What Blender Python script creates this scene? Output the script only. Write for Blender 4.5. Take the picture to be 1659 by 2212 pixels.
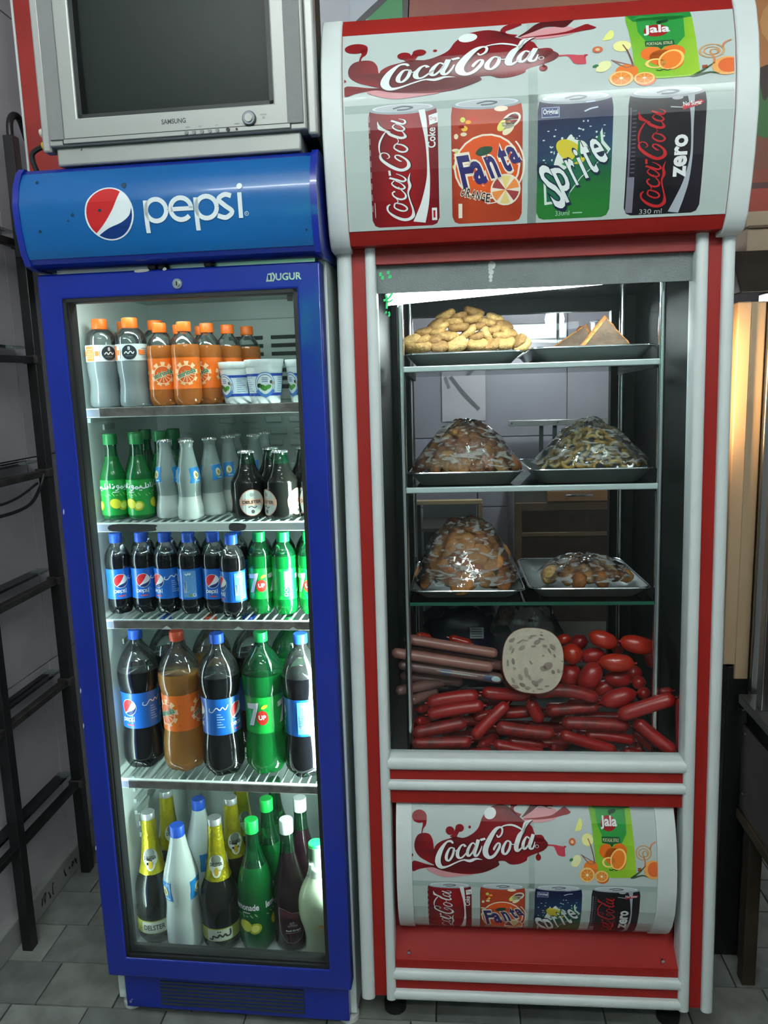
import bpy, bmesh, math, random
from mathutils import Vector, Matrix
from mathutils.geometry import tessellate_polygon
from math import sin, cos, pi, radians, sqrt, atan2
for _o in list(bpy.data.objects):
    bpy.data.objects.remove(_o)
SC = bpy.context.scene
COL = SC.collection
random.seed(7)

# ---------------------------------------------------------------- camera
CAM_POS = (0.0, -1.510, 1.460)
CAM_FWD = Vector((-0.0897, 0.9816, -0.1689))
CAM_ROLL = radians(-1.80)
cam = bpy.data.objects.new('camera', bpy.data.cameras.new('camera'))
COL.objects.link(cam)
_r = Vector((CAM_FWD.y, -CAM_FWD.x, 0)).normalized()
_u = _r.cross(CAM_FWD).normalized()
_r2 = cos(CAM_ROLL) * _r + sin(CAM_ROLL) * _u
_u2 = -sin(CAM_ROLL) * _r + cos(CAM_ROLL) * _u
_m = Matrix((_r2, _u2, -CAM_FWD.normalized())).transposed().to_4x4()
_m.translation = Vector(CAM_POS)
cam.matrix_world = _m
cam.data.sensor_fit = 'VERTICAL'
cam.data.sensor_height = 36.0
cam.data.lens = 36.0 * 1680.0 / 2212.0
cam.data.clip_start = 0.05
cam.data.clip_end = 50
SC.camera = cam

# ---------------------------------------------------------------- world, exposure
SC.view_settings.view_transform = 'Standard'
SC.view_settings.look = 'None'
SC.view_settings.gamma = 1.0
SC.view_settings.use_curve_mapping = False
SC.view_settings.exposure = -0.10
SC.cycles.use_adaptive_sampling = True
SC.cycles.adaptive_threshold = 0.12
SC.cycles.adaptive_min_samples = 16
SC.cycles.max_bounces = 6
SC.cycles.transparent_max_bounces = 14
SC.cycles.transmission_bounces = 4
SC.cycles.glossy_bounces = 2
SC.cycles.diffuse_bounces = 3
SC.cycles.caustics_reflective = False
SC.cycles.caustics_refractive = False
SC.cycles.sample_clamp_indirect = 4.0
SC.cycles.use_denoising = True
wd = bpy.data.worlds.new('world')
SC.world = wd
wd.use_nodes = True
wd.node_tree.nodes['Background'].inputs[0].default_value = (0.62, 0.72, 0.80, 1)
wd.node_tree.nodes['Background'].inputs[1].default_value = 0.05

# light levels (watts) of the lamps that the builders below put into the room
W_TUBE = 52.0          # each long ceiling tube over the shop floor
W_FRIDGE = 10.0         # tube in the drinks fridge
W_CASE = 2.0           # tube in the food case
W_KITCHEN = 5.0        # bulb in the kitchen
W_WARM = 1.15           # warm lamp by the steel column

# ---------------------------------------------------------------- helpers
def tag(o, label=None, cat=None, group=None, kind=None):
    if label: o['label'] = label
    if cat: o['category'] = cat
    if group: o['group'] = group
    if kind: o['kind'] = kind
    return o

def link(o, parent=None):
    COL.objects.link(o)
    if parent is not None:
        o.parent = parent
    return o

def empty(name, loc=(0, 0, 0), rz=0.0, parent=None):
    o = bpy.data.objects.new(name, None)
    o.location = loc
    o.rotation_euler = (0, 0, rz)
    o.empty_display_size = 0.05
    return link(o, parent)

def mesh_obj(name, mesh, parent=None, loc=None, rot=None):
    o = bpy.data.objects.new(name, mesh)
    if loc: o.location = loc
    if rot: o.rotation_euler = rot
    return link(o, parent)

def catmull(P, n=6, closed=False):
    P = [tuple(p) for p in P]
    out = []
    N = len(P)
    rng = range(N) if closed else range(N - 1)
    for i in rng:
        if closed:
            a, b, c, d = P[(i - 1) % N], P[i], P[(i + 1) % N], P[(i + 2) % N]
        else:
            a, b, c, d = P[max(i - 1, 0)], P[i], P[i + 1], P[min(i + 2, N - 1)]
        for k in range(n):
            t = k / n
            t2, t3 = t * t, t * t * t
            out.append(tuple(0.5 * (2 * b[j] + (c[j] - a[j]) * t + (2 * a[j] - 5 * b[j] + 4 * c[j] - d[j]) * t2
                                    + (3 * b[j] - a[j] - 3 * c[j] + d[j]) * t3) for j in range(len(b))))
    if not closed:
        out.append(P[-1])
    return out

class MB:
    """collects shapes into one mesh"""
    def __init__(s):
        s.v, s.f, s.m = [], [], []
        s.mi = 0
    def add(s, vs, fs):
        b = len(s.v)
        s.v += [tuple(v) for v in vs]
        for f in fs:
            s.f.append(tuple(b + i for i in f)); s.m.append(s.mi)
        return s
    def box(s, x0, x1, y0, y1, z0, z1):
        return s.add([(x0, y0, z0), (x1, y0, z0), (x1, y1, z0), (x0, y1, z0), (x0, y0, z1), (x1, y0, z1), (x1, y1, z1), (x0, y1, z1)],
                     [(0, 3, 2, 1), (4, 5, 6, 7), (0, 1, 5, 4), (1, 2, 6, 5), (2, 3, 7, 6), (3, 0, 4, 7)])
    def ring_strip(s, rings, closed_ring=True, cap0=True, cap1=True):
        n = len(rings[0]); vs = [p for r in rings for p in r]; fs = []
        for i in range(len(rings) - 1):
            for j in range(n if closed_ring else n - 1):
                a, b = i * n + j, i * n + (j + 1) % n
                fs.append((a, b, b + n, a + n))
        if cap0: fs.append(tuple(range(n - 1, -1, -1)))
        if cap1: fs.append(tuple(range((len(rings) - 1) * n, len(rings) * n)))
        return s.add(vs, fs)
    def tube(s, path, r, n=10, caps=True):
        P = [Vector(p) for p in path]
        rings = []
        prev = None
        for i, p in enumerate(P):
            t = (P[min(i + 1, len(P) - 1)] - P[max(i - 1, 0)]).normalized()
            if prev is None:
                ref = Vector((0, 0, 1)) if abs(t.z) < 0.9 else Vector((1, 0, 0))
                a = t.cross(ref).normalized()
            else:
                a = (prev - t * prev.dot(t)).normalized()
            prev = a
            b = t.cross(a)
            rr = r[i] if isinstance(r, (list, tuple)) else r
            rings.append([tuple(p + rr * (cos(k * 2 * pi / n) * a + sin(k * 2 * pi / n) * b)) for k in range(n)])
        return s.ring_strip(rings, True, caps, caps)
    def lathe(s, prof, n=24, c=(0, 0), fn=None, caps=(True, True)):
        rings = []
        for (r, z) in prof:
            ring = []
            for k in range(n):
                a = 2 * pi * k / n
                rr = fn(r, z, a) if fn else r
                ring.append((c[0] + rr * cos(a), c[1] + rr * sin(a), z))
            rings.append(ring)
        return s.ring_strip(rings, True, caps[0], caps[1])
    def extrude(s, poly, axis, a, b):
        """closed 2D outline pushed along an axis: 'x' -> poly is (y,z), 'y' -> (x,z), 'z' -> (x,y)"""
        def P(p, t):
            return (t, p[0], p[1]) if axis == 'x' else ((p[0], t, p[1]) if axis == 'y' else (p[0], p[1], t))
        n = len(poly)
        vs = [P(p, a) for p in poly] + [P(p, b) for p in poly]
        fs = [(i, (i + 1) % n, (i + 1) % n + n, i + n) for i in range(n)]
        s.add(vs, fs)
        tri = tessellate_polygon([[Vector((p[0], p[1], 0)) for p in poly]])
        s.add([P(p, a) for p in poly], [tuple(t) for t in tri])
        return s.add([P(p, b) for p in poly], [tuple(t) for t in tri])
    def mesh(s, name, mats, smooth=False, angle=40):
        me = bpy.data.meshes.new(name)
        me.from_pydata(s.v, [], s.f)
        for m in (mats if isinstance(mats, (list, tuple)) else [mats]):
            me.materials.append(m)
        me.polygons.foreach_set('material_index', s.m)
        bm = bmesh.new(); bm.from_mesh(me)
        bmesh.ops.remove_doubles(bm, verts=bm.verts, dist=1e-6)
        bmesh.ops.recalc_face_normals(bm, faces=bm.faces)
        if smooth:
            lim = radians(angle)
            for f in bm.faces: f.smooth = True
            for e in bm.edges:
                if len(e.link_faces) == 2 and e.calc_face_angle(0) > lim:
                    e.smooth = False
        bm.to_mesh(me); bm.free()
        return me
    def build(s, name, mats, parent=None, bevel=0, smooth=False, loc=None, rot=None, seg=2, angle=40):
        o = mesh_obj(name, s.mesh(name, mats, smooth or bevel > 0, angle), parent, loc, rot)
        if bevel:
            md = o.modifiers.new('bevel', 'BEVEL'); md.width = bevel; md.segments = seg; md.limit_method = 'ANGLE'
            md.angle_limit = radians(40); md.harden_normals = False
        return o

def ring_frame(x0, x1, z0, z1, a0, a1, c0, c1, y0, y1):
    """one closed picture-frame solid: outer rectangle x0..z1, opening a0..c1"""
    def r(xa, xb, za, zb, y): return [(xa, y, za), (xb, y, za), (xb, y, zb), (xa, y, zb)]
    R_ = [r(x0, x1, z0, z1, y1), r(x0, x1, z0, z1, y0), r(a0, a1, c0, c1, y0), r(a0, a1, c0, c1, y1), r(x0, x1, z0, z1, y1)]
    return MB().ring_strip(R_, True, False, False)

def box_obj(name, x0, x1, y0, y1, z0, z1, mat, parent=None, bevel=0.0):
    return MB().box(x0, x1, y0, y1, z0, z1).build(name, mat, parent, bevel)

# ---------------------------------------------------------------- materials
MATS = {}
def nd(nt, t, **kw):
    n = nt.nodes.new(t)
    for k, v in kw.items(): setattr(n, k, v)
    return n

def mat(name, col, rough=0.5, metal=0.0, var=0.0, vscale=8.0, col2=None, bump=0.0, bscale=60.0, coat=0.0, spec=0.5,
        emit=None, estr=0.0, sss=0.0, stretch=None, rvar=0.0, aniso=0.0):
    m = bpy.data.materials.new(name); m.use_nodes = True
    nt = m.node_tree; p = nt.nodes['Principled BSDF']
    p.inputs['Base Color'].default_value = (*col, 1)
    p.inputs['Roughness'].default_value = rough
    p.inputs['Metallic'].default_value = metal
    p.inputs['Coat Weight'].default_value = coat
    p.inputs['Coat Roughness'].default_value = 0.08
    p.inputs['Specular IOR Level'].default_value = spec
    if aniso: p.inputs['Anisotropic'].default_value = aniso
    if sss:
        p.inputs['Subsurface Weight'].default_value = sss
        p.inputs['Subsurface Radius'].default_value = (0.01, 0.005, 0.003)
        p.inputs['Subsurface Scale'].default_value = 0.6
    if emit:
        p.inputs['Emission Color'].default_value = (*emit, 1)
        p.inputs['Emission Strength'].default_value = estr
    tc = nd(nt, 'ShaderNodeTexCoord')
    mp = nd(nt, 'ShaderNodeMapping')
    nt.links.new(tc.outputs['Object'], mp.inputs[0])
    if stretch: mp.inputs['Scale'].default_value = stretch
    if var or col2:
        nz = nd(nt, 'ShaderNodeTexNoise'); nz.inputs['Scale'].default_value = vscale; nz.inputs['Detail'].default_value = 5
        nt.links.new(mp.outputs[0], nz.inputs['Vector'])
        rp = nd(nt, 'ShaderNodeValToRGB')
        c2 = col2 if col2 else tuple(max(0, c * (1 - var)) for c in col)
        c1 = col if col2 else tuple(min(1, c * (1 + var)) for c in col)
        rp.color_ramp.elements[0].position = 0.35; rp.color_ramp.elements[1].position = 0.68
        rp.color_ramp.elements[0].color = (*c2, 1); rp.color_ramp.elements[1].color = (*c1, 1)
        nt.links.new(nz.outputs['Fac'], rp.inputs[0])
        nt.links.new(rp.outputs[0], p.inputs['Base Color'])
        if rvar:
            ma = nd(nt, 'ShaderNodeMapRange'); ma.inputs[3].default_value = rough - rvar; ma.inputs[4].default_value = rough + rvar
            nt.links.new(nz.outputs['Fac'], ma.inputs[0]); nt.links.new(ma.outputs[0], p.inputs['Roughness'])
    if bump:
        nb = nd(nt, 'ShaderNodeTexNoise'); nb.inputs['Scale'].default_value = bscale; nb.inputs['Detail'].default_value = 4
        nt.links.new(mp.outputs[0], nb.inputs['Vector'])
        bp = nd(nt, 'ShaderNodeBump'); bp.inputs['Strength'].default_value = bump; bp.inputs['Distance'].default_value = 0.004
        nt.links.new(nb.outputs['Fac'], bp.inputs['Height']); nt.links.new(bp.outputs[0], p.inputs['Normal'])
    MATS[name] = m
    return m

def clear(name, tint=(0.95, 0.98, 0.97), refl=0.08, rough=0.02, edge=1.0, ior=1.45, milky=0.0, milk_col=(0.8, 0.85, 0.85), bump=0.0, bscale=40.0, bstretch=None, streak=0.0):
    """thin see-through film or pane: transparent with a Fresnel gloss"""
    m = bpy.data.materials.new(name); m.use_nodes = True
    nt = m.node_tree; nt.nodes.remove(nt.nodes['Principled BSDF']); out = nt.nodes['Material Output']
    tr = nd(nt, 'ShaderNodeBsdfTransparent'); tr.inputs[0].default_value = (*tint, 1)
    gl = nd(nt, 'ShaderNodeBsdfGlossy'); gl.inputs['Roughness'].default_value = rough
    fr = nd(nt, 'ShaderNodeFresnel'); fr.inputs[0].default_value = ior
    mu = nd(nt, 'ShaderNodeMath', operation='MULTIPLY'); mu.inputs[1].default_value = edge; mu.use_clamp = True
    ad = nd(nt, 'ShaderNodeMath', operation='ADD'); ad.inputs[1].default_value = max(0.0, refl - 0.04); ad.use_clamp = True
    nt.links.new(fr.outputs[0], mu.inputs[0]); nt.links.new(mu.outputs[0], ad.inputs[0])
    base = tr
    if milky:
        df = nd(nt, 'ShaderNodeBsdfDiffuse'); df.inputs[0].default_value = (*milk_col, 1)
        tl = nd(nt, 'ShaderNodeBsdfTranslucent'); tl.inputs[0].default_value = (*milk_col, 1)
        md = nd(nt, 'ShaderNodeMixShader'); md.inputs[0].default_value = 0.5
        nt.links.new(df.outputs[0], md.inputs[1]); nt.links.new(tl.outputs[0], md.inputs[2])
        m2 = nd(nt, 'ShaderNodeMixShader'); m2.inputs[0].default_value = milky
        if streak:
            t2 = nd(nt, 'ShaderNodeTexCoord'); p2 = nd(nt, 'ShaderNodeMapping'); p2.inputs['Scale'].default_value = (1.0, 1.0, 3.2); p2.inputs['Rotation'].default_value = (0.3, 0.5, 0.4)
            n2 = nd(nt, 'ShaderNodeTexNoise'); n2.inputs['Scale'].default_value = 26; n2.inputs['Detail'].default_value = 3; n2.inputs['Distortion'].default_value = 1.2
            r2 = nd(nt, 'ShaderNodeMapRange'); r2.inputs[1].default_value = 0.50; r2.inputs[2].default_value = 0.62; r2.inputs[3].default_value = milky; r2.inputs[4].default_value = streak
            nt.links.new(t2.outputs['Object'], p2.inputs[0]); nt.links.new(p2.outputs[0], n2.inputs['Vector'])
            nt.links.new(n2.outputs['Fac'], r2.inputs[0]); nt.links.new(r2.outputs[0], m2.inputs[0])
        nt.links.new(tr.outputs[0], m2.inputs[1]); nt.links.new(md.outputs[0], m2.inputs[2]); base = m2
    mx = nd(nt, 'ShaderNodeMixShader')
    nt.links.new(ad.outputs[0], mx.inputs[0]); nt.links.new(base.outputs[0], mx.inputs[1]); nt.links.new(gl.outputs[0], mx.inputs[2])
    if bump:
        tc = nd(nt, 'ShaderNodeTexCoord'); mp = nd(nt, 'ShaderNodeMapping')
        if bstretch: mp.inputs['Scale'].default_value = bstretch
        nb = nd(nt, 'ShaderNodeTexNoise'); nb.inputs['Scale'].default_value = bscale; nb.inputs['Detail'].default_value = 3
        bp = nd(nt, 'ShaderNodeBump'); bp.inputs['Strength'].default_value = bump; bp.inputs['Distance'].default_value = 0.01
        nt.links.new(tc.outputs['Object'], mp.inputs[0]); nt.links.new(mp.outputs[0], nb.inputs['Vector'])
        nt.links.new(nb.outputs['Fac'], bp.inputs['Height']); nt.links.new(bp.outputs[0], gl.inputs['Normal'])
    nt.links.new(mx.outputs[0], out.inputs[0])
    MATS[name] = m
    return m

def liquid(name, col, deep=None, trans=0.5, rough=0.12):
    """drink seen through a bottle wall: part diffuse, part translucent, glossy skin"""
    m = bpy.data.materials.new(name); m.use_nodes = True
    nt = m.node_tree; nt.nodes.remove(nt.nodes['Principled BSDF']); out = nt.nodes['Material Output']
    df = nd(nt, 'ShaderNodeBsdfDiffuse'); df.inputs[0].default_value = (*col, 1)
    tl = nd(nt, 'ShaderNodeBsdfTranslucent'); tl.inputs[0].default_value = (*(deep or col), 1)
    gl = nd(nt, 'ShaderNodeBsdfGlossy'); gl.inputs['Roughness'].default_value = rough
    a = nd(nt, 'ShaderNodeMixShader'); a.inputs[0].default_value = trans
    fr = nd(nt, 'ShaderNodeFresnel'); fr.inputs[0].default_value = 1.5
    b = nd(nt, 'ShaderNodeMixShader')
    nt.links.new(df.outputs[0], a.inputs[1]); nt.links.new(tl.outputs[0], a.inputs[2])
    nt.links.new(fr.outputs[0], b.inputs[0]); nt.links.new(a.outputs[0], b.inputs[1]); nt.links.new(gl.outputs[0], b.inputs[2])
    nt.links.new(b.outputs[0], out.inputs[0])
    MATS[name] = m
    return m

def srgb(r, g, b):
    def f(c):
        c /= 255.0
        return c / 12.92 if c <= 0.04045 else ((c + 0.055) / 1.055) ** 2.4
    return (f(r), f(g), f(b))

def ink_mat(name, rough=0.35, coat=0.0, estr=0.0, metal=0.0, spec=0.5):
    """printed colour kept in the mesh's colour attribute"""
    m = bpy.data.materials.new(name); m.use_nodes = True
    nt = m.node_tree; p = nt.nodes['Principled BSDF']
    at = nd(nt, 'ShaderNodeVertexColor'); at.layer_name = 'ink'
    nt.links.new(at.outputs[0], p.inputs['Base Color'])
    p.inputs['Roughness'].default_value = rough; p.inputs['Coat Weight'].default_value = coat; p.inputs['Specular IOR Level'].default_value = spec
    p.inputs['Coat Roughness'].default_value = 0.06; p.inputs['Metallic'].default_value = metal
    if estr:
        nt.links.new(at.outputs[0], p.inputs['Emission Color']); p.inputs['Emission Strength'].default_value = estr
    MATS[name] = m
    return m

# ---------------------------------------------------------------- flat print drawn as thin shapes
_TXT = {}
def text_mesh(s, bold=0.0, shear=0.0):
    k = (s, bold, shear)
    if k in _TXT: return _TXT[k]
    cu = bpy.data.curves.new('t', 'FONT'); cu.body = s; cu.size = 1.0; cu.offset = bold; cu.shear = shear
    cu.align_x = 'CENTER'; cu.align_y = 'CENTER'; cu.resolution_u = 3
    o = bpy.data.objects.new('t', cu); COL.objects.link(o)
    dg = bpy.context.evaluated_depsgraph_get()
    me = bpy.data.meshes.new_from_object(o.evaluated_get(dg))
    vs = [(v.co.x, v.co.y) for v in me.vertices]; fs = [tuple(p.vertices) for p in me.polygons]
    bpy.data.meshes.remove(me); bpy.data.objects.remove(o); bpy.data.curves.remove(cu)
    if vs:
        x0 = min(v[0] for v in vs); x1 = max(v[0] for v in vs); y0 = min(v[1] for v in vs); y1 = max(v[1] for v in vs)
        vs = [((x - (x0 + x1) / 2), (y - (y0 + y1) / 2)) for x, y in vs]
        _TXT[k] = (vs, fs, x1 - x0, y1 - y0)
    else:
        _TXT[k] = ([], [], 1, 1)
    return _TXT[k]

class Art:
    """shapes in a 2D print space (u right, v up); later ones lie over earlier ones"""
    def __init__(s, T=None):
        s.sh = []
        s.T = T or (lambda x, y: (x, y))
    def _put(s, vs, fs, col, lay):
        s.sh.append(([s.T(*v) for v in vs], fs, col, lay))
        return s
    def poly(s, pts, col, lay=0, n=5, smooth=True):
        P = catmull(pts, n, True) if smooth else list(pts)
        tri = tessellate_polygon([[Vector((p[0], p[1], 0)) for p in P]])
        return s._put(P, [tuple(t) for t in tri], col, lay)
    def ell(s, cx, cy, rx, ry, col, lay=0, rot=0.0, n=22, a0=0, a1=360):
        P = []
        full = abs(a1 - a0) >= 360
        for k in range(n if full else n + 1):
            a = radians(a0 + (a1 - a0) * k / n); x, y = rx * cos(a), ry * sin(a); r = radians(rot)
            P.append((cx + x * cos(r) - y * sin(r), cy + x * sin(r) + y * cos(r)))
        if not full: P.append((cx, cy))
        tri = tessellate_polygon([[Vector((p[0], p[1], 0)) for p in P]])
        return s._put(P, [tuple(t) for t in tri], col, lay)
    def ring(s, cx, cy, rx, ry, w, col, lay=0, rot=0.0, n=28, a0=0, a1=360):
        pts = []
        for k in range(n + 1):
            a = radians(a0 + (a1 - a0) * k / n); x, y = rx * cos(a), ry * sin(a); r = radians(rot)
            pts.append((cx + x * cos(r) - y * sin(r), cy + x * sin(r) + y * cos(r)))
        return s.stroke(pts, w, col, lay, n=1)
    def stroke(s, pts, w, col, lay=0, n=5):
        ws = list(w) if isinstance(w, (list, tuple)) else [w] * len(pts)
        P = catmull([(p[0], p[1], q) for p, q in zip(pts, ws)], n)
        L, R = [], []
        for i, p in enumerate(P):
            a, b = P[max(i - 1, 0)], P[min(i + 1, len(P) - 1)]
            dx, dy = b[0] - a[0], b[1] - a[1]; l = math.hypot(dx, dy) or 1e-9
            h = max(p[2], 0) / 2
            L.append((p[0] - dy / l * h, p[1] + dx / l * h)); R.append((p[0] + dy / l * h, p[1] - dx / l * h))
        k = len(P)
        return s._put(L + R, [(i, i + 1, k + i + 1, k + i) for i in range(k - 1)], col, lay)
    def rect(s, x0, y0, x1, y1, col, lay=0):
        return s._put([(x0, y0), (x1, y0), (x1, y1), (x0, y1)], [(0, 1, 2, 3)], col, lay)
    def text(s, t, cx, cy, h, col, lay=0, rot=0.0, bold=0.0, shear=0.0, width=None, flip=False):
        vs, fs, w0, h0 = text_mesh(t, bold, shear)
        k = h / h0; kx = (width / w0) if width else k; r = radians(rot); sg = -1 if flip else 1
        P = []
        for x, y in vs:
            x, y = x * kx, y * k * sg
            P.append((cx + x * cos(r) - y * sin(r), cy + x * sin(r) + y * cos(r)))
        return s._put(P, fs, col, lay)
    def mesh(s, name, mp, material, cu=(), cv=(), lift=0.0004, clip=None):
        bm = bmesh.new()
        idl = bm.faces.layers.int.new('sid')
        for i, (vs, fs, col, lay) in enumerate(s.sh):
            z = lay * lift
            bv = [bm.verts.new((v[0], v[1], z)) for v in vs]
            for f in fs:
                if len(set(f)) < 3: continue
                try:
                    bf = bm.faces.new([bv[j] for j in f])
                except ValueError:
                    continue
                bf[idl] = i
        def cut(co, no, **kw):
            bmesh.ops.bisect_plane(bm, geom=bm.verts[:] + bm.edges[:] + bm.faces[:], plane_co=co, plane_no=no, dist=1e-7, **kw)
        for c in cu: cut((c, 0, 0), (1, 0, 0))
        for c in cv: cut((0, c, 0), (0, 1, 0))
        if clip:
            x0, x1, y0, y1 = clip
            cut((x0, 0, 0), (1, 0, 0), clear_inner=True); cut((x1, 0, 0), (1, 0, 0), clear_outer=True)
            cut((0, y0, 0), (0, 1, 0), clear_inner=True); cut((0, y1, 0), (0, 1, 0), clear_outer=True)
        bmesh.ops.delete(bm, geom=[v for v in bm.verts if not v.link_faces], context='VERTS')
        for f in bm.faces:
            f.normal_update()
            if f.normal.z < 0: f.normal_flip()
        cl = bm.loops.layers.float_color.new('ink')
        for f in bm.faces:
            c = s.sh[f[idl]][2]
            for lp in f.loops:
                q = c(lp.vert.co.x, lp.vert.co.y) if callable(c) else c
                lp[cl] = (*q, 1)
        for v in bm.verts:
            v.co = Vector(mp(v.co.x, v.co.y, v.co.z))
        me = bpy.data.meshes.new(name)
        bm.to_mesh(me); bm.free()
        me.materials.append(material)
        return me
    def build(s, name, mp, material, parent=None, **kw):
        return mesh_obj(name, s.mesh(name, mp, material, **kw), parent)

def lerp3(a, b, t):
    t = min(1, max(0, t))
    return tuple(a[i] + (b[i] - a[i]) * t for i in range(3))

def frange(a, b, n):
    return [a + (b - a) * i / n for i in range(n + 1)]

def copy_tree(o, parent=None):
    c = o.copy(); COL.objects.link(c); c.parent = parent
    for ch in list(o.children):
        copy_tree(ch, c)
    return c

# ---------------------------------------------------------------- common materials
M_steel = mat('steel', (0.42, 0.43, 0.43), 0.32, 1.0, var=0.12, vscale=3.0, bump=0.04, bscale=200, stretch=(1, 1, 0.06))
M_chrome = mat('chrome', (0.75, 0.77, 0.78), 0.14, 1.0)
M_alu = mat('aluminium', (0.62, 0.64, 0.64), 0.3, 1.0)
M_black = mat('black_paint', (0.008, 0.008, 0.009), 0.42, var=0.4, vscale=20)
M_rubber = mat('rubber', (0.006, 0.007, 0.008), 0.6)
M_white_pl = mat('white_plastic', (0.72, 0.75, 0.74), 0.35, var=0.03, vscale=5)
M_ink = ink_mat('print_ink', 0.38)
M_ink_gl = ink_mat('gloss_print_ink', 0.35, coat=0.12, spec=0.25)
M_pane = clear('window_glass', (0.95, 0.975, 0.97), refl=0.04, rough=0.01, edge=0.38)

# ---------------------------------------------------------------- lamps over the shop floor
def area_light(name, loc, rot, sx, sy, w, col=(1, 1, 1), parent=None):
    l = bpy.data.lights.new(name, 'AREA'); l.shape = 'RECTANGLE'; l.size = sx; l.size_y = sy; l.energy = w; l.color = col
    o = bpy.data.objects.new(name, l); o.location = loc; o.rotation_euler = rot
    return link(o, parent)
def ceiling_tube(x, y, ln, label, rz=0.0, w=W_TUBE):
    t = empty('ceiling_light', (x, y, 2.90), rz)
    tag(t, label, 'light')
    box_obj('lamp_housing', -ln / 2 - 0.03, ln / 2 + 0.03, -0.035, 0.035, 0.0, 0.05, M_white_pl, t, 0.006)
    e = w / (pi * 2 * pi * 0.016 * ln)
    MB().tube([(-ln / 2, 0, -0.022), (ln / 2, 0, -0.022)], 0.016, 14).build('lamp_tube', mat('lamp_tube_%d' % int(e), (1, 1, 1), 0.4, emit=(0.93, 1.0, 0.98), estr=e), t, smooth=True)
    return t
ceiling_tube(0.16, -1.02, 0.30, 'short white ceiling lamp above the red and white cooler', w=W_TUBE * 0.10)
ceiling_tube(-0.55, -1.60, 1.10, 'long ceiling tube lamp over the shop floor on the left', w=W_TUBE)
ceiling_tube(0.95, -2.10, 1.10, 'long ceiling tube lamp over the shop floor on the right', w=W_TUBE)
ceiling_tube(0.05, -2.75, 1.10, 'long ceiling tube lamp at the front end of the shop', w=W_TUBE)

# ---------------------------------------------------------------- the room
M_grout = mat('grout', (0.045, 0.05, 0.05), 0.9, var=0.2, vscale=30)
fl = box_obj('floor', -1.3, 2.3, -3.1, 1.75, -0.06, -0.006, M_grout)
tag(fl, 'grey stone tile floor with dark dirty joints', None, None, 'structure')
TM = [mat('floor_stone_%d' % i, c, 0.55, var=0.25, vscale=14, bump=0.15, bscale=90, rvar=0.12) for i, c in
      enumerate([(0.20, 0.215, 0.20), (0.25, 0.265, 0.245), (0.165, 0.18, 0.17), (0.22, 0.23, 0.205)])]
tile_me = []
for m in TM:
    b = MB().box(-0.0945, 0.0945, -0.067, 0.067, -0.012, 0.0)
    tile_me.append(b.mesh('floor_tile', m))
for r in range(-5, 5):
    for c in range(-1, 12):
        x = -1.083 + 0.193 * c + 0.0965 + (0.0 if r % 2 else 0.058)
        y = 0.055 + 0.138 * r + 0.069
        if x > 1.15: continue
        o = mesh_obj('floor_tile', random.choice(tile_me), fl, (x, y, random.uniform(-0.0008, 0.0008)))
        o.rotation_euler = (random.uniform(-.004, .004), random.uniform(-.003, .003), random.uniform(-.006, .006))
rest = MB()
for (x0, x1, y0, y1) in ((-1.3, 2.3, -3.1, -0.70), (1.17, 2.3, -0.70, 1.75), (-1.3, 1.17, 0.745, 1.75)):
    rest.box(x0, x1, y0, y1, -0.010, -0.002)
o = rest.build('floor_paving', mat('floor_stone_far', (0.34, 0.35, 0.33), 0.6, var=0.15, vscale=10), fl); tag(o, kind='stuff')

M_wall = mat('wall_paint', (0.62, 0.61, 0.64), 0.6, var=0.06, vscale=4)
M_wjoint = mat('wall_joint', (0.16, 0.20, 0.24), 0.8)
wl = box_obj('wall_left', -1.36, -1.208, -3.1, 1.75, 0, 3.0, M_wjoint)
tag(wl, 'pale mauve panelled wall on the left with thin blue joints', None, None, 'structure')
M_wp = [mat('wall_panel_%d' % i, c, 0.42, var=0.10, vscale=3.5) for i, c in
        enumerate([(0.56, 0.52, 0.57), (0.60, 0.56, 0.61), (0.53, 0.49, 0.53)])]
wp_me = [MB().box(0, 0.012, 0.002, 0.398, 0.002, 0.598).mesh('wall_panel', m) for m in M_wp]
for i in range(5):
    for j in range(5):
        y = -0.62 + 0.4 * i; z = 0.07 + 0.60 * j
        if z > 2.6: continue
        mesh_obj('wall_panel', random.choice(wp_me), wl, (-1.208, y, z))
bb = box_obj('baseboard_left', -1.208, -1.172, -3.1, 0.749, 0, 0.075, mat('baseboard_paint', (0.33, 0.34, 0.33), 0.5, var=0.12, vscale=9), None, 0.004)
tag(bb, 'low grey skirting strip with black handwriting along the left wall', None, None, 'structure')
a = Art()
random.seed(3)
K = (0.012, 0.012, 0.014)
for (y0, n) in ((0.03, 4), (0.26, 3), (0.36, 4), (0.50, 4), (0.63, 2)):
    for k in range(n):
        yy = y0 + k * 0.022
        pts = [(yy + random.uniform(-.006, .010), 0.036 + random.uniform(-.014, .016)) for _ in range(4)]
        a.stroke(pts, 0.0045, K, 1)
a.rect(0.10, 0.02, 0.135, 0.052, (0.02, 0.02, 0.025), 0)
a.build('handwriting', lambda u, v, z: (-1.1715 + z, u, v), M_ink, bb)

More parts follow.
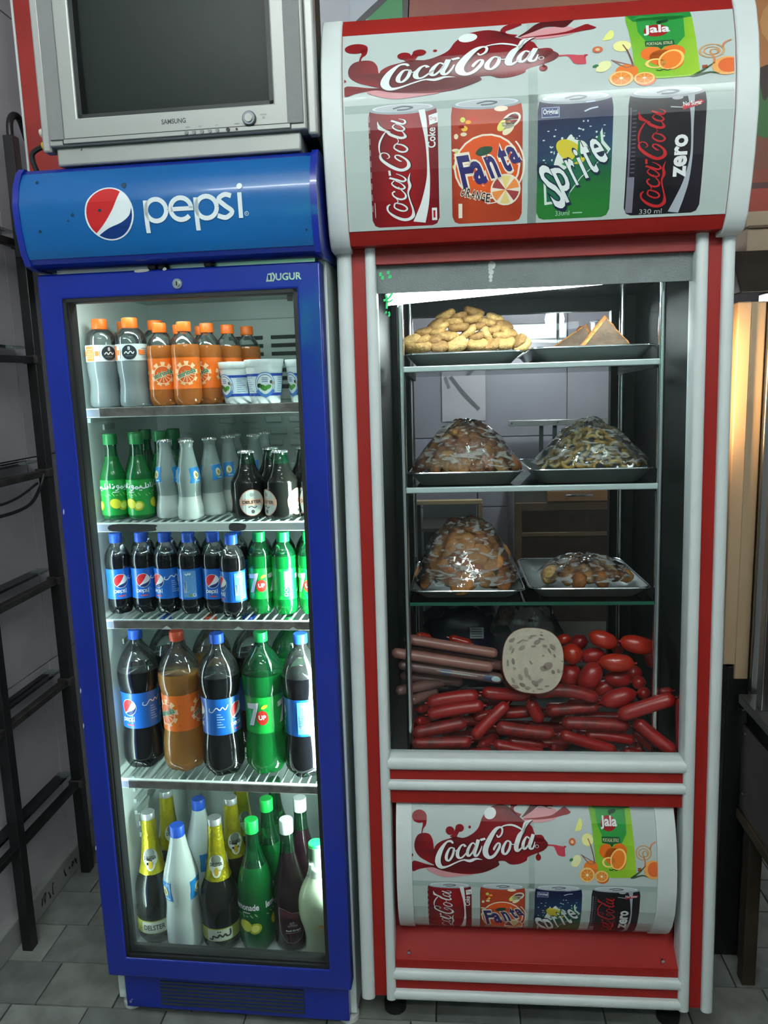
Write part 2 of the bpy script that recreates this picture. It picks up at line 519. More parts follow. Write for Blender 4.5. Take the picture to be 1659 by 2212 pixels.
wb = box_obj('wall_back', -1.208, -0.255, 0.75, 0.83, 0, 3.0, mat('wall_back_paint', (0.46, 0.47, 0.52), 0.6, var=0.06, vscale=4))
tag(wb, 'pale bluish wall behind the blue cooler and the television', None, None, 'structure')
wf = box_obj('wall_beam', -0.255, 2.2, 0.75, 0.83, 1.80, 3.0, M_wall)
tag(wf, 'plain upper wall over the kitchen opening behind the food case', None, None, 'structure')
o = box_obj('wall_kitchen_left', -0.335, -0.255, 0.83, 1.6, 0, 3.0, M_wall); tag(o, 'inner side wall of the kitchen opening', None, None, 'structure')
o = box_obj('wall_right', 2.2, 2.3, -3.1, 1.75, 0, 3.0, M_wall); tag(o, 'plain right wall of the shop', None, None, 'structure')
o = box_obj('wall_front', -1.3, 2.3, -3.2, -3.1, 0, 3.0, mat('wall_front_paint', (0.42, 0.43, 0.44), 0.7)); tag(o, 'plain front wall of the shop', None, None, 'structure')
o = box_obj('ceiling', -1.3, 2.3, -3.2, 1.75, 2.951, 3.05, mat('ceiling_paint', (0.80, 0.81, 0.82), 0.8)); tag(o, 'plain white ceiling', None, None, 'structure')
wk = box_obj('wall_kitchen', -1.3, 2.3, 1.612, 1.75, 0, 3.0, mat('kitchen_joint', (0.20, 0.20, 0.22), 0.8))
tag(wk, 'kitchen wall of pale mauve tiles behind the glass case', None, None, 'structure')
km = [mat('kitchen_tile_%d' % i, c, 0.3, var=0.08, vscale=4) for i, c in enumerate([(0.40, 0.39, 0.45), (0.44, 0.42, 0.47), (0.37, 0.36, 0.41)])]
k_me = [MB().box(0.002, 0.348, -0.012, 0, 0.002, 0.278).mesh('wall_tile', m, False) for m in km]
for i in range(4):
    for j in range(7):
        mesh_obj('wall_tile', k_me[(i * 3 + j * 2) % 3], wk, (-0.255 + 0.35 * i + 0.2 * 0, 1.612, 0.10 + 0.28 * j))

# ---------------------------------------------------------------- black rack along the left wall
rk = empty('shelf_rack', (-1.14, 0.2, 0))
tag(rk, 'narrow black metal rack with thin glass shelves standing along the left wall', 'rack')
RX = 0.0
def rk_box(n, x0, x1, y0, y1, z0, z1, m=M_black, bev=0.002): return box_obj(n, x0, x1, y0 - 0.2, y1 - 0.2, z0, z1, m, rk, bev)
rk_box('post', -0.014, 0.014, 0.226, 0.256, 0.0, 2.02)
rk_box('post', -0.014, 0.014, 0.556, 0.588, 0.0, 2.115)
rk_box('post', -0.014, 0.014, -0.12, -0.09, 0.0, 2.02)
M_sglass = clear('shelf_glass', (0.80, 0.90, 0.88), refl=0.08, rough=0.03)
M_brownm = mat('worn_metal', (0.05, 0.045, 0.042), 0.5, metal=0.3, var=0.4, vscale=25)
for i, z in enumerate((1.84, 1.54, 1.23, 0.92, 0.615, 0.294)):
    rk_box('rung', -0.011, 0.011, -0.12, 0.575, z - 0.009, z + 0.009, M_black if i in (0, 1, 5) else M_brownm)
    rk_box('glass_shelf', -0.05, -0.013, -0.12, 0.56, z + 0.030, z + 0.037, M_sglass, 0)
    rk_box('bracket', -0.02, 0.022, 0.55, 0.575, z - 0.010, z + 0.012, M_brownm)
MB().tube(catmull([(0.0, 0.37, 2.10), (0.0, 0.375, 2.15), (0.0, 0.40, 2.175), (0.0, 0.43, 2.17), (0.0, 0.455, 2.13), (0.0, 0.475, 2.115)], 6), 0.009, 10).build('hook', M_black, rk, smooth=True)

cb = MB().tube(catmull([(-1.10, 0.14, 1.27), (-1.108, 0.22, 1.17), (-1.11, 0.30, 1.155), (-1.10, 0.40, 1.165), (-1.105, 0.47, 1.20), (-1.10, 0.49, 1.235)], 6), 0.0045, 8)
o = cb.build('cable', M_rubber, None, smooth=True); tag(o, 'thin black cable looped under a rung of the black rack', 'cable')
cb = MB().tube(catmull([(-1.10, 0.13, 1.245), (-1.105, 0.24, 1.19), (-1.10, 0.34, 1.19), (-1.10, 0.45, 1.215)], 6), 0.0035, 8)
o = cb.build('cable', M_rubber, None, smooth=True); tag(o, 'second thinner black cable hanging flatter under the rack rung', 'cable')

# ---------------------------------------------------------------- red board leaning behind the television
rb = empty('red_board', (-1.012, 0.60, 1.86), 0)
tag(rb, 'tall red board with a white edge standing behind the television', 'board')
M_redb = mat('red_board_paint', (0.36, 0.028, 0.022), 0.35, var=0.12, vscale=5)
box_obj('panel', -0.10, 0.16, 0, 0.025, 0, 1.0, M_redb, rb, 0.002)
box_obj('edge_strip', -0.106, -0.100, -0.001, 0.025, 0.0, 1.0, M_white_pl, rb)
bs = box_obj('board_stand', -0.108, 0.20, -0.10, 0.05, -0.06, 0.0, M_black, rb)

# ---------------------------------------------------------------- television
PEP_LOC = (-0.526, -0.0008, 0.0)
PEP_RZ = radians(-1.8)
tv = empty('television', (PEP_LOC[0], PEP_LOC[1], 1.872), PEP_RZ)
tag(tv, 'old silver tube television with dark screen standing on the blue cooler', 'television')
M_tv = mat('tv_silver', (0.36, 0.375, 0.35), 0.42, metal=0.25, var=0.03, vscale=4)
M_tvs = mat('tv_speaker_grey', (0.24, 0.25, 0.25), 0.6, metal=0.1, bump=0.5, bscale=900)
M_tvb = mat('tv_back', (0.008, 0.009, 0.010), 0.5)
M_scr = mat('tv_screen', (0.011, 0.016, 0.013), 0.45, var=0.1, vscale=3, spec=0.22)
Z0 = 1.872
def z(v): return v - Z0
fx0, fx1 = -0.222, 0.284
# front frame around the screen opening
sx0, sx1, sz0, sz1 = -0.154, 0.217, 1.951, 2.238
f = ring_frame(fx0 + 0.008, fx1 - 0.008, z(1.905), z(2.300), sx0, sx1, z(sz0), z(sz1), -0.03, 0.012)
f.build('front_frame', M_tv, tv, 0.003)
for s in (0, 1):
    x0, x1 = (fx0 - 0.010, fx0 + 0.008) if s == 0 else (fx1 - 0.008, fx1 + 0.010)
    box_obj('side_wing', x0, x1, -0.022, 0.004, z(1.898), z(2.300), mat('tv_wing_%d' % s, (0.40, 0.41, 0.39), 0.4, metal=0.25), tv, 0.004)
    x0, x1 = (fx0 + 0.013, fx0 + 0.040) if s == 0 else (fx1 - 0.042, fx1 - 0.013)
    sp = box_obj('speaker_grille', x0, x1, -0.0335, -0.029, z(1.915), z(2.290), M_tvs, tv, 0.001)
# inner black lip and slightly domed screen
f = MB()
for (a0, a1, b0, b1) in ((sx0 - .001, sx0 + .008, sz0, sz1), (sx1 - .008, sx1 + .001, sz0, sz1), (sx0, sx1, sz0 - .001, sz0 + .007), (sx0, sx1, sz1 - .007, sz1 + .001)):
    f.box(a0, a1, -0.026, 0.04, z(b0), z(b1))
f.build('screen_lip', M_tvb, tv)
g = MB(); rows = []
for j in range(9):
    row = []
    for i in range(11):
        u, v = i / 10 * 2 - 1, j / 8 * 2 - 1
        row.append((sx0 + 0.004 + (sx1 - sx0 - 0.008) * i / 10, -0.010 + 0.010 * (u * u + v * v) * 0.5, z(sz0 + 0.004 + (sz1 - sz0 - 0.008) * j / 8)))
    rows.append(row)
g.ring_strip(rows, False, False, False).build('screen', M_scr, tv, smooth=True)
g = MB()
g.ring_strip([[(x, 0.005, zz) for x, zz in ((fx0, z(1.900)), (fx1, z(1.900)), (fx1, z(2.295)), (fx0, z(2.295)))],
              [(x, 0.16, zz) for x, zz in ((fx0 + .01, z(1.892)), (fx1 - .01, z(1.892)), (fx1 - .01, z(2.28)), (fx0 + .01, z(2.28)))],
              [(x, 0.44, zz) for x, zz in ((-.10, z(1.91)), (.16, z(1.91)), (.16, z(2.20)), (-.10, z(2.20)))]])
g.build('back_shell', M_tvb, tv, 0.01)
f = MB()
f.ring_strip([[(x, -0.020, zz) for x, zz in ((-.206, 0.0), (.262, 0.0), (.262, z(1.905)), (-.206, z(1.905)))],
              [(x, 0.20, zz) for x, zz in ((-.19, 0.0), (.25, 0.0), (.25, z(1.905)), (-.19, z(1.905)))]])
f.build('foot_base', M_tv, tv, 0.004)
fl2 = MB().box(-0.184, 0.246, -0.0325, -0.03, z(1.9075), z(1.9155)).build('control_flap', M_tv, tv, 0.0035)
MB().box(-0.186, 0.248, -0.0308, -0.0298, z(1.9060), z(1.9170)).build('flap_groove', M_tvb, tv)
pb = empty('power_button', (0.172, -0.031, z(1.928)), 0, tv)
# button ring and dome
def disc(name, r, y0, y1, m, parent, n=24, loc=None):
    b = MB()
    b.ring_strip([[(r * cos(2 * pi * k / n), y, r * sin(2 * pi * k / n)) for k in range(n)] for y in (y0, y1)])
    return b.build(name, m, parent, smooth=True, loc=loc)
disc('button_ring', 0.0125, -0.004, 0.002, M_tvb, pb)
disc('button_bezel', 0.0110, -0.006, 0.002, M_chrome, pb)
disc('button_cap', 0.0070, -0.0085, 0.002, M_tv, pb)
for k, x in enumerate((0.054, 0.068, 0.083, 0.098, 0.112, 0.132, 0.148)):
    disc('control_button', 0.0035 if k < 6 else 0.0018, -0.003, 0.001, M_tvb if k > 4 else M_tvs, tv, 12, (x, -0.032, z(1.9115)))
DK = (0.05, 0.05, 0.055)
def tv_print(name, a): a.build(name, lambda u, v, zz: (u, -0.0304 - zz, v), M_ink, tv)
tv_print('brand_lettering', Art().text('SAMSUNG', 0.030, z(1.9335), 0.0085, DK, 0, bold=0.02, width=0.046))
for x, s in ((0.056, 'MENU'), (0.080, 'VOL +'), (0.110, 'CH'), (0.148, 'VIDEO')):
    tv_print('button_lettering', Art().text(s, x, z(1.9215), 0.0022, DK, 0))
tv_print('button_lettering', Art().text('POWER', 0.198, z(1.9335), 0.0024, DK, 0)); tv_print('power_symbol', Art().ring(0.198, z(1.929), 0.0016, 0.0016, 0.0006, DK, 0, n=10))
tv_print('scuff', Art().stroke([(-0.152, z(1.894)), (-0.150, z(1.8975)), (-0.1485, z(1.899))], [0.002, 0.003, 0.001], (0.06, 0.07, 0.05), 0))

# plugs and lead at the side of the set
pl = MB().tube([(-0.792, 0.05, 1.952), (-0.738, 0.045, 1.958)], [0.0085, 0.0065], 12)
o = pl.build('audio_plug', mat('plug_white', (0.62, 0.60, 0.52), 0.4), None, 0.0015); tag(o, 'white audio plug at the left side of the television', 'plug')
pl = MB().tube([(-0.790, 0.05, 1.928), (-0.742, 0.045, 1.934)], [0.0085, 0.0065], 12)
o = pl.build('video_plug', mat('plug_yellow', (0.62, 0.40, 0.03), 0.4), None, 0.0015); tag(o, 'yellow video plug at the left side of the television', 'plug')
cb = MB().tube(catmull([(-0.792, 0.05, 1.928), (-0.815, 0.052, 1.915), (-0.812, 0.06, 1.885), (-0.800, 0.07, 1.872)], 6), 0.005, 8)
o = cb.build('plug_lead', M_rubber, None, smooth=True); tag(o, 'black lead running down from the yellow plug', 'lead')

# ---------------------------------------------------------------- drinks fridge (blue)
def interp(tab, x):
    for (a, b), (c, d) in zip(tab, tab[1:]):
        if x <= c: return b + (d - b) * (x - a) / (c - a)
    return tab[-1][1]

M_pblue = mat('fridge_blue', (0.003, 0.018, 0.27), 0.28, var=0.10, vscale=6, coat=0.35)
M_phead = mat('header_blue', (0.002, 0.100, 0.32), 0.3, var=0.06, vscale=5, coat=0.2)
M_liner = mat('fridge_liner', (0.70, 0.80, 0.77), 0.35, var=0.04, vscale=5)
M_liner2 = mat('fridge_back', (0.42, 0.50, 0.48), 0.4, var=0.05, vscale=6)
M_slot = mat('slot_dark', (0.02, 0.03, 0.03), 0.7)
M_trim_b = mat('header_trim_blue', (0.004, 0.020, 0.22), 0.3, coat=0.3)
pf = empty('drinks_fridge', PEP_LOC, PEP_RZ)
tag(pf, 'tall blue glass-door drinks cooler with a round emblem on its header', 'fridge')
IX, OX = 0.268, 0.286
# cabinet
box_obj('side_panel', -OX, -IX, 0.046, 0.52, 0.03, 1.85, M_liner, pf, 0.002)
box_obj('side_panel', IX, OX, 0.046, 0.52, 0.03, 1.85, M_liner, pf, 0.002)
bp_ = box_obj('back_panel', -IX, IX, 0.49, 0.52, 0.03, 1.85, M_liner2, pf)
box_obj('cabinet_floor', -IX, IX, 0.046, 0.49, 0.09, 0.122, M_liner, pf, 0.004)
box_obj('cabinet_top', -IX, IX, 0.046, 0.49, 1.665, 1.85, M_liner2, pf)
# ribs pressed into the inner side walls
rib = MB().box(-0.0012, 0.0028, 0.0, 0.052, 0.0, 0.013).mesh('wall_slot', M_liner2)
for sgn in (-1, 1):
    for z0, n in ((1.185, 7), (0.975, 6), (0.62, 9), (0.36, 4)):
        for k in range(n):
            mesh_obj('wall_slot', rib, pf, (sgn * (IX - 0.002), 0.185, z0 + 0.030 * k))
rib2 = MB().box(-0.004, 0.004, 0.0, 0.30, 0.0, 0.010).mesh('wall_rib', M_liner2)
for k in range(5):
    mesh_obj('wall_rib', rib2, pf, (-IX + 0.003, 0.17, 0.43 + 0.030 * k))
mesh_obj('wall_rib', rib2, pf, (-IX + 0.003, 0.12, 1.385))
# dimples and vent slots in the back
b = MB().box(-0.022, 0.022, -0.006, 0.0, -0.0075, 0.0075)
dm = b.mesh('back_dimple', M_liner2, False)
for r in range(8):
    for c in range(6):
        o = mesh_obj('back_dimple', dm, pf, (-0.075 + 0.062 * c + (0.012 if r % 2 else 0), 0.4895, 1.185 + 0.030 * r))
        md = o.modifiers.new('bevel', 'BEVEL'); md.width = 0.006; md.segments = 2
vp = box_obj('vent_panel', -0.10, 0.235, 0.484, 0.492, 1.415, 1.62, M_liner2, pf, 0.003)
s1 = MB().box(0, 0.088, -0.002, 0.004, 0, 0.009).mesh('vent_slot', M_slot)
s2 = MB().box(0, 0.150, -0.002, 0.004, 0, 0.009).mesh('vent_slot', M_slot)
for k in range(7):
    mesh_obj('vent_slot', s1, pf, (-0.055, 0.4825, 1.445 + 0.0205 * k))
    mesh_obj('vent_slot', s2, pf, (0.055, 0.4825, 1.445 + 0.0205 * k))
# door
dr = empty('door', (0, 0, 0), 0, pf)
DX, GX = 0.283, 0.236
f = ring_frame(-DX, DX, 0.128, 1.681, -GX, GX, 0.176, 1.634, 0, 0.040)
f.build('door_frame', M_pblue, dr, 0.004, seg=3)
for (x0, x1, z0, z1) in ((-GX, -GX + .007, .176, 1.634), (GX - .007, GX, .176, 1.634), (-GX, GX, 1.627, 1.634), (-GX, GX, .176, .184)):
    box_obj('gasket', x0, x1, 0.004, 0.044, z0, z1, M_rubber, dr)
for (x0, x1, z0, z1) in ((-GX + .007, -GX + .0095, .184, 1.627), (GX - .0095, GX - .007, .184, 1.627), (-GX + .007, GX - .007, .184, .188)):
    box_obj('pane_seal', x0, x1, 0.010, 0.030, z0, z1, M_rubber, dr)
box_obj('door_glass', -GX + 0.007, GX - 0.007, 0.014, 0.019, 0.184, 1.627, M_pane, dr)
box_obj('glass_sticker', 0.214, 0.224, 0.0125, 0.014, 1.612, 1.624, M_rubber, dr)
# lock and badge
lk = empty('door_lock', (0.0, -0.001, 1.659), 0, dr)
lk.location = (0.004, -0.001, 1.652)
disc('lock_plate', 0.0095, -0.003, 0.003, M_chrome, lk)
disc('lock_core', 0.0055, -0.006, 0.0, M_alu, lk)
MB().box(-0.0012, 0.0012, -0.0068, -0.005, -0.004, 0.004).build('key_slot', M_rubber, lk)
a = Art()
W = (0.75, 0.75, 0.73)
a.text('UGUR', 0.222, 1.656, 0.0135, W, 0, bold=0.03, width=0.050)
a.poly([(0.178, 1.648), (0.182, 1.6625), (0.190, 1.6635), (0.190, 1.648)], W, 0, smooth=False)
a.stroke([(0.191, 1.648), (0.195, 1.656), (0.191, 1.664)], 0.003, W, 0)
a.rect(0.1825, 1.651, 0.1865, 1.660, (0.02, 0.03, 0.2), 1)
a.build('badge', lambda u, v, zz: (u, -0.0008 - zz, v), ink_mat('badge_metal', 0.2, metal=0.8), dr)
a = Art()
for (x, zz, w) in ((-0.066, 1.6795, 0.030), (-0.020, 1.6805, 0.008)):
    a.poly([(x - w / 2, zz), (x, zz + .003), (x + w / 2, zz + .001), (x + w / 3, zz - .002), (x - w / 3, zz - .003)], (0.6, 0.6, 0.55), 0)
for (x, zz) in ((-0.281, 0.45), (-0.2805, 0.74), (-0.276, 1.21), (-0.279, 0.82)):
    a.poly([(x - .001, zz), (x + .001, zz + .006), (x + .002, zz), (x, zz - .006)], (0.5, 0.52, 0.6), 0)
a.build('paint_chip', lambda u, v, zz: (u, -0.0006 - zz, v), M_ink, dr)
# kick panel, grille, feet
kp = box_obj('kick_panel', -0.256, 0.272, 0.022, 0.050, 0.030, 0.124, M_pblue, pf, 0.002)
sl = MB().box(-0.17, 0.17, -0.0015, 0.002, -0.0022, 0.0022).mesh('grille_slot', M_slot)
for k in range(7):
    mesh_obj('grille_slot', sl, pf, (0.0, 0.0215, 0.045 + 0.0095 * k))
for (x, zz) in ((-0.245, 0.045), (-0.258, 0.118)):
    disc('panel_screw', 0.003, -0.002, 0.002, M_alu, pf, 10, (x, 0.021, zz))
for x in (-0.262, 0.262):
    for y in (0.07, 0.47):
        MB().lathe([(0.024, 0.0), (0.024, 0.012), (0.012, 0.016), (0.012, 0.034)], 16, (x, y)).build('foot', M_white_pl, pf, smooth=True)
# header light box
HP = [(1.690, 0.000), (1.696, -0.026), (1.715, -0.038), (1.755, -0.047), (1.800, -0.050), (1.835, -0.041), (1.858, -0.027), (1.869, -0.014)]
hd = empty('header', (0, 0, 0), 0, pf)
outline = [(y, zz) for zz, y in HP] + [(0.15, 1.869), (0.15, 1.690)]
MB().extrude(outline, 'x', -0.280, 0.288).build('header_box', M_trim_b, hd, smooth=True, angle=25)
def hy(v): return interp(HP, v)
cap_o = [(y - 0.004, zz + (0.003 if zz > 1.85 else (-0.003 if zz < 1.70 else 0))) for zz, y in HP] + [(0.155, 1.872), (0.155, 1.687)]
for x0, x1 in ((-0.286, -0.274), (0.281, 0.293)):
    MB().extrude(cap_o, 'x', x0, x1).build('end_cap', M_pblue, hd, smooth=True, angle=25)
hpan = MB()
rows = [[(x, hy(v) - 0.0012, v) for x in (-0.274, 0.281)] for v in frange(1.7045, 1.8600, 14)]
hpan.ring_strip(rows, False, False, False).build('header_panel', M_phead, hd, smooth=True)
a = Art()
WH, RD, NV = (0.72, 0.80, 0.82), (0.50, 0.020, 0.022), (0.006, 0.032, 0.16)
gx, gz, gr = -0.0985, 1.7765, 0.0475
a.ell(gx, gz, gr, gr * 0.98, WH, 0, n=40)
def globe(a, gx, gz, gr, WH=WH, RD=RD, NV=NV, lay=1):
    r = gr * 0.93
    a0, a1 = radians(58), radians(228)
    red = [(gx + r * cos(t), gz + r * sin(t)) for t in frange(a0, a1, 16)]
    sx, sy = red[-1]; ex, ey = red[0]
    c = [(gx - .30 * r, gz - .42 * r), (gx + .12 * r, gz + .10 * r), (gx + .36 * r, gz + .50 * r)]
    a.poly(red + [catmull([(sx, sy)] + c + [(ex, ey)], 4)[i] for i in range(1, 16)], RD, lay, smooth=False)
    b0, b1 = radians(236), radians(371)
    nav = [(gx + r * cos(t), gz + r * sin(t)) for t in frange(b0, b1, 16)]
    c = [(gx + .86 * r, gz - .12 * r), (gx + .48 * r, gz - .38 * r), (gx - .1 * r, gz - .58 * r)]
    a.poly(nav + catmull([nav[-1]] + c + [nav[0]], 4)[1:-1], NV, lay, smooth=False)
globe(a, gx, gz, gr)
HMAP = lambda u, v, zz: (u, hy(v) - 0.0022 - zz, v)
HCV = frange(1.70, 1.865, 22)
a.build('round_emblem', HMAP, M_ink_gl, hd, cv=HCV)
a = Art()
def wordmark(a, x, zb, xh, col=WH, w=0.0082, lay=1):
    """lower-case rounded letters p e p s i; xh is the x-height"""
    r = xh / 2; k = xh / 0.040; y = zb + r
    def p_(cx):
        a.ring(cx, y, r * .98, r * .95, w, col, lay, n=24)
        a.stroke([(cx - r * .98, y + r * .9), (cx - r * .98, y), (cx - r * .98, zb - 0.019 * k)], w, col, lay)
    p_(x + r)
    cx = x + r + 0.048 * k
    a.ring(cx, y, r, r * .95, w, col, lay, n=24, a0=0, a1=318); a.stroke([(cx - r, y), (cx + r + w * .45, y)], w * .9, col, lay)
    p_(x + r + 0.097 * k)
    sx = x + 0.137 * k
    q = 0.016 * k
    a.stroke([(sx + 1.75 * q, y + .85 * r), (sx + q, y + r * 1.0), (sx + .25 * q, y + .62 * r), (sx + .95 * q, y + .05 * r), (sx + 1.75 * q, y - .50 * r), (sx + 1.0 * q, y - r * .98), (sx + .0 * q, y - .78 * r)], w, col, lay)
    ix = x + 0.181 * k
    a.stroke([(ix, zb - .002), (ix, zb + xh + .002)], w * .95, col, lay)
    a.ell(ix, zb + xh + 0.0135 * k, w * .66, w * .66, col, lay, n=16)
wordmark(a, -0.0275, 1.7575, 0.0395)
a.ring(0.162, 1.7625, 0.0035, 0.0035, 0.0008, WH, 1, n=14); a.text('R', 0.162, 1.7625, 0.003, WH, 1)
a.build('wordmark', HMAP, M_ink_gl, hd, cv=HCV)
for (x, v, s) in ((-0.240, 1.842, .003), (-0.238, 1.752, .0032), (-0.170, 1.778, .003), (-0.180, 1.768, .002), (-0.116, 1.783, .0035), (-0.068, 1.826, .005), (0.270, 1.73, .002)):
    a = Art().poly([(x - s, v), (x, v + s * .8), (x + s, v + s * .3), (x + s * .4, v - s), (x - s * .6, v - s * .6)], (0.012, 0.05, 0.08), 2)
    a.build('smudge', HMAP, M_ink_gl, hd, cv=HCV)
for x in (-0.055, -0.035, 0.057):
    box_obj('header_clip', x, x + 0.016, 0.0, 0.03, 1.681, 1.690, M_rubber, hd, 0.003)
box_obj('header_gap', -0.25, 0.27, 0.02, 0.046, 1.681, 1.690, M_alu, hd)
# tube lamp in the front corner
lp = empty('fridge_lamp', (0, 0, 0), 0, pf)
MB().tube([(0.253, 0.066, 0.30), (0.253, 0.066, 1.30)], 0.009, 12).build('lamp_tube', mat('fridge_tube', (1, 1, 1), 0.4, emit=(0.80, 1.0, 0.94), estr=8.0), lp, smooth=True)
area_light('lamp_light', (0.240, 0.075, 0.80), (radians(90), 0, radians(68)), 0.03, 1.0, W_FRIDGE, (0.80, 1.0, 0.93), lp)
e_ = W_FRIDGE * 0.36 / (pi * 2 * pi * 0.006 * 1.40)
MB().tube([(-0.257, 0.058, 0.20), (-0.257, 0.058, 1.60)], 0.006, 10).build('lamp_tube', mat('fridge_tube_left', (1, 1, 1), 0.4, emit=(0.80, 1.0, 0.94), estr=e_), lp, smooth=True)
area_light('lamp_light', (0.0, 0.075, 1.655), (radians(24), 0, 0), 0.40, 0.03, W_FRIDGE * 0.10, (0.85, 1.0, 0.94), lp)  # fill light under the cabinet top, without a tube of its own

# wire shelves
M_wire = mat('shelf_wire', (0.30, 0.34, 0.33), 0.4, metal=0.2)
M_rail_d = mat('rail_brown', (0.16, 0.145, 0.13), 0.55, var=0.35, vscale=40, bump=0.2, bscale=150)
M_rail_w = mat('rail_white', (0.62, 0.70, 0.68), 0.4, var=0.05, vscale=12)
SHELF_Z = [1.417, 1.173, 0.957, 0.580]
wire = MB().tube([(0, 0.075, 0), (0, 0.475, 0)], 0.0022, 6).mesh('wire', M_wire, True)
nm = ['topmost', 'second', 'third', 'lowest']
for i, zz in enumerate(SHELF_Z):
    sh = empty('wire_shelf', (PEP_LOC[0], PEP_LOC[1], zz), PEP_RZ)
    tag(sh, '%s wire shelf in the blue cooler, front rail %s' % (nm[i], ('covered in dark tape', 'white with two dark bare patches', 'covered in worn dark tape', 'bowed and worn brown')[i]), 'shelf', 'wire shelves in the blue cooler')
    w2 = 0.262
    for k in range(26):
        mesh_obj('wire', wire, sh, (-w2 + 0.012 + 0.02 * k, 0, -0.0022))
    for y in (0.20, 0.45):
        MB().tube([(-w2, y, -0.007), (w2, y, -0.007)], 0.003, 8).build('cross_wire', M_wire, sh, smooth=True)
    rail = MB().box(-w2, w2, 0.062, 0.075, -0.019, 0.000)
    rail.build('front_rail', M_rail_w, sh, 0.002)
    if i != 1:
        x0 = -0.222 if i else -0.21
        MB().box(x0, w2, 0.0595, 0.063, -0.018, 0.0015).build('rail_tape', M_rail_d, sh, 0.002)
        a = Art()
        for x in ((-0.10, 0.06, 0.18) if i == 2 else (0.1,)):
            if i == 2: a.poly([(x - .012, -.018), (x, -.010), (x + .012, -.018)], (0.65, 0.7, 0.68), 0, smooth=False)
        if a.sh: a.build('chipped_tape', lambda u, v, q: (u, 0.0590 - q, v), M_ink, sh)
    else:
        for x0, x1 in ((-0.205, -0.108), (0.055, 0.090)):
            pts = [(x0, -.017), (x0 + .002, -.002), (x1 - .004, -.003), (x1, -.010), (x1 - .008, -.0175)]
            a = Art().poly(pts, (0.06, 0.06, 0.062), 0)
            a.build('bare_patch', lambda u, v, q: (u, 0.0614 - q, v), M_ink, sh)

# ---------------------------------------------------------------- bottles
S = srgb
M_clearpet = clear('clear_pet', (0.90, 0.95, 0.94), refl=0.07, rough=0.05, edge=1.4, milky=0.05)
M_greenpet = clear('green_pet', (0.10, 0.55, 0.22), refl=0.07, rough=0.05, edge=1.2, milky=0.30, milk_col=(0.01, 0.22, 0.07))
M_greenglass = clear('green_glass', (0.10, 0.30, 0.16), refl=0.08, rough=0.04, edge=1.2, milky=0.45, milk_col=(0.01, 0.07, 0.03))
M_cola = liquid('cola', (0.006, 0.006, 0.008), (0.02, 0.008, 0.004), 0.3, 0.10)
M_mir = liquid('orange_drink', (0.66, 0.20, 0.035), (0.85, 0.33, 0.05), 0.45)
M_mirbig = liquid('orange_drink_pale', (0.50, 0.22, 0.05), (0.75, 0.33, 0.06), 0.45)
M_7up = liquid('green_drink', (0.005, 0.26, 0.05), (0.02, 0.75, 0.14), 0.55)
M_water = liquid('clear_water', (0.36, 0.42, 0.42), (0.55, 0.62, 0.62), 0.5)
M_lem = liquid('lemonade', (0.006, 0.17, 0.035), (0.01, 0.42, 0.09), 0.5)
M_doogh = liquid('yoghurt_drink', (0.72, 0.82, 0.78), (0.75, 0.85, 0.8), 0.3, 0.2)
M_whey = liquid('yoghurt_whey', (0.40, 0.50, 0.48), (0.55, 0.66, 0.63), 0.45, 0.15)
M_malt = liquid('malt_drink', (0.010, 0.011, 0.009), (0.02, 0.03, 0.01), 0.3, 0.08)
M_grape = liquid('grape_drink', (0.020, 0.007, 0.012), (0.08, 0.01, 0.03), 0.3, 0.08)
M_pale = liquid('pale_drink', (0.50, 0.58, 0.42), (0.62, 0.70, 0.5), 0.4, 0.15)
M_capblue = mat('cap_blue', S(38, 92, 205), 0.4); M_caporange = mat('cap_orange', S(238, 112, 30), 0.4)
M_capred = mat('cap_red_orange', S(205, 72, 38), 0.4); M_capgreen = mat('cap_green', S(20, 150, 80), 0.4)
M_capbright = mat('cap_bright_green', S(30, 205, 85), 0.4); M_capdark = mat('cap_dark_green', S(12, 110, 52), 0.4)
M_capsilver = mat('cap_silver', (0.50, 0.52, 0.52), 0.35, metal=0.5); M_capwhite = mat('cap_grey_white', (0.60, 0.63, 0.64), 0.4)
M_crown = mat('crown_cap', (0.62, 0.66, 0.64), 0.25, metal=0.9)
M_foil = mat('yellow_foil', S(178, 168, 30), 0.28, metal=0.55, var=0.15, vscale=40, bump=0.5, bscale=120)
def label_mat(n, c, r=0.35): return mat(n, c, r, coat=0.3)
LB = {'blue': label_mat('label_blue', S(14, 98, 190)), 'green': label_mat('label_green', S(10, 165, 60)), 'dgreen': label_mat('label_lemon_green', S(8, 140, 50)),
      'orange': label_mat('label_orange', S(238, 112, 22)), 'white': label_mat('label_white', S(205, 215, 215)), 'silver': mat('label_silver', (0.52, 0.55, 0.52), 0.28, metal=0.6),
      'purple': label_mat('label_wine', (0.030, 0.006, 0.016))}

def petal(depth, z1, n=5):
    def fn(r, z, a):
        if z >= z1: return r
        return r * (1 - depth * (1 - z / z1) * (0.5 + 0.5 * cos(n * a)))
    return fn

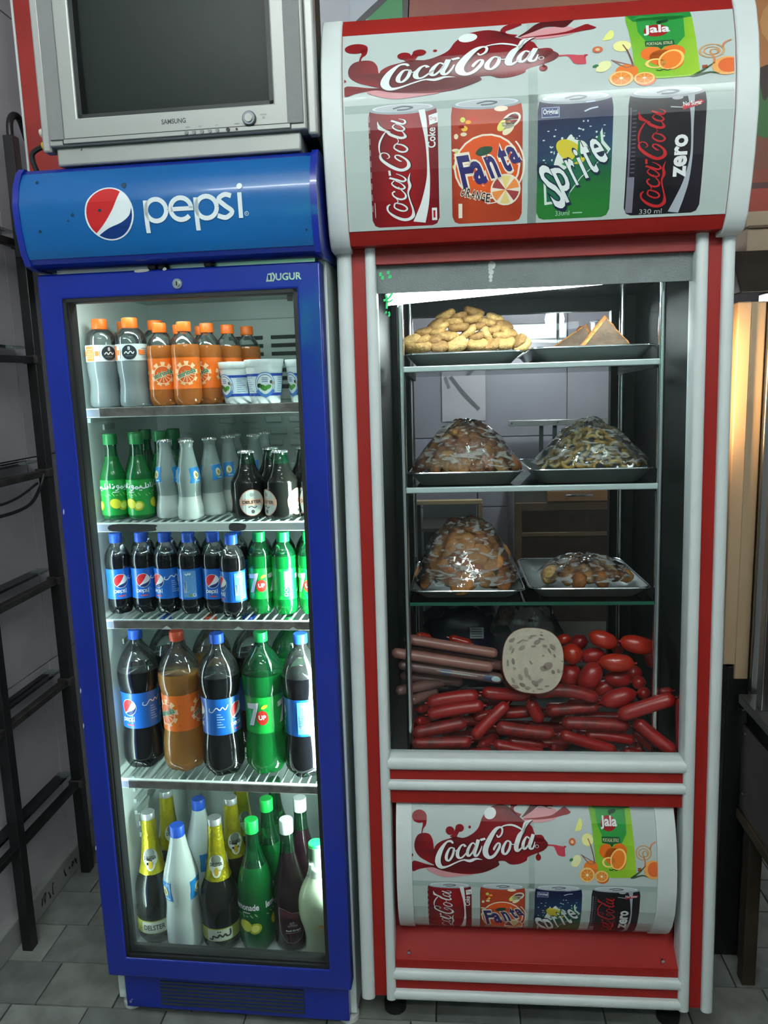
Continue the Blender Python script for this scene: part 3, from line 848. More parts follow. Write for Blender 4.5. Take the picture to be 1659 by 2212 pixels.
class Kind:
    def __init__(s, H, R, prof, mats, fill, nseg=24, feet=None, smooth=3):
        """prof: (height fraction, radius fraction); mats: [(upper fraction, material)] from the base up"""
        s.H, s.R = H, R
        P = catmull([(z * H, r * R) for z, r in prof], smooth)
        s.P = P
        b = MB(); lo = 0.0
        ms = []
        zs = [p[0] for p in P]
        for hi, m in mats:
            seg = [(r_at(P, lo * H), lo * H)] + [(r, z) for z, r in P if lo * H + 1e-5 < z < hi * H - 1e-5] + [(r_at(P, hi * H), hi * H)]
            b.mi = len(ms); ms.append(m)
            b.lathe(seg, nseg, fn=petal(feet[0], feet[1] * H, feet[2]) if feet else None, caps=(lo == 0, True))
            lo = hi
        s.parts = [('body', b.mesh('bottle_body', ms, True, 50), [])]
    def rad(s, z): return r_at(s.P, z)
    def band(s, name, z0, z1, m, lift=0.0007, n=28, art=None, ink=None, ntop=4):
        b = MB(); b.lathe([(s.rad(z) + lift, z) for z in frange(z0, z1, ntop)], n, caps=(False, False))
        subs = []
        if art: subs.append(('label_print', s.print_mesh(art, lift + 0.0005, ink)))
        s.parts.append((name, b.mesh(name, m, True), subs))
    def print_mesh(s, art, lift, ink=None):
        Rm = s.R
        def mp(u, v, zz):
            r = s.rad(v) + lift + zz; t = u / Rm
            return (r * sin(t), -r * cos(t), v)
        L = pi * Rm
        return art.mesh('label_print', mp, ink or M_ink, cu=frange(-L, L, 36), lift=0.00025)
    def sticker(s, name, art, lift=0.0006, ink=None, cv=()):
        s.parts.append((name, s.print_mesh(art, lift, ink), []))
    def cap(s, r, z0, z1, m, name='cap', crown=False):
        if crown:
            b = MB().lathe([(r * 1.08, z0), (r * 1.06, z0 + (z1 - z0) * .5), (r * .9, z1 - .0006), (r * .7, z1)], 42, fn=lambda q, z, a: q * (1 + (0.05 * cos(21 * a) if z < z0 + .6 * (z1 - z0) else 0)))
        else:
            b = MB().lathe([(r * .985, z0), (r, z0 + .001), (r, z1 - .002), (r * .93, z1), (r * .5, z1)], 40, fn=lambda q, z, a: q * (1 + (0.018 if int(a / (2 * pi) * 40 + .5) % 2 else 0)))
        s.parts.append((name, b.mesh(name, m, True, 30), []))
    def put(s, x, y, z, rot, name, label, group, cat='bottle', scale=1.0, tilt=(0, 0)):
        c, sn = cos(PEP_RZ), sin(PEP_RZ)
        o = empty(name, (PEP_LOC[0] + c * x - sn * y, PEP_LOC[1] + sn * x + c * y, z), 0)
        o.rotation_euler = (tilt[0], tilt[1], PEP_RZ + radians(rot) + atan2(.526 - x, 1.51 + y)); o.scale = (scale,) * 3
        tag(o, label, cat, group)
        for n, me, subs in s.parts:
            p = mesh_obj(n, me, o)
            for n2, me2 in subs: mesh_obj(n2, me2, p)
        return o

def r_at(P, z):
    if z <= P[0][0]: return P[0][1]
    for (a, b), (c, d) in zip(P, P[1:]):
        if z <= c: return b + (d - b) * (z - a) / max(1e-9, c - a)
    return P[-1][1]

WHT = S(225, 232, 235)
PRED, PNAV = S(205, 38, 45), S(20, 48, 110)
def pepsi_art(z0, z1, R):
    h = z1 - z0; a = Art(); zc = z0 + h * .60; gr = h * .235
    for th in (0, 2.3):
        u = th * R
        a.ell(u, zc, gr, gr, WHT, 0, n=26); globe(a, u, zc, gr, WHT, PRED, PNAV, 1)
        wordmark(a, u - gr * 1.0, z0 + h * .215, h * .085, WHT, h * .022, 1)
        a.rect(u - gr * .45, z0 + h * .08, u + gr * .5, z0 + h * .12, S(205, 70, 80), 1)
    # handwriting-like Persian word and small print at the side
    u = 1.12 * R
    a.stroke([(u + .36 * h, zc + .22 * h), (u + .28 * h, zc + .10 * h), (u + .2 * h, zc + .17 * h), (u + .12 * h, zc + .10 * h), (u + .02 * h, zc + .16 * h), (u - .10 * h, zc + .04 * h), (u - .20 * h, zc + .06 * h), (u - .18 * h, zc + .14 * h)], h * .028, WHT, 1)
    for k in range(6):
        a.stroke([(u + .02 * h, zc - h * (.02 + .07 * k)), (u + (.14 + .05 * (k % 3)) * h, zc - h * (.025 + .07 * k))], h * .022, S(150, 190, 225), 1)
    # ingredients block with a bar code
    u = -2.35 * R
    a.rect(u - .42 * R, z0 + h * .06, u + .62 * R, z0 + h * .94, S(92, 150, 205), 0)
    a.rect(u - .38 * R, z0 + h * .22, u - .16 * R, z0 + h * .60, WHT, 1)
    for k in range(8): a.rect(u - .37 * R, z0 + h * (.24 + .043 * k), u - .17 * R, z0 + h * (.255 + .043 * k), (0.03, 0.04, 0.08), 2)
    a.stroke([(u + .2 * R, z0 + h * .87), (u + .12 * R, z0 + h * .82), (u + .02 * R, z0 + h * .86), (u - .10 * R, z0 + h * .81), (u - .24 * R, z0 + h * .85)], h * .04, WHT, 1)
    for k in range(9): a.rect(u - .08 * R, z0 + h * (.24 + .06 * k), u + (.52 - .07 * (k % 3)) * R, z0 + h * (.262 + .06 * k), S(150, 190, 225), 1)
    a.rect(u + .02 * R, z0 + h * .09, u + .25 * R, z0 + h * .17, S(120, 140, 60), 1); a.ring(u + .42 * R, z0 + h * .14, h * .045, h * .05, h * .018, WHT, 1, n=12)
    return a
def seven_art(z0, z1, R):
    h = z1 - z0; a = Art()
    for th in (0, 1.75):
        u = th * R
        P = [(u - .42 * h, z0 + .80 * h), (u - .02 * h, z0 + .86 * h), (u - .04 * h, z0 + .74 * h), (u - .20 * h, z0 + .22 * h), (u - .36 * h, z0 + .20 * h), (u - .18 * h, z0 + .68 * h), (u - .41 * h, z0 + .66 * h)]
        a.poly([(x + .015 * h, y - .015 * h) for x, y in P], S(10, 60, 35), 0, smooth=False); a.poly(P, WHT, 1, smooth=False)
        a.ell(u + .07 * h, z0 + .44 * h, .17 * h, .20 * h, S(200, 45, 35), 2); a.text('UP', u + .07 * h, z0 + .45 * h, .13 * h, WHT, 3, bold=.03)
        a.ell(u + .14 * h, z0 + .74 * h, .10 * h, .05 * h, S(190, 205, 50), 2, rot=25)
    u = -2.1 * R
    a.rect(u - .3 * R, z0 + h * .12, u + .1 * R, z0 + h * .92, S(12, 120, 60), 0); a.rect(u + .12 * R, z0 + h * .40, u + .5 * R, z0 + h * .92, WHT, 1)
    for k in range(5): a.rect(u + (.16 + .07 * k) * R, z0 + h * .62, u + (.20 + .07 * k) * R, z0 + h * .9, S(40, 90, 60), 2)
    a.ring(u + .22 * R, z0 + h * .32, h * .05, h * .05, h * .02, WHT, 1, n=12); a.ring(u + .22 * R, z0 + h * .17, h * .06, h * .05, h * .02, WHT, 1, n=12)
    return a
def orange_art(z0, z1, R, big=False):
    h = z1 - z0; a = Art(); GR, LT = S(20, 115, 90), S(250, 205, 160)
    for th in (0, 2.1, -2.1):
        u = th * R; zc = z0 + h * .50; r = h * .30
        for k in range(9):
            t = radians(40 * k + 8); a.poly([(u + .22 * r * cos(t), zc + .22 * r * sin(t)), (u + 1.35 * r * cos(t - .2), zc + 1.3 * r * sin(t - .2)), (u + 1.35 * r * cos(t + .2), zc + 1.3 * r * sin(t + .2))], LT, 0, smooth=False)
        a.ell(u, zc - .1 * r, .98 * r, .95 * r, S(222, 92, 20), 1); a.ring(u, zc - .1 * r, .98 * r, .95 * r, r * .10, LT, 2, n=22)
        for k in range(7):
            t = radians(-5 - 28 * k); a.stroke([(u, zc - .1 * r), (u + .9 * r * cos(t), zc - .1 * r + .86 * r * sin(t))], r * .07, LT, 2)
        a.text('mirinda', u, zc + .05 * r, h * .20, S(235, 225, 190), 3, rot=20, bold=.055, width=r * 2.15); a.text('mirinda', u, zc + .05 * r, h * .17, GR, 4, rot=20, bold=.025, width=r * 2.05)
    random.seed(5)
    for k in range(26 if big else 14):
        u = random.uniform(-pi, pi) * R; v = z0 + h * random.uniform(.05, .95)
        a.ell(u, v, h * .018, h * .016, S(190, 80, 15), 0, n=8)
    return a

# --- small cola and 7-up bottles
PR = [(0, .70), (.012, .84), (.06, .97), (.13, 1.0), (.20, .985), (.23, .955), (.40, .945), (.55, .955), (.60, .995), (.67, 1.0), (.74, .93), (.80, .76), (.845, .56), (.87, .44), (.885, .42), (.975, .42)]
def small_pet(lm, upper, liq, cap, art, H=.182, R=.0278, fill=.735, lab=(.20, .575)):
    k = Kind(H, R, PR, [(fill, liq), (.975, upper)], fill, 24, (.20, .10, 5))
    k.band('label', lab[0] * H, lab[1] * H, lm, art=art(lab[0] * H, lab[1] * H, R))
    k.cap(R * .50, .885 * H, H, cap)
    return k
K_pep = small_pet(LB['blue'], M_clearpet, M_cola, M_capblue, pepsi_art)
K_7 = small_pet(LB['green'], M_greenpet, M_7up, M_capgreen, seven_art, fill=.72)
K_mir = small_pet(LB['orange'], M_clearpet, M_mir, M_caporange, orange_art, H=.174, R=.0295, fill=.73, lab=(.20, .575))
# --- 1.5 litre bottles
PL = [(0, .62), (.010, .80), (.045, .95), (.09, 1.0), (.20, .985), (.27, .925), (.32, .895), (.44, .885), (.56, .90), (.61, .965), (.67, 1.0), (.73, .975), (.79, .85), (.85, .62), (.895, .38), (.915, .30), (.93, .295), (.985, .295)]
def big_pet(lm, upper, liq, cap, art, H=.329, R=.0475, fill=.72, lab=(.315, .575)):
    k = Kind(H, R, PL, [(fill, liq), (.985, upper)], fill, 30, (.20, .075, 5))
    k.band('label', lab[0] * H, lab[1] * H, lm, art=art(lab[0] * H, lab[1] * H, R), n=34)
    k.cap(.0158, .935 * H, H, cap)
    return k
K_pepL = big_pet(LB['blue'], M_clearpet, M_cola, M_capblue, pepsi_art)
K_mirL = big_pet(LB['orange'], M_clearpet, M_mirbig, M_capred, lambda a, b, c: orange_art(a, b, c, True))
K_7L = big_pet(LB['green'], M_greenpet, M_7up, M_capgreen, seven_art)
# --- water bottle with white label
PW = [(0, .82), (.015, .94), (.06, .99), (.14, .97), (.20, .92), (.26, .90), (.33, .93), (.40, .985), (.48, 1.0), (.70, 1.0), (.76, .985), (.82, .90), (.87, .66), (.895, .44), (.91, .40), (.98, .40)]
K_wat = Kind(.187, .0325, PW, [(.70, M_water), (.98, M_clearpet)], .7, 28)
z0, z1, R = .52 * .187, .705 * .187, .0325
h = z1 - z0
a = Art()
for th in (0, 2.4, -2.4):
    u = th * R; BK = S(38, 44, 50)
    a.ell(u, z0 + h * .5, h * .44, h * .44, BK, 1); a.text('8', u, z0 + h * .74, h * .22, WHT, 2, bold=.02)
    a.stroke([(u - .28 * h, z0 + .42 * h), (u - .16 * h, z0 + .54 * h), (u - .06 * h, z0 + .42 * h), (u + .08 * h, z0 + .56 * h), (u + .20 * h, z0 + .42 * h), (u + .28 * h, z0 + .54 * h)], h * .055, WHT, 2)
    a.stroke([(u - .2 * h, z0 + .28 * h), (u + .2 * h, z0 + .28 * h)], h * .03, S(120, 130, 135), 2)
    a.rect(u - .92 * h, z0 + h * .33, u - .55 * h, z0 + h * .63, S(232, 122, 50), 1); a.rect(u + .55 * h, z0 + h * .35, u + .95 * h, z0 + h * .65, S(232, 122, 50), 1)
    for k in range(5): a.rect(u - 1.5 * h, z0 + h * (.2 + .13 * k), u - (1.0 + .1 * (k % 2)) * h, z0 + h * (.235 + .13 * k), S(140, 150, 155), 1)
a.rect(-1.25 * R - .3 * h, z0 + .04 * h, -1.25 * R + .25 * h, z0 + .92 * h, S(226, 112, 40), 1); a.rect(-1.25 * R + .32 * h, z0 + .1 * h, -1.25 * R + .6 * h, z0 + .88 * h, WHT, 1)
K_wat.band('label', z0, z1, LB['white'], art=a)
K_wat.cap(.0162, .885 * .187, .187, M_caporange)
# --- yoghurt tub
K_tub = Kind(.090, .040, [(0, .70), (.02, .76), (.30, .82), (.62, .90), (.80, .955), (.835, .96), (.845, 1.0), (.985, 1.03), (1.0, 1.0)], [(1.0, mat('tub_white', (0.70, 0.77, 0.77), 0.35))], 1, 36, smooth=2)
H = .090
a = Art(); R = .040; NB = S(38, 72, 165)
L = pi * R
a.rect(-L, .18 * H, L, .66 * H, S(200, 215, 222), 0); a.rect(-L, .62 * H, L, .68 * H, NB, 1); a.rect(-L, .175 * H, L, .24 * H, NB, 1)
for th in (0, 2.1, -2.1):
    u = th * R; c = .43 * H
    a.ell(u, c, .265 * H, .285 * H, S(90, 140, 200), 2, n=30); a.ell(u, c, .245 * H, .262 * H, WHT, 3, n=30); a.ell(u, c, .215 * H, .232 * H, S(60, 110, 175), 4, n=30); a.ell(u, c, .20 * H, .216 * H, S(215, 225, 225), 5, n=30)
    a.ell(u - .05 * H, c - .07 * H, .10 * H, .06 * H, S(60, 130, 50), 6, rot=-30); a.ell(u + .06 * H, c - .06 * H, .10 * H, .05 * H, S(80, 150, 60), 6, rot=20)
    a.ell(u - .15 * H, c - .02 * H, .06 * H, .05 * H, S(25, 45, 30), 6); a.ell(u + .20 * H, c + .03 * H, .045 * H, .04 * H, S(170, 160, 140), 6); a.ell(u + .15 * H, c + .06 * H, .03 * H, .04 * H, S(60, 65, 70), 6)
    for k in range(3): a.rect(u - .08 * H, c + (.06 + .04 * k) * H, u + .07 * H, c + (.075 + .04 * k) * H, S(70, 100, 165), 6)
    a.poly([(u - .22 * H, c - .10 * H), (u, c - .24 * H), (u + .22 * H, c - .10 * H), (u + .26 * H, c - .16 * H), (u, c - .30 * H), (u - .26 * H, c - .16 * H)], S(70, 125, 195), 6, smooth=False)
    for k in range(7): a.rect(u + .36 * H, c + (-.15 + .05 * k) * H, u + (.60 - .05 * (k % 3)) * H, c + (-.135 + .05 * k) * H, S(120, 150, 185), 2)
K_tub.sticker('label_print', a)
# --- small green lemonade
def lemon_art(z0, z1, R, big=False):
    h = z1 - z0; a = Art(); Y = S(205, 205, 50)
    for th in (0, 1.9, -1.9):
        u = th * R
        if not big:
            zc = z0 + .78 * h
            for pp in ([(.42, .13), (.42, .01), (.37, -.02), (.31, 0), (.285, .05), (.26, 0), (.21, -.01)], [(.13, -.01), (.05, 0.0)], [(.085, .02), (.07, -.05), (.0, -.08)], [(-.02, .06), (-.04, 0), (-.09, 0)], [(-.13, .13), (-.13, -.01)], [(-.21, .08), (-.185, .02), (-.24, -.01), (-.30, 0)]):
                a.stroke([(u + x * h, zc + y * h) for x, y in pp], h * .036, WHT, 1)
            a.ring(u + .18 * h, zc + .0 * h, .032 * h, .032 * h, h * .032, WHT, 1, n=12); a.ring(u + .065 * h, zc + .035 * h, .03 * h, .03 * h, h * .032, WHT, 1, n=12)
            for x, y in ((.30, -.07), (.26, -.07), (-.06, .10)): a.ell(u + x * h, zc + y * h, .018 * h, .018 * h, WHT, 1, n=8)
        else:
            zc = z0 + .80 * h; a.text('lemonade', u, zc, h * .16, WHT, 1, bold=.02, width=1.5 * R)
        a.ell(u - .02 * h, z0 + .33 * h, .17 * h, .145 * h, S(120, 140, 20), 1, rot=-30); a.ell(u - .02 * h, z0 + .335 * h, .155 * h, .13 * h, Y, 2, rot=-30)
        a.ell(u + .20 * h, z0 + .27 * h, .15 * h, .13 * h, S(170, 180, 40), 1, rot=35); a.ell(u + .20 * h, z0 + .275 * h, .10 * h, .085 * h, S(225, 225, 110), 2, rot=35)
        for k in range(6): a.stroke([(u + (-.3 + .1 * k) * h, z0 + (.58 + .03 * (k % 3)) * h), (u + (-.24 + .1 * k) * h, z0 + (.545 + .02 * (k % 2)) * h)], h * .02, S(150, 200, 120), 1)
        a.stroke([(u - .08 * h, z0 + .66 * h), (u + .10 * h, z0 + .66 * h)], h * .02, WHT, 1)
    return a
K_lem = Kind(.187, .0285, [(0, .86), (.01, .96), (.05, 1.0), (.30, .99), (.44, .985), (.52, .93), (.60, .76), (.68, .58), (.76, .47), (.83, .43), (.86, .45), (.98, .45)], [(.74, M_lem), (.98, M_greenpet)], .7, 24)
K_lem.band('label', .055 * .187, .47 * .187, LB['dgreen'], art=lemon_art(.055 * .187, .47 * .187, .0285))
K_lem.cap(.0148, .875 * .187, .187, M_capdark)
# --- yoghurt drink in glass
def doogh_art(zc, s, R, lays=(0, 2.1, -2.1)):
    a = Art(); B, D = S(30, 128, 195), S(100, 175, 225)
    for th in lays:
        u = th * R
        def q(k): return [(u + s * k * x, zc + s * k * (y + .06 * x)) for x, y in ((-1, -1.05), (1, -1.05), (.9, 1.05), (-1.0, 1.05))]
        a.poly(q(1), D, 0, smooth=False); a.poly(q(.93), S(20, 95, 160), 1, smooth=False); a.poly(q(.88), B, 2, smooth=False)
        a.ell(u + .05 * s, zc + .05 * s, .42 * s, .52 * s, S(225, 215, 175), 3, rot=15); a.ell(u + .1 * s, zc, .20 * s, .30 * s, S(150, 140, 60), 4, rot=20)
        a.stroke([(u - .45 * s, zc - .2 * s), (u - .2 * s, zc - .5 * s), (u + .15 * s, zc - .55 * s)], s * .12, S(170, 165, 60), 3); a.rect(u - .1 * s, zc - .85 * s, u + .65 * s, zc - .66 * s, S(160, 195, 220), 3)
    return a
K_dog = Kind(.172, .0285, [(0, .84), (.01, .95), (.06, .99), (.14, .97), (.24, .86), (.34, .84), (.46, .90), (.54, .89), (.66, .74), (.80, .56), (.90, .46), (.93, .49), (.97, .49)], [(.29, M_doogh), (.97, M_whey)], .9, 24)
K_dog.sticker('label_print', doogh_art(.56 * .172, .0160, .0285))
K_dog.cap(.0142, .962 * .172, .172, M_crown, 'crown_cap', True)
# --- stubby malt bottle
K_del = Kind(.146, .0365, [(0, .88), (.012, .97), (.05, 1.0), (.48, 1.0), (.56, .95), (.66, .72), (.75, .55), (.86, .47), (.90, .42), (.93, .40), (.97, .42)], [(.80, M_malt), (.97, M_greenglass)], .8, 28)
a = Art(); R = .0365
for th, SV, TX in ((0, S(190, 198, 192), S(50, 40, 40)), (2.1, S(235, 140, 50), S(160, 40, 20)), (-2.1, S(190, 198, 192), S(50, 40, 40))):
    u = th * R; c = .036
    a.ell(u, c, .0270, .0285, S(205, 140, 115), 0, n=30); a.ell(u, c, .0255, .027, SV, 1, n=30); a.rect(u - .0265, c - .005, u + .0265, c + .008, S(215, 175, 155), 2)
    a.text('DELSTER', u, c + .0015, .0068, TX, 3, bold=.03, width=.040); a.stroke([(u - .008, c - .010), (u - .002, c - .0075), (u + .004, c - .011), (u + .010, c - .008)], .0016, TX, 3)
    a.ell(u, c + .017, .005, .004, S(150, 155, 150), 3); a.ell(u + .001, c - .019, .0035, .004, S(70, 70, 65), 3)
K_del.sticker('label_print', a)
K_del.cap(.0158, .955 * .146, .146, M_crown, 'crown_cap', True)
# --- tall malt bottle with foil
K_delL = Kind(.332, .0445, [(0, .66), (.010, .84), (.05, .97), (.09, 1.0), (.36, 1.0), (.44, .97), (.50, .86), (.56, .68), (.62, .56), (.72, .46), (.86, .38), (.93, .36), (.985, .36)], [(.985, M_malt)], .9, 28, (.16, .07, 5))
H, R = .332, .0445
def delster_art():
    a = Art(); BK = S(28, 30, 26); h = .055 * H * 2
    for th, t in ((0, 'DELSTER'), (2.1, None), (-2.1, 'DELSTER')):
        u = th * R; c = .165 * H
        a.rect(u - .030, c - .0145, u + .030, c + .0145, S(195, 200, 180), 1)
        if t: a.text(t, u, c, .0135, BK, 2, bold=.02, width=.050)
        else:
            a.stroke([(u + .024, c + .012), (u + .024, c - .002), (u + .016, c - .004), (u + .012, c + .002), (u + .006, c - .004), (u - .001, c + .002), (u - .006, c - .005), (u - .016, c - .002), (u - .018, c - .010), (u - .026, c - .010)], .0042, BK, 2)
            a.ell(u - .004, c + .009, .002, .002, BK, 2, n=8); a.ell(u + .001, c + .009, .002, .002, BK, 2, n=8)
    return a
K_delL.band('label', .115 * H, .215 * H, mat('label_olive', S(170, 172, 70), 0.35, metal=.3), art=delster_art())
b = MB()
def foilfn(r, z, a_): return r * (1 + .02 * sin(9 * a_ + 40 * z)) + .001
b.lathe([(r_at(K_delL.P, z), z) for z in frange(.555 * H, .955 * H, 14)], 30, fn=lambda r, z, t: foilfn(r, z, t), caps=(False, False))
a = Art(); c = .68 * H
for th in (0, 2.1, -2.1):
    u = th * R
    a.ell(u, c, .034, .022, S(200, 205, 190), 0); a.ell(u, c - .012, .020, .020, S(200, 205, 190), 0); a.ell(u, c + .010, .022, .012, S(110, 115, 105), 1); a.text('DELSTER', u, c - .001, .0085, S(25, 28, 22), 2, bold=.03, width=.052)
    a.ell(u, c - .018, .008, .010, S(180, 150, 40), 2)
K_delL.parts.append(('neck_foil', b.mesh('neck_foil', M_foil, True), [('label_print', K_delL.print_mesh(a, .0022))]))
K_delL.cap(.0162, .945 * H, H, M_capsilver)
# --- big yoghurt drink, lemonade, grape, pale bottle
K_dogL = Kind(.318, .0425, [(0, .62), (.012, .82), (.05, .96), (.10, 1.0), (.24, .99), (.36, .90), (.44, .90), (.54, .96), (.62, .93), (.72, .74), (.82, .55), (.90, .42), (.93, .38), (.98, .38)], [(.98, M_doogh)], .9, 28, (.16, .08, 5))
K_dogL.sticker('label_print', doogh_art(.52 * .318, .0235, .0425, (1.0, -1.15)))
K_dogL.cap(.0165, .915 * .318, .318, M_capblue)
K_lemL = Kind(.327, .0425, [(0, .66), (.012, .84), (.05, .97), (.10, 1.0), (.34, 1.0), (.46, .99), (.54, .95), (.62, .80), (.70, .56), (.78, .42), (.86, .36), (.93, .35), (.98, .35)], [(.66, M_lem), (.98, M_greenpet)], .66, 28, (.16, .08, 5))
K_lemL.sticker('label_print', lemon_art(.13 * .327, .45 * .327, .0425, True))
K_lemL.cap(.0160, .905 * .327, .327, M_capbright)
K_lemL2 = Kind.__new__(Kind); K_lemL2.__dict__ = dict(K_lemL.__dict__); K_lemL2.parts = [p for p in K_lemL.parts if p[0] != 'cap']; K_lemL2.cap(.0160, .905 * .327, .327, M_capdark)
K_gra = Kind(.330, .0405, [(0, .66), (.012, .84), (.05, .97), (.10, 1.0), (.34, 1.0), (.44, .98), (.52, .90), (.60, .72), (.70, .52), (.78, .42), (.88, .38), (.98, .38)], [(.76, M_grape), (.98, M_greenglass)], .76, 28, (.16, .08, 5))
a = Art(); R = .0405; H = .330
for th in (0, 2.6):
    u = th * R; zb = .10 * H; OUT = S(150, 120, 110)
    P = [(u - .032, .38 * H), (u - .018, .375 * H), (u, .345 * H), (u + .030, .33 * H), (u + .031, .20 * H), (u + .022, .125 * H), (u + .004, .10 * H), (u - .016, .115 * H), (u - .028, .17 * H), (u - .032, .26 * H)]
    a.poly(P, OUT, 0, smooth=False); a.poly([(u + (x - u) * .95, .235 * H + (y - .235 * H) * .965) for x, y in P], S(48, 18, 28), 1, smooth=False)
    a.poly([(u - .028, .365 * H), (u + .026, .325 * H), (u + .026, .29 * H), (u - .028, .31 * H)], S(78, 20, 42), 2, smooth=False)
    a.text('Red Grape', u + .002, .205 * H, .0055, WHT, 3, bold=.03, width=.034); a.stroke([(u - .016, .188 * H), (u + .020, .188 * H)], .0014, S(150, 130, 130), 3)
    for (dx, dy) in ((-.008, .012), (-.002, .014), (.004, .013), (-.004, .019), (.002, .020), (.009, .012)): a.ell(u + dx, .205 * H + dy, .0032, .0032, S(120, 105, 110), 3, n=10)
K_gra.sticker('label_print', a)
K_gra.cap(.0160, .90 * H, H, M_capwhite)
K_pal = Kind(.300, .0465, [(0, .60), (.012, .72), (.06, .78), (.14, .74), (.22, .72), (.30, .80), (.40, .97), (.48, 1.0), (.56, .96), (.64, .80), (.72, .54), (.79, .42), (.84, .40), (.98, .40)], [(.74, M_pale), (.98, clear('cloudy_pet', (.80, .86, .80), milky=.35, milk_col=(.6, .68, .6)))], .74, 30)
a = Art()
a.ring(0, .105, .020, .012, .0012, S(185, 170, 110), 0, n=22)
for k in range(4): a.stroke([(-.014, .112 - .005 * k), (.014, .112 - .005 * k)], .0012, S(185, 175, 120), 0)
a.ell(0, .118, .006, .006, S(190, 165, 90), 1)
random.seed(11)
for k in range(40): a.ell(random.uniform(-.10, .10), random.uniform(.04, .19), .0007, .0009, S(90, 95, 75), 0, n=6)
K_pal.sticker('label_print', a)
K_pal.cap(.0172, .875 * .300, .300, M_capbright)

# ---------------------------------------------------------------- setting the bottles out
Z1, Z2, Z3, Z4 = SHELF_Z
ZF = 0.122
G1 = 'bottles on the topmost shelf of the blue cooler'
K_wat.put(-.229, .135, Z1, 28, 'water_bottle', 'clear orange-capped water bottle, front row, leftmost on top shelf', G1)
K_wat.put(-.161, .135, Z1, -8, 'water_bottle', 'clear orange-capped water bottle with round black emblem facing front', G1)
K_wat.put(-.214, .225, Z1, 0, 'water_bottle', 'orange-capped water bottle behind the gap of the two front ones', G1)
K_wat.put(-.142, .225, Z1, 0, 'water_bottle', 'orange-capped water bottle behind the one with the black emblem', G1)
K_mir.put(-.0985, .140, Z1, 4, 'orange_soda_bottle', 'small orange soda bottle, front row, beside the water bottles', G1)
K_mir.put(-.040, .130, Z1, 0, 'orange_soda_bottle', 'small orange soda bottle, front row, nearest the white tubs', G1)
K_mir.put(-.078, .205, Z1, 0, 'orange_soda_bottle', 'orange soda bottle between and behind the two front ones', G1)
K_mir.put(-.013, .195, Z1, -40, 'orange_soda_bottle', 'orange soda bottle in the second row beside the tubs', G1)
K_mir.put(-.052, .272, Z1, 0, 'orange_soda_bottle', 'orange soda bottle in the third row, cap showing low', G1)
K_mir.put(.012, .262, Z1, 0, 'orange_soda_bottle', 'orange soda bottle in the third row, next to the back vents', G1)
K_mir.put(.036, .335, Z1, 0, 'orange_soda_bottle', 'rearmost orange soda bottle before the back vents', G1)
GT = 'white yoghurt tubs on the top shelf'
K_tub.put(.060, .165, Z1, -50, 'yoghurt_tub', 'white yoghurt tub, left of three, beside the orange soda', GT, 'tub', .98)
K_tub.put(.1325, .118, Z1, 2, 'yoghurt_tub', 'white yoghurt tub in the middle with blue emblem facing front', GT, 'tub')
K_tub.put(.213, .138, Z1, -52, 'yoghurt_tub', 'white yoghurt tub at right, cut off by the door frame', GT, 'tub', .98)

G2 = 'bottles on the second shelf of the blue cooler'
K_lem.put(-.226, .130, Z2, 6, 'lemonade_bottle', 'small green lemonade bottle, leftmost on second shelf', G2)
K_lem.put(-.166, .130, Z2, -40, 'lemonade_bottle', 'small green lemonade bottle, second from left, lettering split', G2)
K_lem.put(-.197, .190, Z2, 0, 'lemonade_bottle', 'green lemonade bottle behind the gap of the front two', G2)
K_lem.put(-.138, .192, Z2, 0, 'lemonade_bottle', 'green lemonade bottle tucked behind the white glass bottles', G2)
K_lem.put(-.205, .265, Z2, 0, 'lemonade_bottle', 'green lemonade bottle at the back left of second shelf', G2)
K_lem.put(-.135, .265, Z2, 0, 'lemonade_bottle', 'green lemonade bottle at the back beside the inner wall', G2)
dg = [(-.106, .140, 62), (-.0485, .118, 38), (-.078, .190, 15), (-.016, .172, 35), (.010, .225, -5), (.004, .290, 5), (.060, .258, -8), (.062, .335, 5)]
dl = ['milky glass bottle, front row, next to the lemonade', 'milky glass bottle with white settled bottom, brightest in front', 'milky glass bottle behind the front pair, label facing out',
      'milky glass bottle just right of the brightest one', 'milky glass bottle with blue label, third row, middle', 'milky glass bottle in the fourth row behind blue label', 'milky glass bottle nearest to the dark stubby bottles', 'rearmost milky glass bottle on second shelf']
for (x, y, r), l in zip(dg, dl): K_dog.put(x, y, Z2, r, 'yoghurt_drink_bottle', l, G2)
K_del.put(.0795, .128, Z2, 12, 'malt_bottle', 'stubby dark malt bottle with round silver label, crown capped', G2)
K_del.put(.1545, .122, Z2, 62, 'malt_bottle', 'stubby dark malt bottle in front with a bright light streak', G2)
K_del.put(.113, .203, Z2, 60, 'malt_bottle', 'stubby dark malt bottle behind the silver-labelled one', G2)
K_del.put(.190, .205, Z2, -102, 'malt_bottle', 'stubby dark malt bottle with an orange label edge showing', G2)
K_del.put(.2295, .130, Z2, 90, 'malt_bottle', 'stubby dark malt bottle mostly hidden by the door frame', G2)

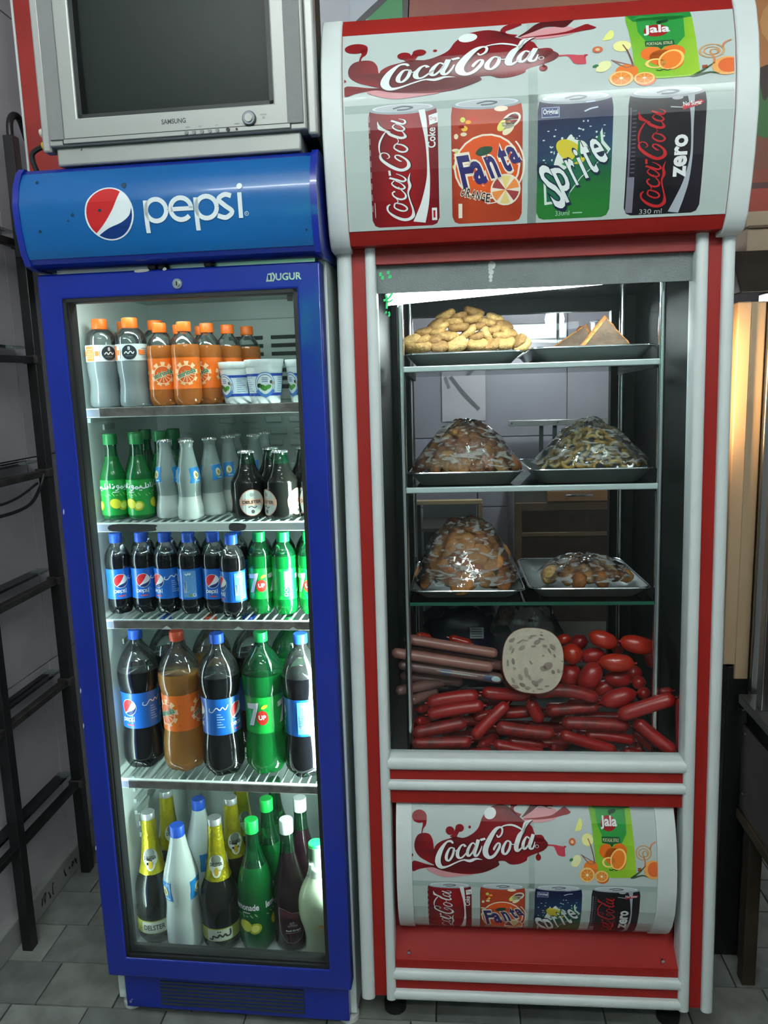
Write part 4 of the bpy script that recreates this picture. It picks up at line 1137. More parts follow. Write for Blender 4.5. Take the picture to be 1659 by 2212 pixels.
G3 = 'small soda bottles on the third shelf'
pp = [(-.2335, .130, 8, 'leftmost'), (-.178, .138, -4, 'second from left'), (-.122, .135, -48, 'third from left, logo turned away'), (-.066, .130, 125, 'fourth from left, back label facing front'), (-.0095, .132, -14, 'fifth from left, logo near its left edge'), (.040, .106, 165, 'rightmost cola, standing slightly forward')]
for x, y, r, w in pp: K_pep.put(x, y, Z3, r, 'cola_bottle', 'small cola bottle with blue cap, front row, ' + w, G3)
for k, x in enumerate((-.205, -.149, -.093, -.037, .019, .075)):
    K_pep.put(x, .205, Z3, 20 * k, 'cola_bottle', 'small cola bottle in the second row, %s from left' % ('first', 'second', 'third', 'fourth', 'fifth', 'sixth')[k], G3)
for x, y, r, w in ((.0945, .134, -8, 'left one in front with big white seven'), (.1495, .130, 112, 'middle one in front with bar code facing'), (.2065, .134, -20, 'right one cut off by the door frame')):
    K_7.put(x, y, Z3, r, 'lemon_soda_bottle', 'small green lemon soda bottle, ' + w, G3)
for k, x in enumerate((.131, .185, .2395)):
    K_7.put(x, .203 + .012 * (k % 2), Z3, 30, 'lemon_soda_bottle', 'green lemon soda bottle in the second row, %s' % ('left of three', 'middle of three', 'right of three')[k], G3)

G4 = 'big soda bottles on the lowest shelf'
K_pepL.put(-.217, .150, Z4, -38, 'cola_bottle', 'big cola bottle, leftmost on lowest shelf, logo at its left edge', G4)
K_mirL.put(-.114, .140, Z4, -52, 'orange_soda_bottle', 'big orange soda bottle in front with red-orange cap', G4)
K_pepL.put(-.0145, .126, Z4, -80, 'cola_bottle', 'big cola bottle between the orange and the green bottle', G4)
K_7L.put(.083, .140, Z4, -14, 'lemon_soda_bottle', 'big green lemon soda bottle in front with large seven', G4)
K_pepL.put(.177, .130, Z4, 140, 'cola_bottle', 'big cola bottle at right with light blue back label', G4)
for K, x, y, n, w in ((K_pepL, -.190, .262, 'cola_bottle', 'big cola bottle in second row behind the leftmost one'), (K_mirL, -.078, .262, 'orange_soda_bottle', 'big orange soda bottle in second row, red cap just visible'),
                      (K_pepL, .0225, .258, 'cola_bottle', 'big cola bottle in second row behind the middle one'), (K_7L, .118, .262, 'lemon_soda_bottle', 'big green lemon soda bottle in second row'), (K_pepL, .218, .255, 'cola_bottle', 'big cola bottle in second row at the far right')):
    K.put(x, y, Z4, 30, n, w, G4)

G5 = 'bottles on the floor of the blue cooler'
K_delL.put(-.2228, .145, ZF, -8, 'malt_bottle', 'tall malt bottle with yellow foil neck, front left corner', G5)
K_delL.put(-.219, .245, ZF, 20, 'malt_bottle', 'tall foil-necked malt bottle behind the front left one', G5)
K_dogL.put(-.1405, .118, ZF, 2, 'yoghurt_drink_bottle', 'white yoghurt drink bottle with blue cap in front', G5)
K_dogL.put(-.131, .235, ZF, -35, 'yoghurt_drink_bottle', 'white yoghurt drink bottle with blue cap standing behind', G5)
K_delL.put(-.0535, .132, ZF, -126, 'malt_bottle', 'tall malt bottle with yellow foil, front row, centre', G5)
K_delL.put(-.0435, .222, ZF, 15, 'malt_bottle', 'tall foil-necked malt bottle right behind the centre one', G5)
K_delL.put(-.048, .318, ZF, -100, 'malt_bottle', 'rearmost tall foil-necked malt bottle, torn foil edge', G5)
K_lemL.put(.034, .138, ZF, -34, 'lemonade_bottle', 'tall green lemonade bottle in front with bright green cap', G5)
K_lemL.put(.0445, .232, ZF, 30, 'lemonade_bottle', 'tall green lemonade bottle in the second row', G5)
K_lemL2.put(.040, .325, ZF, 30, 'lemonade_bottle', 'rearmost tall green lemonade bottle with dark green cap', G5)
K_gra.put(.1175, .140, ZF, 4, 'grape_drink_bottle', 'dark red grape drink bottle with whitish cap in front', G5)
K_gra.put(.1285, .235, ZF, 30, 'grape_drink_bottle', 'dark red grape drink bottle standing behind the front one', G5)
K_pal.put(.196, .098, ZF, 5, 'pale_drink_bottle', 'waisted pale drink bottle with green cap beside the door frame', G5)
K_pal.put(.211, .203, ZF, 40, 'pale_drink_bottle', 'pale drink bottle with green cap behind the waisted one', G5)

# ---------------------------------------------------------------- food case (red and white)
M_red = mat('case_red', (0.27, 0.010, 0.007), 0.45, var=0.08, vscale=6, spec=0.3)
M_red_shaded = mat('case_red_matt_shaded', (0.24, 0.010, 0.008), 0.55, var=0.08, vscale=8)  # darker, matter red: the shade under the header put into the colour
M_cw = mat('case_white', (0.62, 0.68, 0.67), 0.45, var=0.05, vscale=10, bump=0.12, bscale=260)
M_mirror = mat('case_inner_wall', (0.030, 0.042, 0.039), 0.45, metal=0.0, spec=0.15, var=0.15, vscale=3)
M_greyfilm = mat('case_top_grey', (0.16, 0.19, 0.19), 0.55, bump=0.4, bscale=350, var=0.1, vscale=20)
OC = Vector((0.1537, 0.0, 0.12))
CT = radians(-2.2)
MC = Matrix.Translation(OC) @ Matrix.Rotation(CT, 4, 'X')
cf = empty('food_case', OC); cf.rotation_euler = (CT, 0, 0)
tag(cf, 'tall red and white glass food case with soft drink artwork on its header', 'display case')
XL = (-0.374, -0.345, -0.3185, -0.298); XR = (0.306, 0.3285, 0.354, 0.377)
def round_strip(x0, x1, y0, y1, n=8):
    """rounded front bead, outline in (x, y), front towards -y"""
    w = x1 - x0
    pts = [(x0, y1)]
    for k in range(n + 1):
        t = pi - pi * k / n
        pts.append(((x0 + x1) / 2 + w / 2 * cos(t), y0 + (w * 0.32) * (1 - sin(t))))
    pts.append((x1, y1))
    return pts
for (a0, a1), nme in (((XL[0], XL[1]), 'outer_post'), ((XL[2], XL[3]), 'inner_post'), ((XR[0], XR[1]), 'inner_post'), ((XR[2], XR[3]), 'outer_post')):
    MB().extrude(round_strip(a0, a1, -0.012, 0.035), 'z', -0.010, 1.600).build(nme, M_cw, cf, smooth=True, angle=50)
box_obj('red_strip', XL[1] - .002, XL[2] + .002, 0.0, 0.035, -0.008, 1.600, M_red, cf, 0.001)
box_obj('red_strip', XR[1] - .002, XR[2] + .002, 0.0, 0.035, -0.008, 1.600, M_red, cf, 0.001)
x0, x1 = XL[3] - .004, XR[0] + .004
def hbar(name, z0, z1, m):
    if m is M_cw:
        w = z1 - z0; pts = [(0.035, z0)] + [(-0.012 + w * .32 * (1 - sin(pi * k / 8)), (z0 + z1) / 2 - w / 2 * cos(pi * k / 8)) for k in range(9)] + [(0.035, z1)]
        MB().extrude(pts, 'x', x0, x1).build(name, m, cf, smooth=True, angle=50)
    else:
        box_obj(name, x0, x1, 0.0, 0.035, z0, z1, m, cf, 0.001)
hbar('white_rail', 0.524, 0.551, M_cw); hbar('red_rail', 0.500, 0.524, M_red); hbar('white_rail', 0.479, 0.500, M_cw); hbar('red_rail', 0.447, 0.479, M_red)
hbar('white_rail', 0.037, 0.061, M_cw); hbar('red_rail', 0.012, 0.037, M_red); hbar('white_rail', -0.010, 0.012, M_cw)
MB().extrude([(0.0, 0.061), (0.0, 0.082), (0.006, 0.085), (0.062, 0.128), (0.062, 0.061)], 'x', x0, x1).build('sloped_sill', M_red, cf, 0.001)
for x in (-0.268, 0.276): disc('sill_screw', 0.0035, -0.002, 0.003, M_chrome, cf, 12, (x, 0.007, 0.094))
hbar('red_rail', 1.560, 1.606, M_red_shaded)
# cabinet shell
box_obj('side_panel', -0.366, -0.352, 0.035, 0.60, 0.0, 1.95, M_cw, cf, 0.002)
box_obj('side_panel', 0.355, 0.369, 0.035, 0.60, 0.0, 1.95, M_cw, cf, 0.002)
box_obj('inner_wall', -0.318, -0.312, 0.036, 0.585, 0.50, 1.56, M_mirror, cf)
box_obj('inner_wall', 0.323, 0.329, 0.036, 0.585, 0.50, 1.56, M_mirror, cf)
box_obj('case_ceiling', -0.312, 0.323, 0.036, 0.585, 1.556, 1.575, mat('case_lid', (0.30, 0.34, 0.36), 0.25, metal=0.4), cf)
box_obj('case_floor', -0.312, 0.323, 0.036, 0.585, 0.470, 0.4880, mat('case_floor_dark', (0.03, 0.04, 0.04), 0.35), cf)
box_obj('top_band', -0.300, 0.308, 0.014, 0.020, 1.508, 1.562, M_greyfilm, cf)
box_obj('door_glass', -0.300, 0.308, 0.022, 0.027, 0.549, 1.562, M_pane, cf)
box_obj('base_panel', -0.352, 0.355, 0.070, 0.60, 0.0, 0.47, M_black, cf)
# back door glass with steel frame
for (a0, a1, c0, c1) in ((-0.312, -0.262, 0.50, 1.556), (0.262, 0.323, 0.50, 1.556), (-0.262, 0.262, 1.520, 1.556), (-0.262, 0.262, 0.50, 0.56)):
    box_obj('back_frame', a0, a1, 0.555, 0.585, c0, c1, M_mirror, cf)
box_obj('back_glass', -0.262, 0.262, 0.566, 0.570, 0.56, 1.52, M_pane, cf)
# feet
for x in (-0.31, 0.315):
    for y in (0.10, 0.50):
        MB().lathe([(0.026, -0.122 - y * .038), (0.026, -0.10), (0.014, -0.095), (0.014, 0.0)], 16, (x, y)).build('foot', M_rubber, cf, smooth=True)
# inner shelf posts and shelves
for x in (-0.258, 0.270):
    MB().tube([(x, 0.086, 0.50), (x, 0.086, 1.556)], 0.0075, 12).build('shelf_post', M_chrome, cf, smooth=True)
    MB().tube([(x, 0.46, 0.50), (x, 0.46, 1.556)], 0.0075, 12).build('shelf_post', M_chrome, cf, smooth=True)
M_shtrim = mat('shelf_trim', (0.62, 0.72, 0.72), 0.35, metal=0.3)
for i, zz in enumerate((1.366, 1.113)):
    t = empty('case_shelf', MC @ Vector((0, 0, zz))); t.rotation_euler = (CT, 0, 0)
    tag(t, ('upper' if i == 0 else 'middle') + ' metal-edged shelf inside the food case', 'shelf')
    box_obj('shelf_plate', -0.250, 0.262, 0.090, 0.445, -0.007, 0.0, M_sglass, t)
    box_obj('shelf_trim', -0.254, 0.266, 0.078, 0.0895, -0.011, 0.001, M_shtrim, t, 0.002)
    for x in (-0.252, 0.256):
        box_obj('shelf_bracket', x, x + 0.008, 0.09, 0.44, -0.017, -0.0075, M_mirror, t)
t = empty('glass_shelf', MC @ Vector((0, 0, 0.864))); t.rotation_euler = (CT, 0, 0)
tag(t, 'lowest bare glass shelf with a green edge in the food case', 'shelf')
box_obj('glass_plate', -0.252, 0.264, 0.084, 0.445, -0.007, 0.0, M_sglass, t)
box_obj('glass_edge', -0.252, 0.264, 0.0805, 0.0845, -0.007, 0.0, mat('green_glass_edge', (0.005, 0.10, 0.055), 0.15, coat=0.5), t)
# tube lamp under the lid
lp = empty('case_lamp', (0, 0, 0), 0, cf)
MB().tube([(-0.285, 0.075, 1.503), (0.255, 0.080, 1.534)], 0.0115, 14).build('lamp_tube', mat('case_tube', (1, 1, 1), 0.4, emit=(0.90, 0.99, 1.0), estr=12.0), lp, smooth=True)
area_light('lamp_light', (-0.015, 0.085, 1.495), (radians(14), radians(3.3), 0), 0.50, 0.03, W_CASE, (0.86, 0.97, 1.0), lp)
# green strokes paint in the sign's reflection, with pale blots on the glass
a = Art()
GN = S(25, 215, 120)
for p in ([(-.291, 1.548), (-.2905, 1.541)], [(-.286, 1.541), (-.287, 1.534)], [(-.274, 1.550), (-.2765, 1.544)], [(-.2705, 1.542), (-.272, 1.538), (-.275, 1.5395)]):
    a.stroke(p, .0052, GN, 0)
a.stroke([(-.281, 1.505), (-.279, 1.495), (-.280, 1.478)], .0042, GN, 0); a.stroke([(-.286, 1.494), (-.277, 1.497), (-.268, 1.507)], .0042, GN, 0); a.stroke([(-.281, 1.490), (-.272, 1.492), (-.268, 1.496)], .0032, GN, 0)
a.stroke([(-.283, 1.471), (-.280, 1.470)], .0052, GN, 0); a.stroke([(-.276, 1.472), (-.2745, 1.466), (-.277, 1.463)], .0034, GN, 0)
for x, v, r in ((-.073, 1.553, .007), (-.0745, 1.540, .005), (-.0755, 1.531, .004), (-.076, 1.546, .004), (-.0755, 1.524, .003)):
    a.poly([(x - r, v), (x - r * .3, v + r), (x + r, v + r * .4), (x + r * .6, v - r), (x - r * .7, v - r * .8)], (0.55, 0.60, 0.58), 0)
a.build('glass_mark_and_reflection', lambda u, v, q: (u, 0.0135 - q, v), M_ink, cf)

# ---------------------------------------------------------------- artwork
CW = S(222, 230, 228); MAR, DMAR, PNK = S(126, 13, 22), S(74, 7, 14), S(205, 145, 150)
def T5(x, y): return (-.095 + .0003867 * x, -.034 + .00058 * y)
def T6(x, y): return (.490 + .0003753 * x, -.0736 + .000563 * y)
SCRIPT = [  # strokes of the flowing script: points and widths
    ([(690, 462), (668, 440), (620, 452), (565, 520), (530, 600), (528, 660), (560, 700), (625, 692), (720, 650), (800, 622), (868, 630), (935, 608), (1005, 616)], [16, 26, 20, 38, 48, 50, 44, 22, 16, 18, 34, 24, 2]),
    ([(690, 505), (655, 510), (622, 570), (618, 620), (645, 632), (682, 585), (700, 520), (690, 505)], [18, 18, 26, 26, 20, 22, 20, 18]),
    ([(690, 505), (715, 535), (745, 515)], [12, 10, 8]),
    ([(822, 492), (805, 470), (770, 490), (738, 550), (745, 598), (785, 598), (840, 545), (866, 520)], [26, 18, 20, 30, 30, 18, 14, 10]),
    ([(930, 470), (900, 452), (860, 500), (842, 560), (860, 582), (900, 540), (930, 480)], [16, 16, 26, 28, 22, 14, 12]),
    ([(962, 420), (940, 490), (920, 550), (930, 580), (955, 568), (985, 520), (1000, 480)], [32, 32, 30, 26, 18, 12, 8]),
    ([(985, 424), (1036, 410)], [26, 24]),
    ([(1160, 372), (1175, 395), (1210, 370), (1222, 325), (1200, 303), (1150, 325), (1085, 410), (1040, 500), (1040, 560), (1075, 592), (1130, 570), (1180, 500), (1190, 455), (1165, 452), (1130, 500), (1128, 520)], [10, 14, 16, 16, 22, 34, 46, 50, 50, 42, 28, 24, 18, 18, 20, 10]),
    ([(1200, 305), (1260, 285), (1330, 282), (1400, 305), (1440, 330)], [10, 16, 22, 20, 8]),
    ([(1295, 430), (1262, 430), (1225, 490), (1222, 540), (1250, 555), (1288, 510), (1304, 450), (1295, 430)], [18, 18, 28, 28, 22, 24, 20, 18]),
    ([(1300, 440), (1330, 460), (1365, 440)], [12, 9, 8]),
    ([(1500, 248), (1465, 262), (1440, 330), (1400, 380), (1365, 470), (1372, 518), (1410, 500), (1436, 470)], [22, 26, 30, 42, 42, 36, 16, 10]),
    ([(1430, 370), (1462, 300), (1500, 250), (1545, 232)], [8, 18, 24, 4]),
    ([(1505, 400), (1478, 385), (1445, 430), (1435, 480), (1455, 500), (1490, 460), (1512, 405)], [16, 16, 26, 28, 22, 14, 12]),
    ([(1548, 360), (1520, 430), (1505, 475), (1518, 498), (1545, 485), (1562, 430)], [30, 32, 28, 24, 16, 6]),
]
def script(a, M, k, col, lay):
    """M maps design point -> art space, k = width factor"""
    for pts, ws in SCRIPT:
        a.stroke([M(*p) for p in pts], [w * k for w in ws], col, lay)
def flat(x, y):
    p = (x - 500) / 1060.0; q = (715 - y) / 1060.0 - 0.16 * p
    return p, q
CAN_V0, CAN_V1 = .462, .988
ASP = .338 / .676      # art height over width, roughly, for round things
def vlen(du): return du * 1.55

def artwork(parent, mp, V1, cv):
    """prints the whole poster on a curved panel: background bands, splash, script, fruit can, four cans"""
    kw = dict(cu=frange(0, 1, 6), cv=cv, clip=(0, 1, 0.0, V1), lift=0.00016)
    def B(a, name): return a.build(name, mp, M_ink_gl, parent, **kw)
    a = Art()
    GT_ = S(150, 168, 162)
    a.rect(0, .462, 1, .50, GT_, 0); a.rect(.483, 0, .507, 1, S(165, 182, 176), 0)
    a.rect(0, .50, 1, 1.0, S(176, 190, 185), 0)
    B(a, 'print_background')
    # splash
    a = Art()
    P = lambda pts: [T5(*p) for p in pts]
    def grad(u, v): return lerp3(MAR, DMAR, 0.5 + 0.5 * sin(u * 31 + v * 9))
    a.poly(P([(400, 715), (470, 770), (600, 810), (760, 795), (900, 770), (700, 740), (520, 700)]), PNK, 1)
    a.poly(P([(258, 645), (230, 700), (255, 752), (330, 725), (460, 705), (560, 735), (700, 760), (860, 770), (1000, 750), (1100, 712), (1180, 665), (1175, 628), (1240, 625), (1300, 655), (1390, 650), (1470, 615), (1485, 580), (1560, 548), (1660, 505), (1700, 445), (1640, 388), (1590, 395), (1558, 345), (1535, 290), (1490, 262), (1440, 232), (1380, 190), (1320, 140), (1250, 112), (1180, 112), (1085, 142), (1010, 220), (960, 320), (880, 380), (800, 408), (720, 400), (640, 420), (560, 445), (505, 485), (485, 520), (475, 440), (440, 382), (375, 370), (310, 392), (276, 460), (282, 540), (335, 605), (420, 650), (485, 682), (400, 672), (320, 650)]), grad, 2)
    a.ell(*T5(330, 222), .031, .033, MAR, 2); a.stroke(P([(385, 235), (385, 290), (365, 330), (355, 375)]), [.02, .014, .006, .004], MAR, 2)
    a.ell(*T5(660, 345), .018, .023, MAR, 2); a.ell(*T5(765, 318), .018, .021, MAR, 2); a.stroke(P([(745, 330), (715, 380), (690, 410)]), [.02, .02, .03], MAR, 2)
    a.ell(*T5(872, 308), .0055, .008, MAR, 2); a.ell(*T5(1095, 185), .024, .030, CW, 3, rot=20)
    a.ell(*T5(232, 585), .011, .012, MAR, 2)
    a.stroke(P([(1455, 62), (1385, 85), (1335, 130), (1350, 170), (1420, 200)]), [.012, .030, .016, .010, .016], MAR, 2)
    Q = lambda pts: [T6(*p) for p in pts]
    a.poly(Q([(-70, 300), (60, 220), (180, 200), (290, 220), (300, 290), (150, 330), (0, 330)]), PNK, 1)
    a.stroke(Q([(-80, 290), (0, 235), (80, 170), (170, 150), (250, 165), (275, 172)]), [.004, .018, .034, .052, .060, .05], DMAR, 2)
    a.stroke(Q([(-60, 305), (100, 298), (250, 280), (350, 245), (405, 225), (425, 215)]), [.004, .010, .014, .030, .040, .034], MAR, 2)
    a.poly(Q([(0, 470), (60, 450), (130, 450), (155, 490), (120, 540), (40, 590), (-20, 610), (-60, 560)]), MAR, 2)
    a.stroke(Q([(-40, 605), (60, 570), (150, 548), (250, 545), (310, 575), (350, 598), (375, 600)]), [.02, .02, .012, .010, .036, .062, .055], S(190, 62, 78), 1)
    a.ell(*T6(85, 668), .011, .019, MAR, 2); a.poly(Q([(68, 660), (88, 610), (104, 660)]), MAR, 2, smooth=False)
    B(a, 'splash_print')
    a = Art()
    script(a, lambda x, y: T5(x + 5, y + 6), .00046 * 1.45, S(70, 10, 14), 3)
    script(a, T5, .00046, CW, 4)
    a.ring(*T6(72, 556), .0065, .009, .0022, CW, 4, n=14)
    B(a, 'script_print')
    # green fruit can
    a = Art()
    def gcan(u, v):
        s = (u - .735) / .17
        return lerp3(lerp3(S(42, 146, 48), S(128, 186, 40), v / .42), S(168, 205, 48), abs(s - .35) * .9 if s > .35 else (.35 - s) * .8)
    P6 = [(652, 125), (1085, 125), (1098, 200), (1110, 420), (1135, 830), (1080, 858), (900, 866), (760, 855), (705, 820), (690, 560), (670, 320), (655, 220)]
    a.poly(Q(P6), gcan, 1, smooth=False)
    a.poly(Q([(655, 125), (1085, 125), (1095, 190), (960, 215), (700, 205)]), S(30, 125, 55), 2, smooth=False)
    a.poly(Q([(720, 150), (1040, 150), (1040, 420), (980, 520), (800, 500), (730, 330)]), S(40, 140, 60), 2, smooth=False)
    a.ell(*T6(852, 330), .031, .040, S(150, 30, 30), 3, rot=0); a.text('Jala', *T6(856, 322), .068, CW, 4, bold=.03, width=.066, flip=True)
    a.ell(*T6(905, 225), .014, .010, S(20, 70, 35), 3, rot=-35); a.ell(*T6(875, 235), .007, .012, S(20, 70, 35), 3)
    a.poly(Q([(772, 450), (965, 452), (972, 505), (900, 520), (880, 550), (860, 520), (775, 508)]), S(18, 80, 45), 3, smooth=False); a.text('PORTAGAL SITRUS', *T6(870, 482), .018, S(220, 220, 170), 4, width=.064, flip=True)
    for (x, y, r) in ((815, 590, 72), (960, 590, 78), (885, 640, 85), (940, 690, 88)): a.ell(*T6(x, y), r * .00038, r * .00058, S(226, 110, 30), 3)
    a.ell(*T6(945, 668), .032, .062, S(250, 200, 110), 4, rot=8); a.ell(*T6(942, 670), .026, .053, S(232, 122, 35), 5, rot=8); a.ring(*T6(840, 700), .022, .026, .008, S(248, 205, 120), 5, n=18)
    a.stroke([T6(845, 772), T6(870, 780), T6(895, 768), T6(920, 780), T6(945, 770)], .006, S(30, 70, 30), 4)
    B(a, 'fruit_can_print')
    a = Art()
    def slice_(x, y, rx, ry):
        a.ell(*T6(x, y), rx, ry, S(238, 190, 110), 3); a.ell(*T6(x, y), rx * .88, ry * .88, S(240, 215, 150), 4); a.ell(*T6(x, y), rx * .80, ry * .80, S(226, 135, 45), 5)
        for k in range(8): a.stroke([T6(x, y), (T6(x, y)[0] + rx * .8 * cos(k * pi / 4), T6(x, y)[1] + ry * .8 * sin(k * pi / 4))], .0016, S(240, 200, 130), 6)
        a.ell(*T6(x, y), rx * .16, ry * .16, S(245, 235, 215), 7)
    a.ell(*T6(650, 762), .029, .042, S(226, 118, 40), 2); slice_(610, 838, .031, .046); a.ell(*T6(775, 868), .026, .036, S(215, 95, 30), 2); slice_(765, 850, .027, .036)
    a.ell(*T6(455, 505), .0135, .020, S(190, 100, 60), 3); a.ell(*T6(455, 505), .006, .009, S(225, 190, 150), 4)
    a.ell(*T6(620, 485), .023, .034, S(232, 228, 150), 2); a.poly(Q([(490, 400), (545, 290), (570, 330), (555, 390), (525, 402)]), S(225, 228, 130), 2)
    a.poly(Q([(440, 740), (470, 650), (530, 640), (545, 690), (500, 752)]), S(228, 230, 170), 2); a.ell(*T6(440, 685), .007, .010, S(40, 110, 60), 3, rot=30)
    for p in ([(545, 630), (600, 660), (680, 700)], [(560, 640), (640, 720), (700, 700)], [(625, 470), (660, 560), (690, 690)], [(650, 520), (680, 640), (690, 720)]): a.stroke(Q(p), .004, S(150, 105, 90), 3)
    B(a, 'citrus_print')
    a = Art()
    a.ring(*T6(1215, 600), .030, .040, .006, S(200, 160, 110), 2, n=20); a.ring(*T6(1215, 600), .020, .024, .004, S(210, 150, 90), 2, n=14); a.ring(*T6(1230, 610), .010, .016, .004, S(200, 140, 80), 2, n=12)
    for p in ([(1285, 570), (1300, 520), (1345, 490)], [(1215, 640), (1230, 690), (1225, 740)]): a.stroke(Q(p), .006, S(205, 130, 90), 2)
    a.ell(*T6(1312, 770), .037, .056, S(232, 165, 90), 2); a.ell(*T6(1325, 765), .027, .044, S(222, 105, 50), 3)
    for p in ([(1080, 865), (1160, 800), (1230, 730)], [(1100, 860), (1200, 830), (1260, 850)]): a.stroke(Q(p), [.010, .008, .004], S(60, 80, 50), 2)
    a.rect(*T6(1150, 750), *T6(1185, 785), S(150, 70, 40), 2)
    B(a, 'orange_and_glass_print')
    # the four cans
    def can(u0, u1, body, draw, name):
        a = Art(); w = u1 - u0
        def C(s, t): return (u0 + w * s, CAN_V0 + (CAN_V1 - CAN_V0) * t)
        shp = [(.03, .055), (.97, .055), (.985, .075), (1.0, .14), (1.0, .94), (.965, .985), (.90, 1.0), (.10, 1.0), (.035, .985), (0, .94), (0, .14), (.015, .075)]
        a.poly([C(*p) for p in shp], body, 1, smooth=False)
        lid = [C(.5 + .49 * cos(t), .052 + .045 * sin(t)) for t in frange(0, 2 * pi, 30)[:-1]]
        a.poly(lid, S(150, 160, 165), 2, smooth=False)
        a.poly([C(.5 + .44 * cos(t), .045 + .033 * sin(t)) for t in frange(0, 2 * pi, 30)[:-1]], S(205, 212, 215), 3, smooth=False)
        a.poly([C(.5 + .40 * cos(t), .048 + .027 * sin(t)) for t in frange(0, 2 * pi, 30)[:-1]], S(178, 188, 192), 4, smooth=False)
        a.stroke([C(.36, .05), (C(.5, .035)), C(.64, .045), C(.56, .06), C(.42, .062)], .006, S(90, 98, 105), 5)
        draw(a, C, w)
        B(a, name)
    RDC = S(170, 20, 30)
    def d_coke(a, C, w):
        def M(x, y):
            p, q = flat(x, y); return C(.615 - q * 1.62, .965 - p * .83)
        script(a, lambda x, y: (M(x, y)[0] + .0022, M(x, y)[1]), .00029, S(60, 8, 12), 3); script(a, M, .00024, CW, 4)
        a.stroke([C(.77, .06), C(.80, .16), C(.835, .32), C(.85, .50), (C(.845, .64)), C(.79, .82), C(.70, .97)], [.017, .015, .008, .006, .010, .022, .034], CW, 4)
        a.text('Coke', *C(.905, .30), .022, CW, 4, rot=-90, width=.085, bold=.02, flip=True)
        a.poly([C(.87, .12), C(1.0, .10), C(1.0, .18), C(.88, .20)], CW, 4, smooth=False); a.text('Orig', *C(.935, .15), .020, RDC, 5, width=.018, flip=True)
        a.rect(*C(.89, .86), *C(.965, .96), CW, 4); a.rect(*C(.91, .88), *C(.94, .94), RDC, 5)
        for k in range(9): a.rect(*C(.0, .10 + .09 * k), *C(.022, .15 + .09 * k), S(150, 110, 115), 4)
        a.rect(*C(.045, .80), *C(.052, .92), CW, 4)
    can(.062, .246, lambda u, v: lerp3(S(142, 15, 24), S(98, 9, 17), abs((u - .154) / .092) ** 2), d_coke, 'cola_can_print')
    def d_fanta(a, C, w):
        OL = S(236, 225, 205); PU = S(42, 40, 98)
        random.seed(21)
        for k in range(34):
            t = random.uniform(.9, 5.4) if k > 16 else random.uniform(2.4, 4.0); r = random.uniform(.40, .52)
            s_, t_ = .5 + r * cos(t) * .95, .44 + .30 * sin(t) * random.uniform(.9, 1.25)
            if t_ < .12 or s_ < .05 or s_ > .93 or t_ > .56: continue
            a.ell(*C(s_, t_), random.uniform(.005, .010), random.uniform(.006, .012), random.choice([S(235, 190, 70), S(225, 215, 180), S(245, 160, 50), S(190, 50, 40), S(200, 205, 90)]), 2, n=10)
        for (s_, t_, rx, ry, c) in ((.84, .20, .022, .036, S(235, 230, 215)), (.85, .195, .015, .026, S(150, 35, 50)), (.74, .23, .014, .030, S(225, 225, 120)), (.80, .27, .012, .026, S(235, 225, 190))): a.ell(*C(s_, t_), rx, ry, c, 3, rot=25)
        a.ell(*C(.50, .555), .088, .137, OL, 3); a.ell(*C(.50, .555), .083, .129, S(214, 84, 30), 4)
        a.ring(*C(.50, .555), .098, .155, .0045, OL, 3, a0=-40, a1=90)
        a.poly([C(.34, .445), C(.40, .405), C(.50, .395), C(.575, .405), C(.56, .44), C(.48, .465), C(.40, .47)], S(32, 70, 48), 5)
        for bold, col, lay in ((.10, OL, 5), (.035, PU, 6)):
            for ch, s_, t_, hh, rr in (('F', .20, .585, .135, -8), ('a', .38, .60, .10, -12), ('n', .575, .56, .095, -14), ('t', .735, .50, .115, -14), ('a', .87, .475, .075, -16)):
                a.text(ch, *C(s_, t_), hh * (1.18 if lay == 5 else 1.0), col, lay, rot=rr, bold=bold, width=w * (.215 if lay == 5 else .175) * (1.0 if ch in 'Fa' and s_ < .8 else (.72 if ch in 't' else .82)), flip=True)
        for i, ch in enumerate('ORANGE'): a.text(ch, *C(.165 + .07 * i, .745 + .012 * i), .042, OL, 5, rot=14 - 2 * i, bold=.08, width=w * .075, flip=True)
        for i, ch in enumerate('ORANGE'): a.text(ch, *C(.165 + .07 * i, .745 + .012 * i), .036, S(40, 30, 40), 6, rot=14 - 2 * i, bold=.02, width=w * .058, flip=True)
        a.ell(*C(.765, .745), .040, .066, OL, 5)
        for k in range(6):
            c0 = C(.765, .745); t0 = radians(60 * k + 10)
            a.poly([c0] + [(c0[0] + .036 * cos(t0 + x), c0[1] + .059 * sin(t0 + x)) for x in (0, .25, .5, .75)], (S(150, 60, 60), S(226, 205, 130), S(232, 140, 70))[k % 3], 6, smooth=False)
        a.rect(*C(.09, .84), *C(.145, .955), OL, 4); a.ell(*C(.70, .10), .018, .012, S(245, 225, 205), 3)
    can(.281, .468, lambda u, v: lerp3(S(184, 72, 34), S(150, 48, 28), max(0, abs((u - .385) / .1) ** 2 + (.12 if v > .9 else 0))), d_fanta, 'orange_can_print')
    def d_sprite(a, C, w):
        random.seed(4)
        for k in range(90):
            t = random.uniform(0, 2 * pi); r = abs(random.gauss(.18, .12)); s_, t_ = .45 + r * 1.5 * cos(t), .46 + r * .8 * sin(t)
            if .04 < s_ < .95 and .24 < t_ < .62: a.ell(*C(s_, t_), random.uniform(.0015, .0035), random.uniform(.002, .005), S(200, 220, 215), 2, n=7)
        OUTL = S(205, 222, 210)
        st = [(.045, .60), (.42, .585), (.62, .52), (.80, .38), (.86, .30), (.88, .40), (.98, .47), (.92, .52), (.60, .68), (.45, .80), (.41, .90), (.28, .875), (.11, .885), (.09, .72)]
